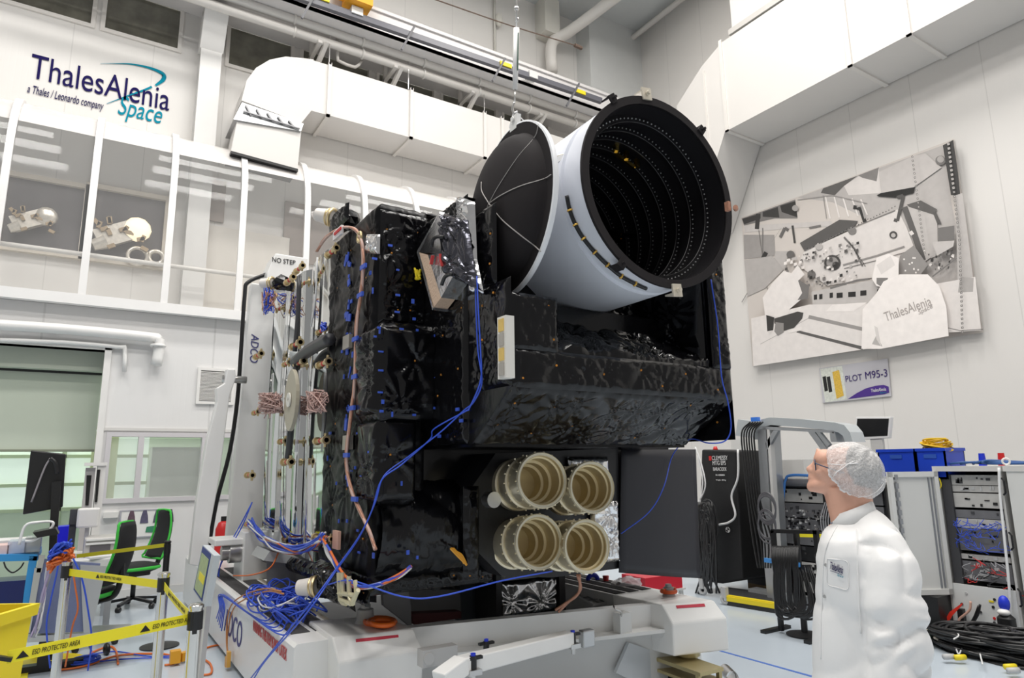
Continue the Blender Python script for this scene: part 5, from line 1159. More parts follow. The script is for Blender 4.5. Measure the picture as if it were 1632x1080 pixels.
for k, pts in enumerate(([(448, 942), (420, 938), (385, 950), (368, 965), (362, 990), (361, 1020), (363, 1045)], [(452, 946), (425, 942), (388, 956), (372, 970), (364, 1000), (362, 1030), (366, 1050)])):
    cable('hanging_cable', [onX(x, y, 1.19) for x, y in pts], .006, mat('brown_orange', (.5, .2, .06), .5), ('brown orange cable looping over the beam edge above the navy letters, outer loop', 'brown orange cable looping over the beam edge above the navy letters, inner loop')[k])
mb = MB(); p = onX(364, 1050, 1.17); tag(MB().obox(p, .03, .05, .12).obox(p+V((0, .05, -.03)), .03, .04, .08).build('cable_connector', mat('amber', (.75, .4, .08), .4)), 'amber cable connectors at the end of the brown orange cables', 'connector')
cable('hanging_cable', [onX(445, 878, 1.5), onX(430, 905, 1.4), onX(400, 916, 1.35), onX(372, 917, 1.3)], .007, CABO, 'orange cable from the satellite underside to the blue heap')
for k in (0, 1): cable('test_lead', [onX(402, 800, 1.5), onX(385-4*k, 840, 1.4), onX(362-3*k, 880, 1.3), onX(350, 905, 1.28), onX(346+k*3, 930, 1.26)], .006, CABB, ('blue lead from the satellite down to the cable heap, left strand', 'blue lead from the satellite down to the cable heap, right strand')[k])
def fl(x, y): p = onZ(x, y, 0); return V((p.x, p.y, .012))
F1 = [[(62, 1055), (75, 1067), (100, 1069), (140, 1062), (180, 1048), (215, 1044), (260, 1044), (290, 1050), (300, 1035), (315, 1015)], [(130, 1055), (150, 1040), (175, 1032), (185, 1040), (188, 1060)], [(262, 1062), (280, 1058), (300, 1040)], [(320, 1050), (335, 1060), (336, 1075), (318, 1078)], [(325, 1035), (345, 1030), (360, 1030)]]
for k, pts in enumerate(F1): cable('floor_cable', [fl(x, y) for x, y in pts], .009, CABO, ['long orange cable curling from the yellow base to the trolley', 'orange cable arch on the floor left of the chrome posts', 'short orange cable near the black base', 'orange cable loop right of the right chrome post', 'orange cable joining the trolley side'][k])
F2 = [[(130, 1050), (150, 1056), (200, 1052), (260, 1050), (320, 1052)], [(140, 960), (137, 985), (140, 1020), (150, 1050)], [(120, 1050), (180, 1040), (240, 1048), (300, 1045)]]
for k, pts in enumerate(F2): cable('floor_cable', [fl(x, y) for x, y in pts], .006, CABB, ['thin blue cable across the floor in front of the black base', 'thin blue cable running back under the desk', 'second thin blue cable across the floor, further away'][k])
mb = MB()
for k in range(10): c = fl(134+random.uniform(-4, 4), 1058); mb.ring(c+V((0, 0, .01*k*.4)), (0, 0, 1), .10+random.uniform(-.03, .03), .006, 20, 5)
tag(mb.build('cable_coil', CABB, None, True), 'small coil of blue cable on the floor beside the yellow base', 'cable')
c = fl(278, 1060); tag(MB().obox(c+V((0, 0, .06)), .08, .08, .1).obox(c+V((.08, .05, .04)), .08, .06, .07, Matrix.Rotation(.5, 3, 'Z')).build('cable_connector', mat('amber2', (.8, .38, .02), .4)), 'orange plug block on the floor between the chrome posts', 'connector')
p0, p1 = fl(30, 1080), fl(45, 1060); tag(MB().prism([fl(28, 1090), fl(42, 1090), fl(46, 1068), fl(33, 1068)], (0, 0, .002)).build('floor_tape', YELT), 'strip of yellow floor tape at the lower left corner', 'floor tape')
tag(MB().prism([fl(14, 1090), fl(17, 1090), fl(24, 1062), (fl(21, 1062))], (0, 0, .002)).build('floor_tape', mat('green_tape', (.02, .25, .08), .6)), 'thin strip of green floor tape at the lower left corner', 'floor tape')
for k, pts in enumerate(([(108, 880), (115, 905), (120, 935), (124, 970), (115, 1000), (104, 1062)], [(96, 878), (90, 915), (80, 960), (74, 1000), (80, 1064)], [(112, 880), (130, 920), (140, 970), (146, 1020), (140, 1068)])):
    cable('hanging_cable', [onD(x, y, 5.25) for x, y in pts], .007, (CABO, CABB, CABB)[k], ('orange cable drooping behind the left chrome post', 'blue cable drooping beside the black column', 'blue cable drooping from the desk edge')[k])
mb = MB(); random.seed(31)
for k in range(12): mb.tube([onD(x+random.uniform(-4, 4), y, 5.3+random.uniform(0, .1)) for x, y in ((80, 895), (75, 920), (70, 950), (62, 990), (52, 1015))], .008, 5, m=k % 3)
tag(mb.build('cable_bundle', [CABW, mat('lilac', (.45, .38, .55), .5), mat('grey_wire', (.4, .4, .42), .5)], None, True), 'bundle of white and lilac cables hanging beside the blue framed cart', 'cable')
# crane beside the white cart: white trolley equipment behind chair
a = onY(345, 815, 9.9)
# ------------------------------------------------------------------ right side: racks, gantry, cables
XR = 7.2
RG = mat('rack_grey', (.60, .59, .57), .45); RB = mat('rack_black', (.012, .012, .013), .45); EQ = mat('equipment_face', (.50, .49, .47), .4, var=.15, vscale=15); EQ2 = mat('equipment_dark', (.16, .16, .17), .45, var=.2, vscale=10)
def xr(x, y, X=XR): return onX(x, y, X)
def rackbody(t, y0, y1, zt, dep=.75, m=RG, z0=.05):
    MB().box(XR, XR+dep, y0-.02, y0, z0, zt).build('side_panel', m, t); MB().box(XR, XR+dep, y1, y1+.02, z0, zt).build('side_panel', m, t)
    MB().box(XR-.02, XR+dep+.02, y0-.03, y1+.03, zt, zt+.05).build('top_panel', m, t); MB().box(XR+dep-.02, XR+dep, y0, y1, z0, zt).build('back_panel', RB, t)
    MB().box(XR, XR+dep, y0, y1, z0, z0+.03).build('bottom_panel', m, t)
    for a in (XR+.06, XR+dep-.06):
        for b in (y0+.05, y1-.05): MB().cyl((a, b-.015, .03), (a, b+.015, .03), .03, n=12).box(a-.02, a+.02, b-.02, b+.02, .03, .06).build('caster', RUBB, t)
def unit(t, y0, y1, z0, z1, m=EQ, det=6, seed=1, inset=.03):
    o = MB().box(XR+inset, XR+.5, y0, y1, z0, z1).build('rack_unit', m, t); random.seed(seed); f = XR+inset-.006
    mb = MB()
    for k in range(det):
        y = random.uniform(y0+.03, y1-.06); z = random.uniform(z0+.01, z1-.03); mb.box(f, f+.008, y, y+random.uniform(.01, .05), z, z+random.uniform(.008, min(.04, z1-z0-.02)))
    if det: tag(mb.build('connectors', random.choice((DGREY, INK, GREYP)), o), kind='stuff')
    return o
# right rack with both doors open
y1, y0, zt = 3.42, 2.88, 1.53
R1 = thing('equipment_rack', 'grey equipment rack at right with open door, full of wired test units', 'rack', (XR+.4, 3.15, 0))
rackbody(R1, y0, y1, zt)
def zr(y_px, x_px=1545): return xr(x_px, y_px).z
for k, (a, b, m, d) in enumerate(((757, 773, EQ, 8), (774, 784, EQ, 8), (786, 809, EQ, 6), (813, 826, EQ2, 2), (827, 842, EQ, 10), (843, 878, EQ2, 7), (884, 892, EQ, 6), (895, 925, EQ2, 12))):
    unit(R1, y0+.03, y1-.1, zr(b), zr(a), m, d, 40+k, .06)
MB().box(XR+.03, XR+.08, y1-.1, y1-.02, .42, 1.5).build('mounting_rail', DGREY, R1)
MB().box(XR-.01, XR+.02, y0, y1, zr(1003), zr(932)).build('lower_panel', mat('panel_white', (.72, .73, .72), .4), R1)
mb = MB(); random.seed(77)
for k in range(34):
    y = random.uniform(y0+.05, y1-.12); z = random.uniform(zr(868), zr(826)); q = [V((XR+.03, y, z)), V((XR-.0, y+random.uniform(-.08, .08), z-.05)), V((XR+.02, y+random.uniform(-.15, .15), z-random.uniform(-.03, .12)))]; mb.tube(q, .003, 4)
tag(mb.build('blue_wiring', CABB, R1, True), kind='stuff')
mb = MB()
for k in range(26):
    y = random.uniform(y0+.05, y1-.12); z = random.uniform(zr(928), zr(890)); q = [V((XR+.02, y, z)), V((XR-.0, y+random.uniform(-.08, .08), z-.04)), V((XR+.03, y+random.uniform(-.12, .12), z-random.uniform(-.03, .1)))]; mb.tube(q, .0035, 4, m=k % 3)
tag(mb.build('mixed_wiring', [RUBB, RED, mat('grey_wire', (.4, .4, .42), .5)], R1, True), kind='stuff')
MB().tube([xr(1497, 762), xr(1500, 772), xr(1497, 778), xr(1488, 772), xr(1484, 768)], .006, 5).build('earth_lead', YEL, R1, True)
# lower panel details
for x, y, m in ((1533, 962, DGREY), (1563, 975, DGREY), (1585, 955, INK), (1583, 967, INK), (1585, 985, RED), (1585, 992, DGREY), (1540, 945, GREYP)):
    p = xr(x, y, XR-.012); MB().cyl(p+V((-.006, 0, 0)), p+V((.006, 0, 0)), .012, n=10).build('jack_socket', m, R1)
p = xr(1580, 958, XR-.012); MB().box(p.x-.004, p.x, p.y-.02, p.y+.02, p.z-.008, p.z+.008).build('yellow_label', YEL, R1)
# left door of this rack
H = V((XR, y1+.02, 0)); dr = V((-.86, .51, 0)).normalized(); zd0, zd1 = .37, 1.53; dw = .50
th = V((-dr.y, dr.x, 0))*.03
DM = mat('door_face', (.68, .68, .66), .45)
dd = MB().hexa([H+V((0, 0, zd0)), H+dr*dw+V((0, 0, zd0)), H+dr*dw+th+V((0, 0, zd0)), H+th+V((0, 0, zd0)), H+V((0, 0, zd1)), H+dr*dw+V((0, 0, zd1)), H+dr*dw+th+V((0, 0, zd1)), H+th+V((0, 0, zd1))]).build('door', DM, R1)
s_ = 1 if th.normalized().dot(CAM-H) < 0 else -1
def onp(a, z, o_): return H+dr*a+V((0, 0, z))-th.normalized()*o_+(th if s_ < 0 else V((0, 0, 0)))
for a0, a1, za, zb in ((.0, .04, zd0, zd1), (dw-.04, dw, zd0, zd1), (0, dw, zd0, zd0+.05), (0, dw, zd1-.05, zd1)):
    MB().hexa([onp(a0, za, 0), onp(a1, za, 0), onp(a1, za, s_*.02), onp(a0, za, s_*.02), onp(a0, zb, 0), onp(a1, zb, 0), onp(a1, zb, s_*.02), onp(a0, zb, s_*.02)]).build('door_frame', DM, dd)
for a0 in (.055, .09): MB().hexa([onp(a0, zd0+.06, 0), onp(a0+.012, zd0+.06, 0), onp(a0+.012, zd0+.06, s_*.012), onp(a0, zd0+.06, s_*.012), onp(a0, zd1-.06, 0), onp(a0+.012, zd1-.06, 0), onp(a0+.012, zd1-.06, s_*.012), onp(a0, zd1-.06, s_*.012)]).build('door_seal', mat('seal_grey', (.22, .23, .25), .5), dd)
mb = MB(); random.seed(9)
a0 = dw-.085; mb.hexa([onp(a0+.008, zd0+.1, 0), onp(a0+.022, zd0+.1, 0), onp(a0+.022, zd0+.1, s_*.015), onp(a0+.008, zd0+.1, s_*.015), onp(a0+.008, zd1-.1, 0), onp(a0+.022, zd1-.1, 0), onp(a0+.022, zd1-.1, s_*.015), onp(a0+.008, zd1-.1, s_*.015)])
for k in range(12): z = zd0+.15+k*.085; mb.hexa([onp(a0, z, 0), onp(a0+.03, z, 0), onp(a0+.03, z, s_*.03), onp(a0, z, s_*.03), onp(a0, z+.05, 0), onp(a0+.03, z+.05, 0), onp(a0+.03, z+.05, s_*.03), onp(a0, z+.05, s_*.03)])
mb.build('lock_bar', mat('lock_grey', (.35, .36, .38), .4, .5), dd)
# neighbour rack, closed, cut by the frame
R2 = thing('equipment_rack', 'light grey rack with closed door and black handles at the right photo edge', 'rack', (XR+.4, 2.5, 0))
MB().box(XR-.02, XR+.75, 2.1, 2.81, .05, 1.53).build('cabinet', mat('rack_light', (.66, .66, .64), .45), R2); MB().box(XR-.03, XR+.78, 2.1, 2.83, 1.53, 1.58).build('top_panel', RG, R2)
for y in (2.2, 2.75): MB().box(XR+.05, XR+.7, y-.03, y+.03, 0, .05).build('foot', RB, R2)
for x, y, h in ((1598, 775, .075), (1610, 862, .075), (1624, 952, .075)):
    p = onX(x, y, XR-.02); MB().tube([p+V((0, .0, h)), p+V((-.02, -.025, h*.7)), p+V((-.02, -.025, -h*.7)), p+V((0, 0, -h))], .009, 6, sm=False).build('handle', BLACK, R2)
MB().tube([onX(1592, 745, XR-.05), onX(1594, 790, XR-.04), onX(1600, 850, XR-.04), onX(1608, 930, XR-.04), onX(1612, 1000, XR-.04)], .012, 8).build('white_cable', CABW, R2, True)
# things on the right racks
p = onX(1566, 736, XR+.3); mb = MB().cyl((p.x, p.y, 1.58), (p.x, p.y, 1.70), .035, .026, n=20); tag(mb.build('cup', BLUEP, None, 'auto'), 'blue plastic cup upside down on top of the right rack', 'cup')
p = onX(1597, 736, XR+.3); mb = MB().cyl((p.x, p.y, 1.58), (p.x, p.y, 1.70), .035, .026, n=20); tag(mb.build('cup', RED, None, 'auto'), 'red plastic cup upside down on top of the right rack', 'cup')
for k, (x, lab) in enumerate(((1500, 'white lifting eye on the left corner of the right rack'), (1603, 'white lifting eye between the two right racks'))):
    p = onX(x, 733, XR+.05); tag(MB().ring((p.x, p.y, 1.62), (1, .5, 0), .028, .009, 20).cyl((p.x, p.y, 1.575), (p.x, p.y, 1.6), .014).build('lifting_eye', WHITE, None, True), lab, 'lifting eye')
for k in range(4): cable('cable', [V((XR+.1+.03*k, 3.35-.1*k, 1.60)), V((XR+.12, 3.2-.05*k, 1.615)), V((XR+.2, 3.0, 1.60+.01*k)), V((XR+.1+.04*k, 2.6, 1.60)), V((XR+.15, 2.2, 1.60))], .012, mat('teal_blue_cable', (.02, .08, .25), .5), 'dark blue cable lying along the tops of the right racks', group='cables on the rack tops')
# middle rack behind the man
y1, y0, zt = 5.31, 3.97, 1.40
R3 = thing('equipment_rack', 'black double rack behind the person with dense units and grey round top bar', 'rack', (XR+.4, 4.6, 0))
rackbody(R3, y0, y1, zt-.06, m=RB)
MB().tube([(XR-.02, y0, zt), (XR-.02, y1, zt)], .045, 12, sm=False).build('top_bar', mat('bar_grey', (.18, .18, .19), .5), R3, True)
p = V((XR-.02, y1, zt)); MB().cyl(p, p+V((0, .04, 0)), .05, n=12).build('blue_end_cap', mat('cap_blue', (.05, .2, .55), .4), R3)
MB().box(XR, XR+.06, 4.6, 4.68, .05, zt-.05).build('centre_post', RB, R3)
random.seed(15); z = .15; k = 0
while z < 1.25:
    h = random.choice((.09, .13, .18, .22)); unit(R3, y0+.05, 4.58, z, min(z+h-.015, 1.32), random.choice((EQ, EQ2, EQ2)), 7, 90+k, .05)
    unit(R3, 4.70, y1-.05, z, min(z+h-.015, 1.32), random.choice((EQ, EQ2, RB)), 7, 190+k, .05); z += h; k += 1
mb = MB()
for k in range(60):
    y = random.uniform(4.7, y1-.1); z = random.uniform(.85, 1.1); mb.obox((XR+.0, y, z), .02, random.uniform(.01, .03), random.uniform(.01, .03), m=k % 3)
tag(mb.build('dense_connectors', [STEEL, GREYP, BLACK], R3), kind='stuff')
MB().tube([xr(1330, 757, XR-.06), xr(1300, 758, XR-.06), xr(1262, 757, XR-.06), xr(1252, 765, XR-.06), xr(1248, 800, XR-.06), xr(1245, 850, XR-.06), xr(1247, 880, XR-.06)], .016, 8).build('blue_hose', mat('hose_blue', (.06, .22, .6), .4), R3, True)
for k in range(5): MB().tube([xr(1315+3*k, 800, XR-.03), xr(1308+4*k, 830, XR-.05), xr(1316+3*k, 860, XR-.03), xr(1325, 840, XR-.03)], .006, 5).build('grey_wire', mat('grey_wire', (.4, .4, .42), .5), R3, True)
# blue bins with yellow cables and monitor above
BB = mat('bin_blue', (.008, .05, .50), .4)
a, b = onX(1403, 716, XR+.05), onX(1456, 716, XR+.05)
def crate(x0p, x1p, lab, X=XR+.02):
    a, b = onX(x0p, 716, X), onX(x1p, 716, X); z0, z1 = 1.455, 1.76
    if a.y < 4: pass
    t = thing('storage_crate', lab, 'crate', (X+.2, (a.y+b.y)/2, z0)); ya, yb = min(a.y, b.y), max(a.y, b.y)
    MB().box(X, X+.4, ya, yb, z0, z0+.02).box(X, X+.015, ya, yb, z0, z1).box(X+.385, X+.4, ya, yb, z0, z1).box(X, X+.4, ya, ya+.015, z0, z1).box(X, X+.4, yb-.015, yb, z0, z1).build('shell', BB, t)
    MB().box(X-.012, X+.41, ya-.01, yb+.01, z1-.03, z1).build('rim', BB, t); MB().box(X-.008, X, (ya+yb)/2-.06, (ya+yb)/2+.06, z1-.1, z1-.06).build('grip', mat('grip_blue', (.02, .08, .4), .5), t); return t, ya, yb
c1, ya, yb = crate(1398, 1457, 'blue plastic crate behind the white cap, left of the pair'); c2, yc, ydd = crate(1458, 1505, 'blue plastic crate with yellow cables, right of the pair')
mb = MB(); random.seed(44)
for k in range(26):
    c = V((XR+.2+random.uniform(-.08, .08), (yc+ydd)/2+random.uniform(-.03, .03), 1.76+random.uniform(-.03, .05))); R_ = random.uniform(.08, .13); mb.tube([c+V((R_*.8*math.cos(t), R_*math.sin(t), .05*math.sin(t*.5+k))) for t in np.linspace(0, 5.8, 10)], .008, 5)
tag(mb.build('cable_coil', mat('yellow_cable', (.80, .50, .01), .45), None, True), 'coil of yellow cables heaped in the right blue crate', 'cable')
mb = MB()
for k in range(14):
    c = onX(1388+random.uniform(-8, 4), 728, XR+.15); c.z = 1.47+.009*k; R_ = .09+.02*math.sin(k*2); mb.tube([c+V((R_*math.cos(t), R_*math.sin(t), .02*math.sin(t+k))) for t in np.linspace(0, 6.2, 10)], .008, 5)
tag(mb.build('cable_coil', mat('grey_dark_cable', (.10, .10, .105), .5), None, True), 'coil of dark grey cable between the cap and the blue crate', 'cable')
XM = 7.9; a, b, c_, d_ = onX(1364, 664, XM), onX(1420, 664, XM), onX(1417, 698, XM), onX(1361, 701, XM)
r = thing('monitor', 'white framed monitor with black screen standing above the racks', 'monitor', ((a.x), (a.y+b.y)/2, 1.45))
Mf = lambda u, v, o_: (a*(1-u)+b*u)*(1-v)+(d_*(1-u)+c_*u)*v+V((-o_, 0, 0))
MB().prism([Mf(0, 0, 0), Mf(1, 0, 0), Mf(1, 1, 0), Mf(0, 1, 0)], (.06, 0, 0)).build('housing', WHITE2, r, bevel=.006)
MB().prism([Mf(.05, .08, .003), Mf(.95, .08, .003), Mf(.95, .88, .003), Mf(.05, .88, .003)], (.006, 0, 0)).build('screen', mat('screen_black', (.008, .008, .009), .25), r)
p = Mf(.62, 1, -.03); MB().box(p.x-.02, p.x+.03, p.y-.07, p.y+.07, 1.45, p.z+.06).build('stand', LGREY, r)
# aluminium gantry
XG = 6.85; GA = mat('gantry_alu', (.50, .52, .54), .35, .6, var=.1, vscale=3)
r = thing('gantry_frame', 'aluminium profile gantry with rounded top beam behind the person', 'frame', (XG+.4, 5.5, 0))
def xg(x, y, X=XG): return onX(x, y, X)
# rounded top band
outer_ = [(1200, 700), (1201, 688), (1206, 675), (1214, 668), (1226, 665), (1270, 667), (1330, 673), (1345, 677), (1354, 688), (1359, 704)]
inner_ = [(1347, 704), (1343, 694), (1336, 689), (1326, 686), (1270, 680), (1228, 677), (1217, 680), (1211, 689), (1210, 700)]
MB().prism([xg(x, y) for x, y in outer_+inner_], (.25, 0, 0)).build('top_band', mat('gantry_light', (.58, .62, .64), .35, .4), r)
def pole(pts, nm='post', m=GA, wv=.28): return MB().prism([xg(x, y) for x, y in pts], (wv, 0, 0)).build(nm, m, r)
pole([(1207, 685), (1220, 682), (1232, 900), (1238, 985), (1226, 985), (1218, 900)]); pole([(1222, 684), (1226, 684), (1240, 900), (1236, 900)], m=LGREY, wv=.08)
pole([(1214, 679), (1329, 686), (1329, 690), (1216, 684)], 'inner_beam'); pole([(1322, 688), (1330, 688), (1334, 704), (1324, 704)], 'post')
pole([(1232, 686), (1240, 686), (1222, 718), (1220, 706)], 'brace', wv=.05); pole([(1288, 688), (1298, 688), (1318, 716), (1308, 716)], 'brace', wv=.05); pole([(1300, 688), (1306, 688), (1322, 708), (1318, 712)], 'brace', wv=.05)
p = xg(1204, 668, XG-.02); MB().obox(p, .06, .09, .05).build('blue_clip', mat('clip_blue', (.04, .2, .75), .4), r)
mb = MB().prism([onX(1176, 668, XG+.4), onX(1200, 671, XG+.4), onX(1200, 698, XG+.4), onX(1172, 694, XG+.4)], (.2, 0, 0)); mb.build('rear_band', mat('gantry_light', (.58, .62, .64), .35, .4), r)
MB().box(XG+.1, XG+.26, 4.9, 5.62, .06, .14).build('base_beam', GA, r)
for y in (5.0, 5.55): MB().cyl((XG+.2, y-.02, .035), (XG+.2, y+.02, .035), .035, n=14).build('caster', GREYP, r)
# white cabinet behind gantry
a, b = onX(1220, 733, 7.9), onX(1280, 733, 7.9)
tag(MB().box(7.9, 8.5, b.y, a.y, 0, a.z).build('cabinet', mat('cabinet_white', (.70, .69, .67), .45)), 'plain white cabinet seen through the aluminium gantry', 'cabinet')
a, b = onX(1165, 700, 8.1), onX(1204, 700, 8.1); tag(MB().box(8.1, 8.6, b.y, a.y, 0, a.z).build('cabinet', mat('cabinet_white', (.70, .69, .67), .45)), 'white cabinet right of the black covered case, behind hanging black cables', 'cabinet')
# small rack between gantry and black case
r = thing('equipment_rack', 'narrow rack with green lit units between black case and gantry', 'rack', (XR+.5, 5.6, 0))
X2 = XR+.25; 
def x2(x, y): return onX(x, y, X2)
a, b = x2(1177, 735), x2(1204, 735); MB().box(X2, X2+.5, b.y, a.y, .1, a.z).build('cabinet', RB, r)
for k, (ya_, yb_, m) in enumerate(((739, 750, EQ), (753, 765, GREYP), (768, 782, EQ), (785, 800, EQ), (806, 835, GREYP), (840, 872, EQ), (875, 912, LGREY))):
    p, q = x2(1178, ya_), x2(1205, yb_); u = MB().box(X2-.02, X2, min(p.y, q.y), max(p.y, q.y), q.z, p.z).build('rack_unit', m, r)
    if k in (0, 2): c = x2(1196, (ya_+yb_)/2); MB().box(X2-.025, X2-.02, c.y-.04, c.y+.04, c.z-.015, c.z+.015).build('green_display', mat('green_led', (.05, .8, .35), .4, emit=.6), u)
MB().box(X2, X2+.5, x2(1204, 735).y, x2(1177, 735).y, .0, .1).build('plinth', mat('wood_brown', (.28, .18, .08), .6), r)
# black covered case with lettering
XC = 6.95
def xc(x, y, X=XC): return onX(x, y, X)
r = thing('flight_case', 'tall black covered case with white lettering beside the satellite', 'case', (XC+.3, 6.0, 0))
MB().prism([xc(1118, 716), xc(1173, 718), xc(1184, 924), xc(1150, 930), xc(1112, 925)], (.6, 0, 0)).build('cover', mat('cover_black', (.010, .010, .011), .55, bump=.2, bscale=8), r, bevel=.02)
def tx(body, x0, x1, y, h, m=mat('print_white', (.75, .75, .75), .5)):
    a, b = xc(x0, y, XC-.008), xc(x1, y, XC-.008); text(body, (XC-.008, a.y, a.z), (0, -1, 0), (0, 0, 1), abs(a.y-b.y), h, m, 'lettering', r, .003)
tx('CLEMESSY', 1135, 1160, 733, .055); tx('MTG EPS', 1136, 1157, 741, .055); tx('BARACODE', 1137, 1158, 750, .045); tx('IN: 450000N', 1141, 1155, 758, .02); tx('Weight: 180 kg', 1141, 1157, 766, .02)
p = xc(1132, 730, XC-.01); MB().box(p.x-.004, p.x, p.y-.02, p.y+.02, p.z-.03, p.z+.03).build('red_mark', RED, r)
p = xc(1160, 844, XC-.01); MB().cyl(p, p+V((-.004, 0, 0)), .035, n=20).build('round_sticker', WHITE, r); MB().prism([p+V((-.005, 0, 0)), p+V((-.005, 0, .035)), p+V((-.005, -.035, 0))], (-.002, 0, 0)).prism([p+V((-.005, 0, 0)), p+V((-.005, 0, -.035)), p+V((-.005, .035, 0))], (-.002, 0, 0)).build('round_sticker_quarters', INK, r)
for x, y in ((1156, 955), (1120, 940)):
    p = onZ(x, y, .06); MB().ring(p, (.9, .4, 0), .04, .022, 18).box(p.x-.03, p.x+.03, p.y-.03, p.y+.03, .08, .2).build('caster', GREYP, r)
a = xc(1132, 716); tag(MB().cyl((XC+.1, a.y, a.z-.02), (XC+.1, a.y, a.z+.04), .04, .02, n=14).build('red_beacon', RED, None, True), 'small red lamp on top of the black covered case', 'lamp')
cable('cable', [xc(1176, 716, XC-.04), xc(1176, 760, XC-.05), xc(1166, 790, XC-.05), xc(1172, 820, XC-.05), xc(1162, 832, XC-.05), xc(1146, 836, XC-.05)], .014, CABW, 'white cable hanging down the front of the black covered case')
for k, pts in enumerate(([(1108, 712), (1118, 740), (1124, 775), (1112, 805), (1108, 830)], [(1112, 725), (1120, 765), (1116, 800), (1120, 812)])): cable('cable', [xc(x, y, XC-.12) for x, y in pts], .010, CABW, ('thin white cable beside the dark radiator sheet, outer strand', 'thin white cable beside the dark radiator sheet, inner strand')[k])
random.seed(61)
mb = MB()
for k in range(22):
    c = xc(1126+random.uniform(-5, 6), 842+random.uniform(-12, 14), XC-.2); R_ = .16+random.uniform(-.05, .06); mb.tube([c+V((random.uniform(-.02, .02), R_*.6*math.cos(t), R_*1.5*math.sin(t))) for t in np.linspace(0, 6.3, 12)], .012, 6)
tag(mb.build('cable_coil', RUBB, None, True), 'thick coil of black cables hanging between dark sheet and black case', 'cable')
mb = MB()
for k in range(16):
    x0 = random.uniform(1112, 1135); mb.tube([xc(x0, 800, XC-.2), xc(x0+random.uniform(-4, 8), 860, XC-.22), xc(x0+random.uniform(0, 12), 910, XC-.2), xc(x0+random.uniform(-8, 14), 945, XC-.15)], .013, 6)
tag(mb.build('cable_bundle', RUBB, None, True), 'bundle of black cables dropping to the floor left of the black case', 'cable')
for k in range(6):
    x0 = 1186+k*4; cable('hanging_cable', [onX(x0+10, 672, XG-.05), onX(x0-4, 690, XG-.08), onX(x0, 740, XG-.08), onX(x0+6, 800, XG-.08), onX(x0+14+2*k, 860, XG-.1), onX(x0+22, 905, XG-.1)], .010, RUBB, 'black cable hanging down the left post of the aluminium gantry', group='black cables on the gantry post')
mb = MB(); random.seed(13)
for k in range(10): c = onX(1222, 800+random.uniform(0, 50), XG-.12); mb.tube([c+V((0, .12*math.cos(t), .16*math.sin(t))) for t in np.linspace(0, 6.3, 10)], .010, 5)
tag(mb.build('cable_coil', mat('grey_plastic_wrap', (.10, .10, .11), .3), None, True), 'coil of dark cable tied on the gantry post', 'cable')
# yellow edged platform
q = [onZ(1158, 950, .10), onZ(1235, 962, .10), onZ(1235, 955, .10)+V((.3, .3, 0)), onZ(1162, 945, .1)+V((.3, .3, 0))]
r = thing('platform', 'low black platform with a yellow front edge on the floor by the gantry', 'platform', (q[0].x, q[0].y, 0))
MB().prism(q, (0, 0, -.1)).build('deck', mat('platform_black', (.03, .03, .032), .6), r)
d_ = (q[1]-q[0]).normalized(); MB().hexa([q[0]+V((0, 0, 0)), q[1], q[1]+V((.05, .05, .0)), q[0]+V((.05, .05, 0)), q[0]+V((0, 0, .012)), q[1]+V((0, 0, .012)), q[1]+V((.05, .05, .012)), q[0]+V((.05, .05, .012))]).prism([q[0], q[1], q[1]-V((0, 0, .05)), q[0]-V((0, 0, .05))], (-.01, -.005, 0)).build('yellow_edge', YEL, r)
# cable stand with hanging cables
XS2 = 5.9
def xs_(x, y, X=XS2): return onX(x, y, X)
r = thing('cable_stand', 'black steel cable stand with a light blue bar carrying black cables', 'stand', (XS2, 4.9, 0))
MB().prism([xs_(1228, 843), xs_(1302, 845), xs_(1302, 851), xs_(1228, 849)], (.04, 0, 0)).build('top_bar', BLACK, r)
for x in (1230, 1298): a = xs_(x, 845); MB().box(XS2, XS2+.04, a.y-.02, a.y+.02, .02, a.z).build('upright', BLACK, r)
a, b = xs_(1230, 985), xs_(1298, 985); MB().box(XS2-.15, XS2+.25, a.y-.03, a.y+.03, 0, .03).build('foot', BLACK, r); MB().box(XS2-.15, XS2+.25, b.y-.03, b.y+.03, 0, .03).build('foot', BLACK, r)
MB().beam(xs_(1219, 892, XS2-.05), xs_(1274, 900, XS2-.05), .03, .04).build('blue_bar', mat('bar_blue', (.08, .32, .75), .4), r)
mb = MB(); random.seed(23)
for k in range(26):
    x0 = 1232+k*1.6; e = random.uniform(0, 1); mb.tube([xs_(x0, 870, XS2-.02), xs_(x0-1, 892, XS2-.09), xs_(x0-4+8*e, 925, XS2-.1), xs_(x0+6*e, 960+20*e, XS2-.1), xs_(x0+18+10*e, 975+10*e, XS2-.12), xs_(x0+28+14*e, 960, XS2-.1), xs_(x0+20, 900, XS2-.02)], .010, 5, k=4)
tag(mb.build('cable_bundle', RUBB, None, True), 'dense bundle of black cables draped over the light blue bar', 'cable')
PS = post(0, 0, 'black barrier post with round base beside the person', .99, .03, BLACK, base=(6.02, 4.24))
belt(V((PS.x, PS.y, .93)), V((PS.x+.13, PS.y-.2, .93)), .035, YELT, 'barrier_tape', 'short yellow belt end from the black post behind the person', 0)
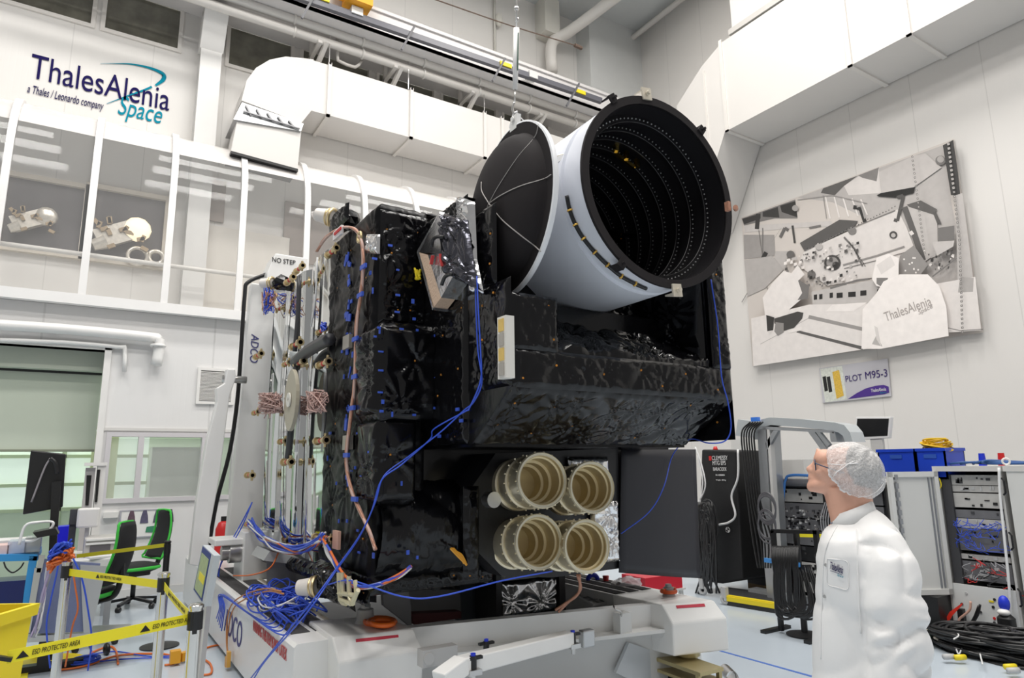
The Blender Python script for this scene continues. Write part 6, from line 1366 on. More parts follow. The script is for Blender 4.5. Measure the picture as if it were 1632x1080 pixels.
# grey computer and clutter, black cable coils on the floor
a = onZ(1470, 985, .2)
r = thing('computer_unit', 'grey computer unit standing on the floor behind the person', 'computer', (7.0, 3.95, 0))
MB().box(6.95, 7.4, 3.62, 3.98, .12, .34).build('housing', mat('computer_grey', (.30, .30, .30), .45), r, bevel=.008); MB().box(6.95, 7.35, 3.44, 3.62, .05, .36).build('front_cover', BLACK, r)
MB().box(6.93, 7.42, 3.62, 4.0, 0, .12).build('base', DGREY, r)
MB().box(6.94, 6.951, 3.68, 3.75, .17, .22).build('sticker', GREYP, r)
mb = MB(); random.seed(71)
for k in range(30): c = onZ(1480+random.uniform(-22, 18), 1010+random.uniform(-10, 14), .03); mb.tube([c+V((random.uniform(-.15, .15), random.uniform(-.15, .15), random.uniform(-.02, .08))) for _ in range(4)], random.choice((.006, .012)), 5, m=k % 4)
tag(mb.build('cable_tangle', [RUBB, mat('green_cable', (.03, .2, .08), .5), RUBB, mat('beige_cable', (.5, .45, .38), .5)], None, True), 'tangle of black and green cables on the floor right of the person', 'cable')
def coil(cx, cy, R0, n_, lab, seed, h=.2, ex=1.5):
    random.seed(seed); mb = MB(); c0 = onZ(cx, cy, 0)
    for k in range(n_):
        c = c0+V((random.uniform(-.05, .05), random.uniform(-.09, .09), .02+h*k/n_)); R_ = R0*random.uniform(.62, 1.0); a = random.uniform(0, 6.28)
        mb.tube([c+V((R_*.75*math.cos(a+t), R_*ex*math.sin(a+t), .03*math.sin(t+k))) for t in np.linspace(0, 6.28, 16)], .014, 6, k=2)
    t = tag(mb.build('cable_coil', RUBB, None, True), lab, 'cable')
    return c0
c = coil(1560, 1040, .34, 26, 'large coil of thick black cable on the floor in front of the right rack', 3, .17, 1.0)
coil(1625, 1052, .34, 24, 'second black cable coil cut off by the right photo edge', 4, .20, 1.0)
for k, (x, y, m) in enumerate(((1530, 1047, YEL), (1512, 1046, GREYP), (1615, 1068, GREYP), (1610, 1062, YEL))):
    p = onZ(x, y, .05); tag(MB().cyl(p+V((-.04, .02, 0)), p+V((.04, -.02, 0)), .022, n=10).build('plug', m, None, True), ('yellow tagged plug at the left end of the large black coil', 'grey plug at the left end of the large black coil', 'grey plug at the foot of the right coil', 'yellow tagged plug at the foot of the right coil')[k], 'plug')
for k, pts in enumerate(([(1520, 1003), (1528, 1012), (1520, 1018)], [(1524, 1034), (1528, 1042), (1533, 1033)], [(1561, 1038), (1564, 1050), (1566, 1058)])):
    cable('cable_tie', [onZ(x, y, (.18, .06, .06)[k]) for x, y in pts], .006, CABW, ('white cable tie at the top of the large black coil', 'white cable tie at the front of the large black coil', 'white cable tie at the right of the large black coil')[k])
# red ribbon and plugs at the lower rack panel
q = [onX(x, y, XR-.12) for x, y in ((1534, 960), (1520, 970), (1513, 975), (1504, 992), (1510, 993), (1518, 980), (1533, 964))]
tag(MB().prism(q, (.01, 0, 0)).build('safety_ribbon', mat('ribbon_red', (.85, .04, .02), .5)), 'bright red safety ribbon hanging from the lower rack panel', 'ribbon')
for k, (pts, m) in enumerate((([(1562, 963), (1558, 980), (1545, 1000), (1536, 1010)], RUBB), ([(1560, 965), (1552, 985), (1540, 1003), (1530, 1010)], RUBB), ([(1547, 958), (1545, 972), (1530, 985), (1528, 990)], mat('salmon', (.75, .45, .35), .5)))):
    cable('plug_lead', [onX(x, y, XR-.08) for x, y in pts], .011, m, ('dark lead plugged in the lower rack panel, right of the pair', 'dark lead plugged in the lower rack panel, left of the pair', 'salmon coloured lead plugged in the lower rack panel')[k])
p = onX(1533, 982, XR-.05); tag(MB().obox(p, .05, .05, .14).build('adapter', BLACK), 'black adapter block hanging at the lower rack panel', 'adapter')
r = thing('spray_bottle', 'dark bottle with blue cap standing before the lower rack panel', 'bottle', V((onX(1604, 990, XR-.15).x, onX(1604, 990, XR-.15).y, .2)))
p = onX(1604, 988, XR-.15); MB().lathe((p.x, p.y, p.z-.08), (0, 0, 1), [(0, 0), (.07, 0), (.07, .1), (.03, .14), (.03, .15), (0, .15)], 18).build('body', BLACK, r, 'auto'); MB().sph((p.x, p.y, p.z+.14), .045, .045, .07).build('cap', BLUEP, r, True); MB().sph((p.x-.03, p.y, p.z+.07), .05, .05, .03).build('white_top', WHITE, r, True)
# red tray and helpers behind the right trolley box
q = [onZ(1028, 922, .62), onZ(1090, 924, .62), onZ(1092, 936, .62), onZ(1028, 934, .62)]
p0 = onY(1028, 922, 5.6); p1 = onY(1093, 936, 5.6)
r = thing('side_table', 'grey table with a red tray behind the dark radiator sheet', 'table', ((p0.x+p1.x)/2, 5.8, 0))
MB().box(p0.x, p1.x, 5.6, 6.1, p1.z-.02, p1.z).build('table_top', LGREY, r)
for a_ in (p0.x+.03, p1.x-.03):
    for b_ in (5.65, 6.05): MB().box(a_-.02, a_+.02, b_-.02, b_+.02, 0, p1.z-.02).build('leg', LGREY, r)
tag(MB().box(p0.x+.02, p1.x-.03, 5.62, 6.0, p1.z, p0.z).build('tray', mat('tray_red', (.62, .01, .03), .4)), 'bright red tray on the grey side table', 'tray')
p = onZ(966, 935, .52); tag(MB().cyl(p+V((0, 0, 0)), p+V((0, 0, .10)), .018, .03, n=12).obox(p+V((-.03, .02, .01)), .12, .04, .02).build('clamp', RED, None, True), 'red clamp on the perforated step plate', 'clamp')
tag(MB().ring(p+V((-.06, .12, .05)), (.3, 1, 0), .05, .022, 18).build('tape_roll', BLUEP, None, True), 'small blue roll beside the red clamp on the step plate', 'roll')
random.seed(5); p = onZ(1000, 940, .52); mb = MB().sph(p+V((0, 0, .05)), .15, .12, .06, 14); mb.v = [(a+random.uniform(-.015, .015), b+random.uniform(-.015, .015), c_+random.uniform(-.012, .012)) for a, b, c_ in mb.v]
tag(mb.build('plastic_bag', mat('clear_bag', (.8, .75, .77), .15, alpha=.5), None), 'crumpled clear plastic bag on the step plate', 'bag')
tag(MB().tube([onD(920, 915, 4.6), onD(925, 940, 4.6), onD(905, 960, 4.6), onD(890, 975, 4.6)], .01, 5).tube([onD(924, 915, 4.6), onD(922, 945, 4.6), onD(900, 962, 4.6), onD(885, 972, 4.6)], .01, 5).build('cable', COPPER, None, True), 'copper brown cable pair hanging below the four gold telescope tubes', 'cable')
q = [onZ(890, 950, 0.01)]
tag(MB().prism([onZ(925, 952, .03), onZ(945, 958, .03), onZ(940, 965, .03), onZ(915, 957, .03)], (0, 0, -.03)).build('floor_edge_strip', YEL), 'yellow edging strip seen under the telescope tubes', 'strip')
q = [onZ(1120, 1035, .002), onZ(1325, 1088, .002), onZ(1325, 1085, .002), onZ(1120, 1033.5, .002)]
o = MB().prism([onZ(960, 985, 0.0), onZ(1330, 1089, 0.0), onZ(1330, 1086.5, 0.0), onZ(960, 984, 0.0)], (0, 0, .002)).build('trim_2', mat('line_blue', (.08, .18, .55), .5)); struct(o)
# ------------------------------------------------------------------ wall poster and room sign on the right wall
XP = XW-.02
def pp(x, y, o_=0): return onX(x, y, XP-.012-o_)
PO = thing('wall_poster', 'huge sepia photograph poster of technicians and a satellite on the right wall', 'poster', (XP, 6.3, 3.5))
MB().prism([onX(1182, 347, XP), onX(1520, 222, XP), onX(1567, 530, XP), onX(1200, 583, XP)], (-.012, 0, 0)).build('sheet', mat('poster_base', (.62, .57, .53), .5, var=.05, vscale=1.5), PO)
G_ = {}
def g(v, w_=.94):
    v = v**1.45 if v < .7 else v
    k = 'sepia_%03d' % int(v*1000)
    return mat(k, (v, v*w_, v*w_*.96), .55, var=.10, vscale=9)
PM = []; PB_ = MB(); LV = [0]
def shp(pts, v, t=.0012):
    m = g(v)
    if m not in PM: PM.append(m)
    LV[0] += .0004
    q = [pp(x, y, LV[0]) for x, y in pts]
    PB_.prism(q, (-.0004, 0, 0), PM.index(m))
def ln(pts, w_, v):
    for (xa, ya_), (xb, yb_) in zip(pts[:-1], pts[1:]):
        d = math.hypot(xb-xa, yb_-ya_) or 1; nx, ny = -(yb_-ya_)/d*w_/2, (xb-xa)/d*w_/2; shp([(xa+nx, ya_+ny), (xb+nx, yb_+ny), (xb-nx, yb_-ny), (xa-nx, ya_-ny)], v)
S = lambda X, Y: (1160+X/2.7, 200+Y/2.7)
def sh(pts, v): shp([S(*p) for p in pts], v)
def sl(pts, w_, v): ln([S(*p) for p in pts], w_/2.7, v)
sh([(560, 215), (925, 85), (965, 350), (1050, 720), (880, 720), (640, 420), (450, 330), (300, 310)], .60)
sh([(410, 270), (560, 215), (500, 260), (460, 300), (400, 290)], .22); sh([(500, 260), (560, 220), (650, 185), (660, 290), (520, 300)], .70); sh([(560, 215), (650, 180), (640, 240), (580, 225)], .36)
sh([(60, 400), (290, 318), (300, 400), (200, 400), (70, 430)], .33); sh([(225, 345), (290, 325), (300, 395), (232, 372)], .10); sh([(150, 372), (215, 350), (222, 396), (150, 392)], .12); sh([(62, 402), (140, 378), (140, 400), (70, 425)], .12)
sh([(70, 430), (445, 410), (450, 435), (290, 440), (75, 460)], .68); sh([(68, 470), (200, 470), (205, 560), (70, 575)], .46); sh([(205, 540), (260, 540), (250, 620), (190, 620)], .60)
for k in range(5): sl([(420+k*38, 305+k*3), (440+k*40, 400-k*4)], 6, .78)
sl([(300, 320), (450, 300), (600, 335)], 4, .45); sl([(410, 300), (425, 400)], 3, .4)
sl([(130, 380), (125, 445)], 18, .12); sl([(150, 440), (150, 700)], 4, .30); sl([(133, 450), (170, 705)], 3, .28); sl([(278, 430), (288, 505)], 9, .15); sl([(80, 640), (130, 610), (165, 545)], 18, .10)
sl([(80, 600), (180, 560), (60, 760)], 3, .35); sh([(70, 580), (190, 560), (240, 620), (160, 700), (85, 735)], .56)
sl([(225, 480), (245, 440), (260, 450)], 12, .25); sl([(350, 440), (400, 430)], 8, .3); sl([(540, 350), (570, 355), (590, 415)], 16, .08); sl([(555, 350), (575, 345), (590, 400)], 6, .5)
sh([(310, 505), (480, 405), (560, 410), (540, 440), (330, 540)], .20); sh([(330, 540), (730, 360), (770, 440), (830, 600), (700, 640), (430, 690), (300, 600)], .70); sh([(760, 350), (820, 325), (900, 380), (905, 560), (870, 570), (840, 590), (770, 420)], .64)
sh([(640, 300), (700, 270), (805, 262), (800, 290), (720, 310), (650, 305)], .04); sh([(650, 200), (800, 130), (850, 120), (920, 180), (800, 265), (660, 290)], .66); sh([(770, 340), (830, 322), (900, 360), (890, 385), (780, 350)], .22); sh([(880, 370), (895, 370), (920, 425), (900, 420)], .2)
sl([(728, 310), (755, 300), (730, 410), (715, 405)], 14, .18); sl([(760, 350), (800, 460), (840, 580)], 26, .22); sl([(785, 455), (795, 470)], 16, .75)
sl([(500, 480), (545, 530), (580, 605)], 8, .3); sl([(330, 540), (500, 455), (720, 365)], 4, .30); sl([(495, 600), (640, 560), (760, 520)], 7, .42); sl([(500, 615), (640, 580), (780, 540)], 3, .3)
for cx_, cy_, r_, v in ((450, 590, 36, .15), (450, 590, 26, .45), (465, 600, 16, .12), (712, 470, 17, .15), (712, 472, 10, .6), (535, 452, 18, .35), (270, 555, 18, .25), (360, 640, 18, .30), (915, 150, 22, .3), (915, 145, 15, .55), (392, 520, 16, .6), (290, 355, 14, .5)):
    sh([(cx_+r_*math.cos(t), cy_+r_*.95*math.sin(t)) for t in np.linspace(0, 2*math.pi, 17)[:-1]], v)
random.seed(17)
for k in range(120):
    x, y = random.uniform(240, 560), random.uniform(500, 690); y = max(y, 640-(x-240)*.3-60)
    s_ = random.uniform(3, 13); sh([(x, y), (x+s_, y-s_*.3), (x+s_*1.1, y+s_*.8), (x, y+s_)], random.choice((.08, .2, .35, .8, .85, .6)))
for k in range(45):
    x, y = random.uniform(840, 970), random.uniform(530, 620); s_ = random.uniform(3, 12); sh([(x, y), (x+s_, y-s_*.3), (x+s_*.8, y+s_*1.4), (x, y+s_)], random.choice((.1, .25, .5, .8)))
for k in range(30): x = 340+k*13; y = 530-k*6.3+random.uniform(-3, 3); sh([(x, y), (x+4, y-2), (x+4, y+3), (x, y+4)], .08)
for k in range(24): x = 520+k*3+random.uniform(-2, 2); y = 500+k*4.5; sh([(x, y), (x+4, y-2), (x+4, y+3), (x, y+4)], .1)
sh([(740, 560), (800, 515), (860, 600), (830, 640), (730, 640)], .42)
for k in range(10): x, y = random.uniform(745, 830), random.uniform(550, 630); sh([(x, y), (x+7, y), (x+7, y+7), (x, y+7)], .85)
sh([(360, 715), (620, 665), (680, 690), (640, 765), (365, 770)], .64); sl([(440, 700), (560, 665), (610, 660)], 9, .30)
for x, y, w_ in ((370, 728, 14), (393, 726, 14), (438, 720, 14), (468, 720, 26), (518, 716, 32), (570, 710, 26), (642, 705, 12)): sh([(x, y), (x+w_, y-2), (x+w_, y+20), (x, y+22)], .06)
sh([(100, 830), (350, 770), (620, 765), (600, 960), (110, 1035)], .76); sh([(350, 815), (590, 870), (585, 885), (345, 830)], .45); sh([(300, 880), (580, 950), (580, 965), (295, 890)], .22); sl([(140, 940), (345, 830)], 2, .55); sh([(450, 770), (600, 760), (540, 800), (420, 800)], .84)
sl([(230, 440), (190, 500)], 1, .4)
# crouching figure
sh([(190, 680), (240, 625), (290, 640), (320, 680), (330, 735), (265, 790), (255, 828), (160, 815), (150, 740)], .80); sh([(165, 815), (200, 825), (195, 880), (170, 885)], .10); sh([(200, 830), (300, 800), (325, 805), (320, 830), (285, 870), (235, 885), (200, 850)], .14); sh([(205, 845), (240, 850), (240, 890), (215, 905), (200, 885)], .40); sh([(170, 885), (195, 880), (180, 900)], .7); sh([(255, 880), (320, 865), (320, 880), (265, 892)], .82); sh([(300, 660), (350, 690), (345, 745), (300, 750), (320, 720)], .30); sh([(270, 640), (300, 600), (330, 640), (300, 670)], .80)
# right column and chains
sh([(925, 85), (970, 62), (990, 200), (1000, 300), (960, 300)], .10); sh([(980, 300), (1010, 290), (1060, 690), (1055, 715), (990, 718)], .62); sh([(905, 440), (975, 430), (975, 500), (905, 510)], .3); sh([(880, 500), (975, 495), (970, 520), (900, 560)], .66); sh([(900, 680), (1065, 650), (1090, 880), (950, 890)], .74); sh([(990, 718), (1055, 715), (1058, 655), (1000, 650)], .55)
sl([(880, 650), (985, 570)], 6, .3)
for k in range(24): x, y = 792+k*2.3, 130+k*18; sl([(x, y), (x+3, y+8)], 8, .25); sl([(x+1, y+2), (x+2, y+6)], 3, .8)
for k in range(44): x, y = (948+k*2.2 if k < 22 else 996+(k-22)*.6), 75+k*18.8; sl([(x, y), (x+2, y+9)], 10, .30 if k > 10 else .65); sl([(x+1, y+2), (x+1, y+6)], 3, .75 if k > 10 else .2)
sl([(945, 870), (1000, 882), (1098, 876)], 3, .25)
# man seen from behind
sh([(620, 660), (640, 570), (690, 550), (735, 570), (735, 640), (690, 700), (640, 690)], .86); sh([(640, 655), (690, 655), (670, 700), (640, 680)], .35); sh([(640, 600), (700, 560), (720, 600), (660, 640)], .72)
sh([(575, 960), (580, 790), (640, 720), (670, 670), (740, 640), (860, 640), (910, 690), (940, 780), (950, 905), (660, 960)], .88); sh([(620, 940), (640, 900), (665, 950)], .60); sh([(630, 860), (645, 870), (660, 950), (640, 920)], .7)
PB_.build('printed_picture', PM, PO)
def ptext(body, x0, y0, x1, y1, hpx, m, par, X=None, sh_=0, d=.03):
    a, b = onX(x0, y0, XP-d), onX(x1, y1, XP-d); r_ = b-a; W_ = r_.length; r_.normalize(); u_ = V((-1, 0, 0)).cross(r_); u_ = u_ if u_.z > 0 else -u_
    h_ = abs(onX(x0, y0-hpx, XP-d).z-a.z); return text(body, a, r_, u_, W_, h_, m, 'lettering', par, .002, sh_)
LD = .012+LV[0]+.001
sp_ = mat('sepia_letters', (.40, .36, .34), .6)
ptext('ThalesAlenia', *S(680, 843), *S(880, 772), 15, sp_, PO, d=LD); ptext('Space', *S(825, 818), *S(886, 788), 9, sp_, PO, sh_=.25, d=LD)
# room sign
SG = thing('room_sign', 'small grey room sign with picture and purple swoosh under the poster', 'sign', (XP, 6.3, 2.7))
c4 = [(1306, 587), (1415, 571), (1421, 631), (1312, 642)]
def sg(u, v, o_=0):
    x = (c4[0][0]*(1-u)+c4[1][0]*u)*(1-v)+(c4[3][0]*(1-u)+c4[2][0]*u)*v; y = (c4[0][1]*(1-u)+c4[1][1]*u)*(1-v)+(c4[3][1]*(1-u)+c4[2][1]*u)*v
    return onX(x, y, XP-.012-o_)
MB().prism([onX(x, y, XP) for x, y in c4], (-.012, 0, 0)).build('board', mat('sign_grey', (.50, .49, .52), .4), SG)
def sq(pts, m, nm, o_=.001): return MB().prism([sg(u, v, o_) for u, v in pts], (-.001, 0, 0)).build(nm, m, SG)
sq([(.01, .02), (.33, .02), (.35, .97), (.03, .99)], mat('picture_pale', (.62, .64, .58), .5, var=.3, vscale=30), 'picture')
sq([(.03, .25), (.08, .24), (.09, .66), (.04, .68)], INK, 'picture_dark_panel', .003); sq([(.09, .27), (.14, .26), (.15, .7), (.1, .72)], INK, 'picture_dark_panel', .003); sq([(.18, .15), (.28, .12), (.31, .85), (.2, .92)], mat('picture_gold', (.65, .42, .06), .4, var=.5, vscale=50), 'picture_satellite', .003)
sw_ = [(.36, .96), (.5, .82), (.64, .72), (.78, .68), (.9, .68), (.97, .74), (.97, .9), (.9, .93)]
sq(sw_, mat('sign_purple', (.06, .02, .22), .5), 'swoosh', .003)
def st_(body, u0, u1, v, hv, m, o_=.006, s_=0):
    a, b = sg(u0, v, o_), sg(u1, v, o_); r_ = b-a; W_ = r_.length; r_.normalize(); u_ = V((-1, 0, 0)).cross(r_); u_ = u_ if u_.z > 0 else -u_; text(body, a, r_, u_, W_, abs(sg(u0, v-hv).z-sg(u0, v).z), m, 'lettering', SG, .002, s_)
st_('PLOT', .36, .60, .48, .17, mat('ink_purple', (.05, .03, .15), .5)); st_('M95-3', .65, .97, .47, .20, mat('ink_purple2', (.03, .01, .12), .5)); st_('ThalesAlenia', .71, .93, .84, .09, mat('print_white', (.75, .75, .75), .5)); st_('Space', .84, .93, .91, .05, TEAL)
# ------------------------------------------------------------------ the person
DP = 2.5
PP0 = onD(1365, 800, DP); NH = V((CAM.x-PP0.x, CAM.y-PP0.y, 0)).normalized()          # towards the near side of the body
RH = V((-NH.y, NH.x, 0)); RH = RH if RH.dot(_R) > 0 else -RH
def pm(x, y, dn=0.): d = ray(x, y); return CAM+d*((PP0-CAM).dot(NH)/d.dot(NH))+NH*dn
def voxel(mb, vox, smooth_it=6):
    me = bpy.data.meshes.new('t'); me.from_pydata(mb.v, [], mb.f); me.update(); ob = bpy.data.objects.new('t', me); COL.objects.link(ob)
    md = ob.modifiers.new('r', 'REMESH'); md.mode = 'VOXEL'; md.voxel_size = vox
    if smooth_it: ms = ob.modifiers.new('s', 'SMOOTH'); ms.factor = .5; ms.iterations = smooth_it
    dg = bpy.context.evaluated_depsgraph_get(); dg.update(); em = ob.evaluated_get(dg).to_mesh()
    n = len(em.vertices); co = np.empty(n*3); em.vertices.foreach_get('co', co); no = np.empty(n*3); em.vertices.foreach_get('normal', no)
    fs = [tuple(p.vertices) for p in em.polygons]; bpy.data.objects.remove(ob)
    return co.reshape(-1, 3), no.reshape(-1, 3), fs
def from_np(co, fs): b = MB(); b.v = [tuple(c) for c in co]; b.f = fs; b.m = [0]*len(fs); return b
def basis(dx, dy):
    """axes of a tilted ellipsoid: first axis along the image direction (dx, dy)"""
    a = (RH*dx + V((0, 0, 1))*(-dy)).normalized(); c = NH; b = c.cross(a).normalized(); return Matrix((a, b, c)).transposed()
foot = onZ(1380, 1080, 0)
base = pm(1375, 1000); PERS = thing('person', 'person in white cleanroom coat and hair cap looking up at the satellite, seen in profile', 'person', (base.x, base.y, 0))
SKIN = mat('skin', (.72, .40, .29), .5, var=.10, vscale=25, bump=.03, bscale=200)
CLOTH = mat('coat_white', (.86, .855, .85), .55, var=.015, bump=.05, bscale=14)
# head and neck, one continuous surface
hb = MB(); T0 = basis(-1, .35)
hb.sph(pm(1352, 748), .098, .088, .078, 24, basis(-1, -.1)); hb.sph(pm(1322, 752), .062, .074, .060, 20, basis(-1, .2)); hb.sph(pm(1314, 733), .040, .044, .055, 16, basis(-1, -.3))
hb.sph(pm(1314, 772), .058, .034, .050, 16, basis(-1, .12)); hb.sph(pm(1293, 775), .0175, .0175, .022, 14); hb.sph(pm(1302, 764), .026, .034, .034, 14)
hb.sph(pm(1294, 758), .017, .012, .022, 12); hb.sph(pm(1291.2, 760.5), .0095, .006, .018, 12, basis(-1, 0)); hb.sph(pm(1292, 766), .0095, .0065, .017, 12, basis(-1, 0))
hb.cyl(pm(1303, 735), pm(1290.5, 747), .010, .0125, 12); hb.sph(pm(1289.5, 747.5), .0125, .0115, .013, 12); hb.sph(pm(1294, 750, .012), .010, .009, .009, 10); hb.sph(pm(1294, 750, -.012), .010, .009, .009, 10)
hb.sph(pm(1304.5, 731, 0), .013, .012, .045, 12); hb.sph(pm(1309, 752, .038), .022, .02, .018, 12); hb.sph(pm(1309, 752, -.038), .022, .02, .018, 12)
hb.cyl(pm(1337, 775), pm(1354, 835), .058, .062, 20); hb.cyl(pm(1362, 770), pm(1366, 835), .056, .062, 20); hb.sph(pm(1349, 765, .07), .012, .03, .010, 12); hb.cyl(pm(1352, 835), pm(1358, 870), .070, .08, 20)
co, no, fs = voxel(hb, .0045, 7)
head = from_np(co, fs).build('body', SKIN, PERS, True)
MB().sph(pm(1303.5, 740, .027), .0115, n=14).build('eye', mat('eye_white', (.75, .72, .70), .3), head, True)
MB().sph(pm(1300.8, 739.6, .028), .006, n=10).build('iris', mat('iris', (.05, .05, .06), .2), head, True)
MB().beam(pm(1288, 763.4, .0), pm(1297, 764.5, .014), .012, .0016).build('mouth', mat('lip', (.45, .17, .14), .5), head)
# short grey hair under the cap
HB = MB(); HB.sph(pm(1362, 747), .093, .084, .081, 28, basis(1, .25)); 
HB.build('hair', mat('grey_hair', (.20, .19, .18), .8, var=.3, vscale=60), head, True)
# glasses
GLM = mat('glasses_frame', (.03, .05, .10), .35)
fd = (-RH).normalized(); g = MB()
for dn in (.030, -.030): g.ring(pm(1299.5, 741, dn), (fd+NH*(.12 if dn > 0 else -.12)), .021, .0022, 22, 6)
g.tube([pm(1300, 737.5, .052), pm(1312, 742, .070), pm(1330, 748, .078), pm(1346, 753, .080)], .0024, 6).tube([pm(1300, 737.5, -.052), pm(1312, 742, -.070), pm(1346, 753, -.080)], .0024, 6).tube([pm(1298, 739, .010), pm(1296.5, 738, 0), pm(1298, 739, -.010)], .002, 5)
gl = g.build('glasses', GLM, PERS, True)
for dn in (.030, -.030): MB().cyl(pm(1299.5, 741, dn), pm(1299.6, 741, dn), .020, n=22).build('lens', mat('lens_glass', (.5, .6, .7), .05, alpha=.25, var=0), gl)
# hair cap
C0 = pm(1353, 754); ax = (pm(1388, 722)-C0); ax = (ax-NH*ax.dot(NH)).normalized(); fx = (pm(1300, 712)-C0); fx = fx-NH*fx.dot(NH); fx = (fx-ax*fx.dot(ax)).normalized(); EA = basis(-1, .15)
HC = MB(); nph, nth = 120, 26; rows = []; random.seed(2)
ph_ = [random.uniform(0, 6.28) for _ in range(6)]
def caprad(d):
    l = EA.transposed() @ d; return 1/math.sqrt((l.x/.121)**2+(l.y/.116)**2+(l.z/.098)**2)
for j in range(nth+1):
    row = []
    for i in range(nph):
        f_ = 2*math.pi*i/nph; u = j/nth; side = abs(math.sin(f_))
        tm = math.radians(88)+math.radians(44)*side**1.4+math.radians(14)*max(0, -math.cos(f_))
        t = max(.02, u*tm); d = (ax*math.cos(t)+(fx*math.cos(f_)+NH*math.sin(f_))*math.sin(t)).normalized()
        r_ = caprad(d); pl = u**2*(.0032*abs(math.sin(17*f_+ph_[0]+2*math.sin(3*f_)))+.002*math.sin(31*f_+ph_[1]))
        r_ += pl+.003*math.sin(5*f_+4*t+ph_[2])*u+.0025*math.sin(9*f_-7*t+ph_[3]) - (.022*max(0, (u-.86)/.14)**1.5)
        row.append(C0+d*r_)
    rows.append(row)
vs = [p for r_ in rows for p in r_]; fs = [(j*nph+i, j*nph+(i+1) % nph, (j+1)*nph+(i+1) % nph, (j+1)*nph+i) for j in range(nth) for i in range(nph)]+[tuple(range(nph))]
CAPM = mat('cap_fleece', (.92, .91, .91), .7, alpha=.60, var=.03, bump=.5, bscale=90)
nt = CAPM.node_tree; nz = nt.nodes.new('ShaderNodeTexNoise'); nz.inputs['Scale'].default_value = 26; nz.inputs['Detail'].default_value = 6; nz.inputs['Distortion'].default_value = 1.5; rp = nt.nodes.new('ShaderNodeMapRange'); rp.inputs['From Min'].default_value = .3; rp.inputs['From Max'].default_value = .7; rp.inputs['To Min'].default_value = .32; rp.inputs['To Max'].default_value = .70
nt.links.new(nz.outputs['Fac'], rp.inputs['Value']); nt.links.new(rp.outputs['Result'], nt.nodes['Principled BSDF'].inputs['Alpha'])
HC.add(vs, fs); cap = HC.build('hair_cap', CAPM, PERS, True)
ed = MB(); ed.tube([rows[-1][i] for i in range(0, nph, 2)]+[rows[-1][0]], .0042, 6, k=2); ed.build('elastic_edge', mat('cap_edge', (.9, .89, .89), .7), cap, True)
fo = MB(); random.seed(6)
for k in range(15):
    i0 = random.randrange(nph); di = random.uniform(-1.4, 1.4); fo.tube([rows[j][int(i0+di*(nth-j)) % nph]*1.0 for j in range(nth-2, random.randint(6, 13), -3)], .0016, 4, k=3)
fo.build('cap_pleats', mat('cap_edge', (.9, .89, .89), .7), cap, True)
# coat: torso and both sleeves, one continuous surface
def ring_(pf, f_, pb, b_, ht, n=28, zabs=None):
    A_ = pm(f_, pf); B_ = pm(b_, pb); c = (A_+B_)/2; hv = (B_-A_)/2; out = []
    for k in range(n):
        t = 2*math.pi*k/n; p = c+hv*(math.copysign(abs(math.cos(t))**.85, math.cos(t)))+NH*(ht*math.copysign(abs(math.sin(t))**.85, math.sin(t)))
        out.append(V((p.x, p.y, p.z if zabs is None else zabs)))
    return out
RG_ = [(830, 1327, 808, 1391, .062), (836, 1321, 812, 1398, .080), (846, 1309, 822, 1412, .125), (862, 1298, 838, 1428, .175), (886, 1293, 868, 1441, .200), (925, 1296, 920, 1448, .195), (975, 1296, 975, 1448, .185), (1030, 1294, 1030, 1448, .185), (1085, 1293, 1085, 1452, .195)]
rings = [ring_(*r_) for r_ in RG_]
zl = rings[-1][0].z
rings = list(reversed(rings)); low = [ring_(1085, 1288, 1085, 1466, .225, zabs=z) for z in (.42, .6, .75)]
cb = MB().loft(low+rings)
for sd in (1, -1):
    sl_ = [(1408, 868, .140, .078), (1419, 895, .180, .090), (1425, 940, .205, .100), (1428, 990, .215, .104), (1430, 1040, .222, .107), (1432, 1085, .228, .110)]
    P_ = [(pm(x, y, sd*dn), r_) for x, y, dn, r_ in sl_]
    for (a, ra), (b, rb) in zip(P_[:-1], P_[1:]): cb.cyl(a, b, ra, rb, 20); cb.sph(b, rb, n=16)
    cb.sph(P_[0][0], P_[0][1], n=16)
    e = P_[-1][0]; wr = e+(-RH)*.12+V((0, 0, -.22))+NH*.0; cb.cyl(e, wr, .105, .075, 20)
    if sd == 1: WR = wr
    else: WL = wr
co, no, fs = voxel(cb, .011, 5)
co2 = co.copy()
# cloth folds
rel = co-np.array(pm(1375, 950)); u_ = rel@np.array(RH); z_ = rel[:, 2]; n_ = rel@np.array(NH)
onarm = np.clip((n_-.13)/.05, 0, 1)*np.clip((u_+.02)/.05, 0, 1)
f1 = np.abs(vnoise(u_*7+z_*3+20, z_*9-u_*5+20, 5)-.5)*2; f2 = np.abs(vnoise(u_*5+z_*2+40, z_*3.0+50, 9)-.5)*2
zig = np.abs(((z_*8.5+.9*np.abs(((u_*3.6+.13*np.sin(z_*30)) % 1)-.5)*2+.35*np.sin(z_*13)) % 1)-.5)*2
disp = -.014*(1-f1)**3*(.5+.9*onarm) - .012*(1-f2)**3 - .018*onarm*np.clip((.02-z_)/.05, 0, 1)*(1-zig)**1.4 + .004*vnoise(u_*18+9, z_*16+30, 3)
co2 = co+no*disp[:, None]
coat = from_np(co2, fs).build('coat', CLOTH, PERS, True)
from mathutils.bvhtree import BVHTree
bv = BVHTree.FromPolygons([tuple(c) for c in co2], fs)
def hit(x, y, o_=.003):
    d = ray(x, y).normalized(); h = bv.ray_cast(CAM, d)
    return (h[0]-d*o_) if h[0] else pm(x, y, .2)
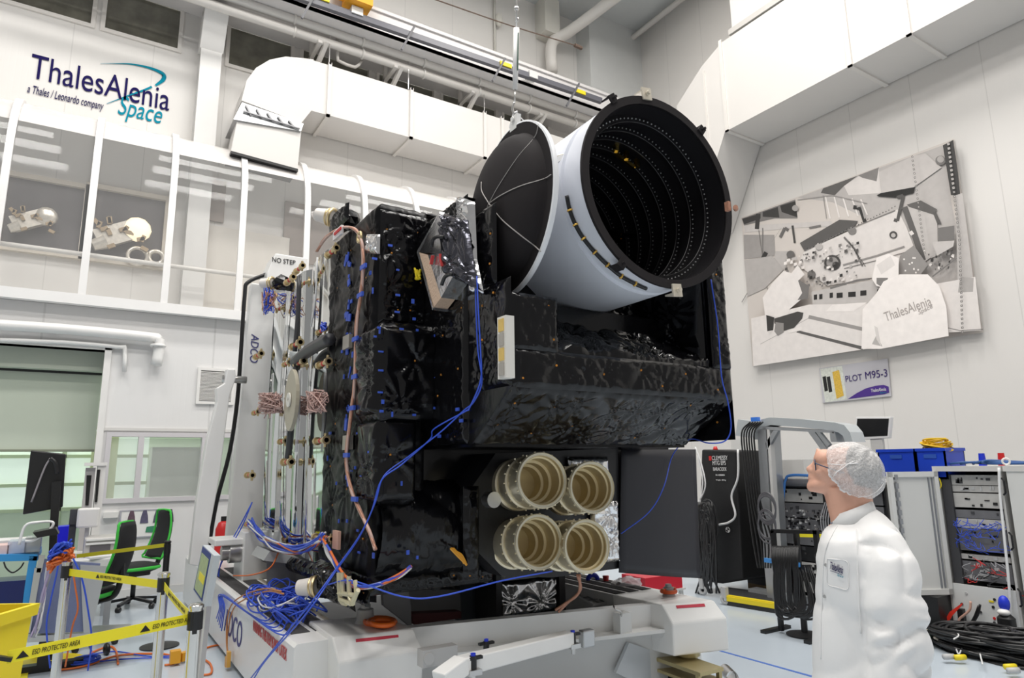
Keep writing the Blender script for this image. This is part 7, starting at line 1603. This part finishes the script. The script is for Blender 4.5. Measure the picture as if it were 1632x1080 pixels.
# collar, placket, pocket, snaps
cl_ = MB(); pts = []
for k in range(33):
    t = 2*math.pi*k/32; fx_ = math.cos(t)
    p = pm(1359-32*fx_, 816+12*fx_, .070*math.sin(t)); pts.append(p)
vs = []; 
for p in pts[:-1]: 
    o_ = (p-pm(1359, 816)).normalized(); vs += [p+V((0, 0, .016))+o_*.001, p-V((0, 0, .034))+o_*.014, p-V((0, 0, .034))+o_*.006, p+V((0, 0, .016))-o_*.004]
N_ = 32; fs_ = [(i*4+j, ((i+1) % N_)*4+j, ((i+1) % N_)*4+(j+1) % 4, i*4+(j+1) % 4) for i in range(N_) for j in range(4)]
cl_.add(vs, fs_).build('collar', CLOTH, coat, True)
MB().tube([pm(1329, 832, .03), pm(1326, 834, 0), pm(1329, 832, -.03)], .006, 6).build('undershirt_edge', mat('grey_blue_cloth', (.30, .34, .42), .7), coat, True)
MB().tube([hit(x, y) for x, y in ((1334, 838), (1327, 850), (1320, 864), (1315, 880), (1312, 900), (1311, 930), (1310, 960), (1308, 1000), (1308, 1050))], .0022, 5).build('placket_seam', CLOTH, coat, True)
for x, y in ((1316, 900), (1314, 950)): p = hit(x, y); MB().cyl(p, p-ray(x, y).normalized()*.003, .006, n=14).build('snap_button', mat('snap_grey', (.5, .5, .5), .3, .5), coat)
pk = [hit(x, y, .002) for x, y in ((1318, 888), (1352, 894), (1352, 940), (1319, 931))]
MB().tube([hit(x, y, .002) for x, y in ((1318, 890), (1330, 891), (1350, 895), (1352, 915), (1351, 938), (1335, 936), (1319, 930), (1318, 910), (1318, 890))], .0016, 4).build('pocket_seam', CLOTH, coat, True)
MB().tube([hit(x, y, .002) for x, y in ((1366, 842), (1366, 870), (1367, 910), (1369, 960), (1372, 1010))], .003, 5).build('sleeve_seam', CLOTH, coat, True)
a, b = hit(1322, 906), hit(1343, 914); r_ = (b-a).normalized(); u2 = (hit(1324, 890)-hit(1324, 906)).normalized(); u2 = (u2-r_*u2.dot(r_)).normalized()
if r_.cross(u2).dot(CAM-a) < 0: pass
text('ThalesAlenia', a-ray(1322, 906).normalized()*.004, r_, u2, (b-a).length, .026, DBLUE, 'lettering', coat, .001)
a2 = hit(1334, 918); text('Space', a2-ray(1334, 918).normalized()*.004, r_, u2, .022, .010, TEAL, 'lettering', coat, .001, .25)
MB().tube([hit(x, y, .005) for x, y in ((1323, 909), (1332, 912), (1342, 916))], .0008, 4).build('logo_stroke', DBLUE, coat, True)
# gloved hands with fingers, trousers, shoes (below the frame)
GLV = mat('glove_white', (.78, .78, .80), .5)
for wr, sd, nm in ((WR, 1, 0), (WL, -1, 1)):
    dn_ = (-RH*.35+V((0, 0, -1))).normalized(); hb = MB(); hb.sph(wr+dn_*.07, .042, .022, .055, 14, Matrix((RH, NH, -dn_)).transposed())
    for k, (L, o_) in enumerate(((.07, -.030), (.08, -.010), (.075, .010), (.06, .028))):
        s0 = wr+dn_*.11+RH*o_*-1; hb.tube([s0, s0+dn_*L*.5+NH*-.004*sd, s0+dn_*L*.85-RH*.012-NH*.014*sd], .0095, 8)
    hb.tube([wr+dn_*.06-RH*.03, wr+dn_*.09-RH*.055, wr+dn_*.13-RH*.06], .011, 8)
    co, no, fs = voxel(hb, .004, 3); from_np(co, fs).build('hand', GLV, PERS, True)
for sd in (1, -1):
    c = V((base.x, base.y, 0))+NH*.10*sd; tb = MB().loft([[c+V((0, 0, z))+RH*(r_*math.cos(t))+NH*(r_*.9*math.sin(t)) for t in [2*math.pi*k/18 for k in range(18)]] for z, r_ in ((.05, .075), (.3, .085), (.5, .10), (.62, .11))])
    tb.build('trouser_leg', CLOTH, PERS, True)
    MB().sph(c-RH*.06+V((0, 0, .045)), .14, .05, .045, 16, Matrix((RH, NH, V((0, 0, 1)))).transposed()).build('shoe', mat('shoe_white', (.7, .7, .7), .5), PERS, True)
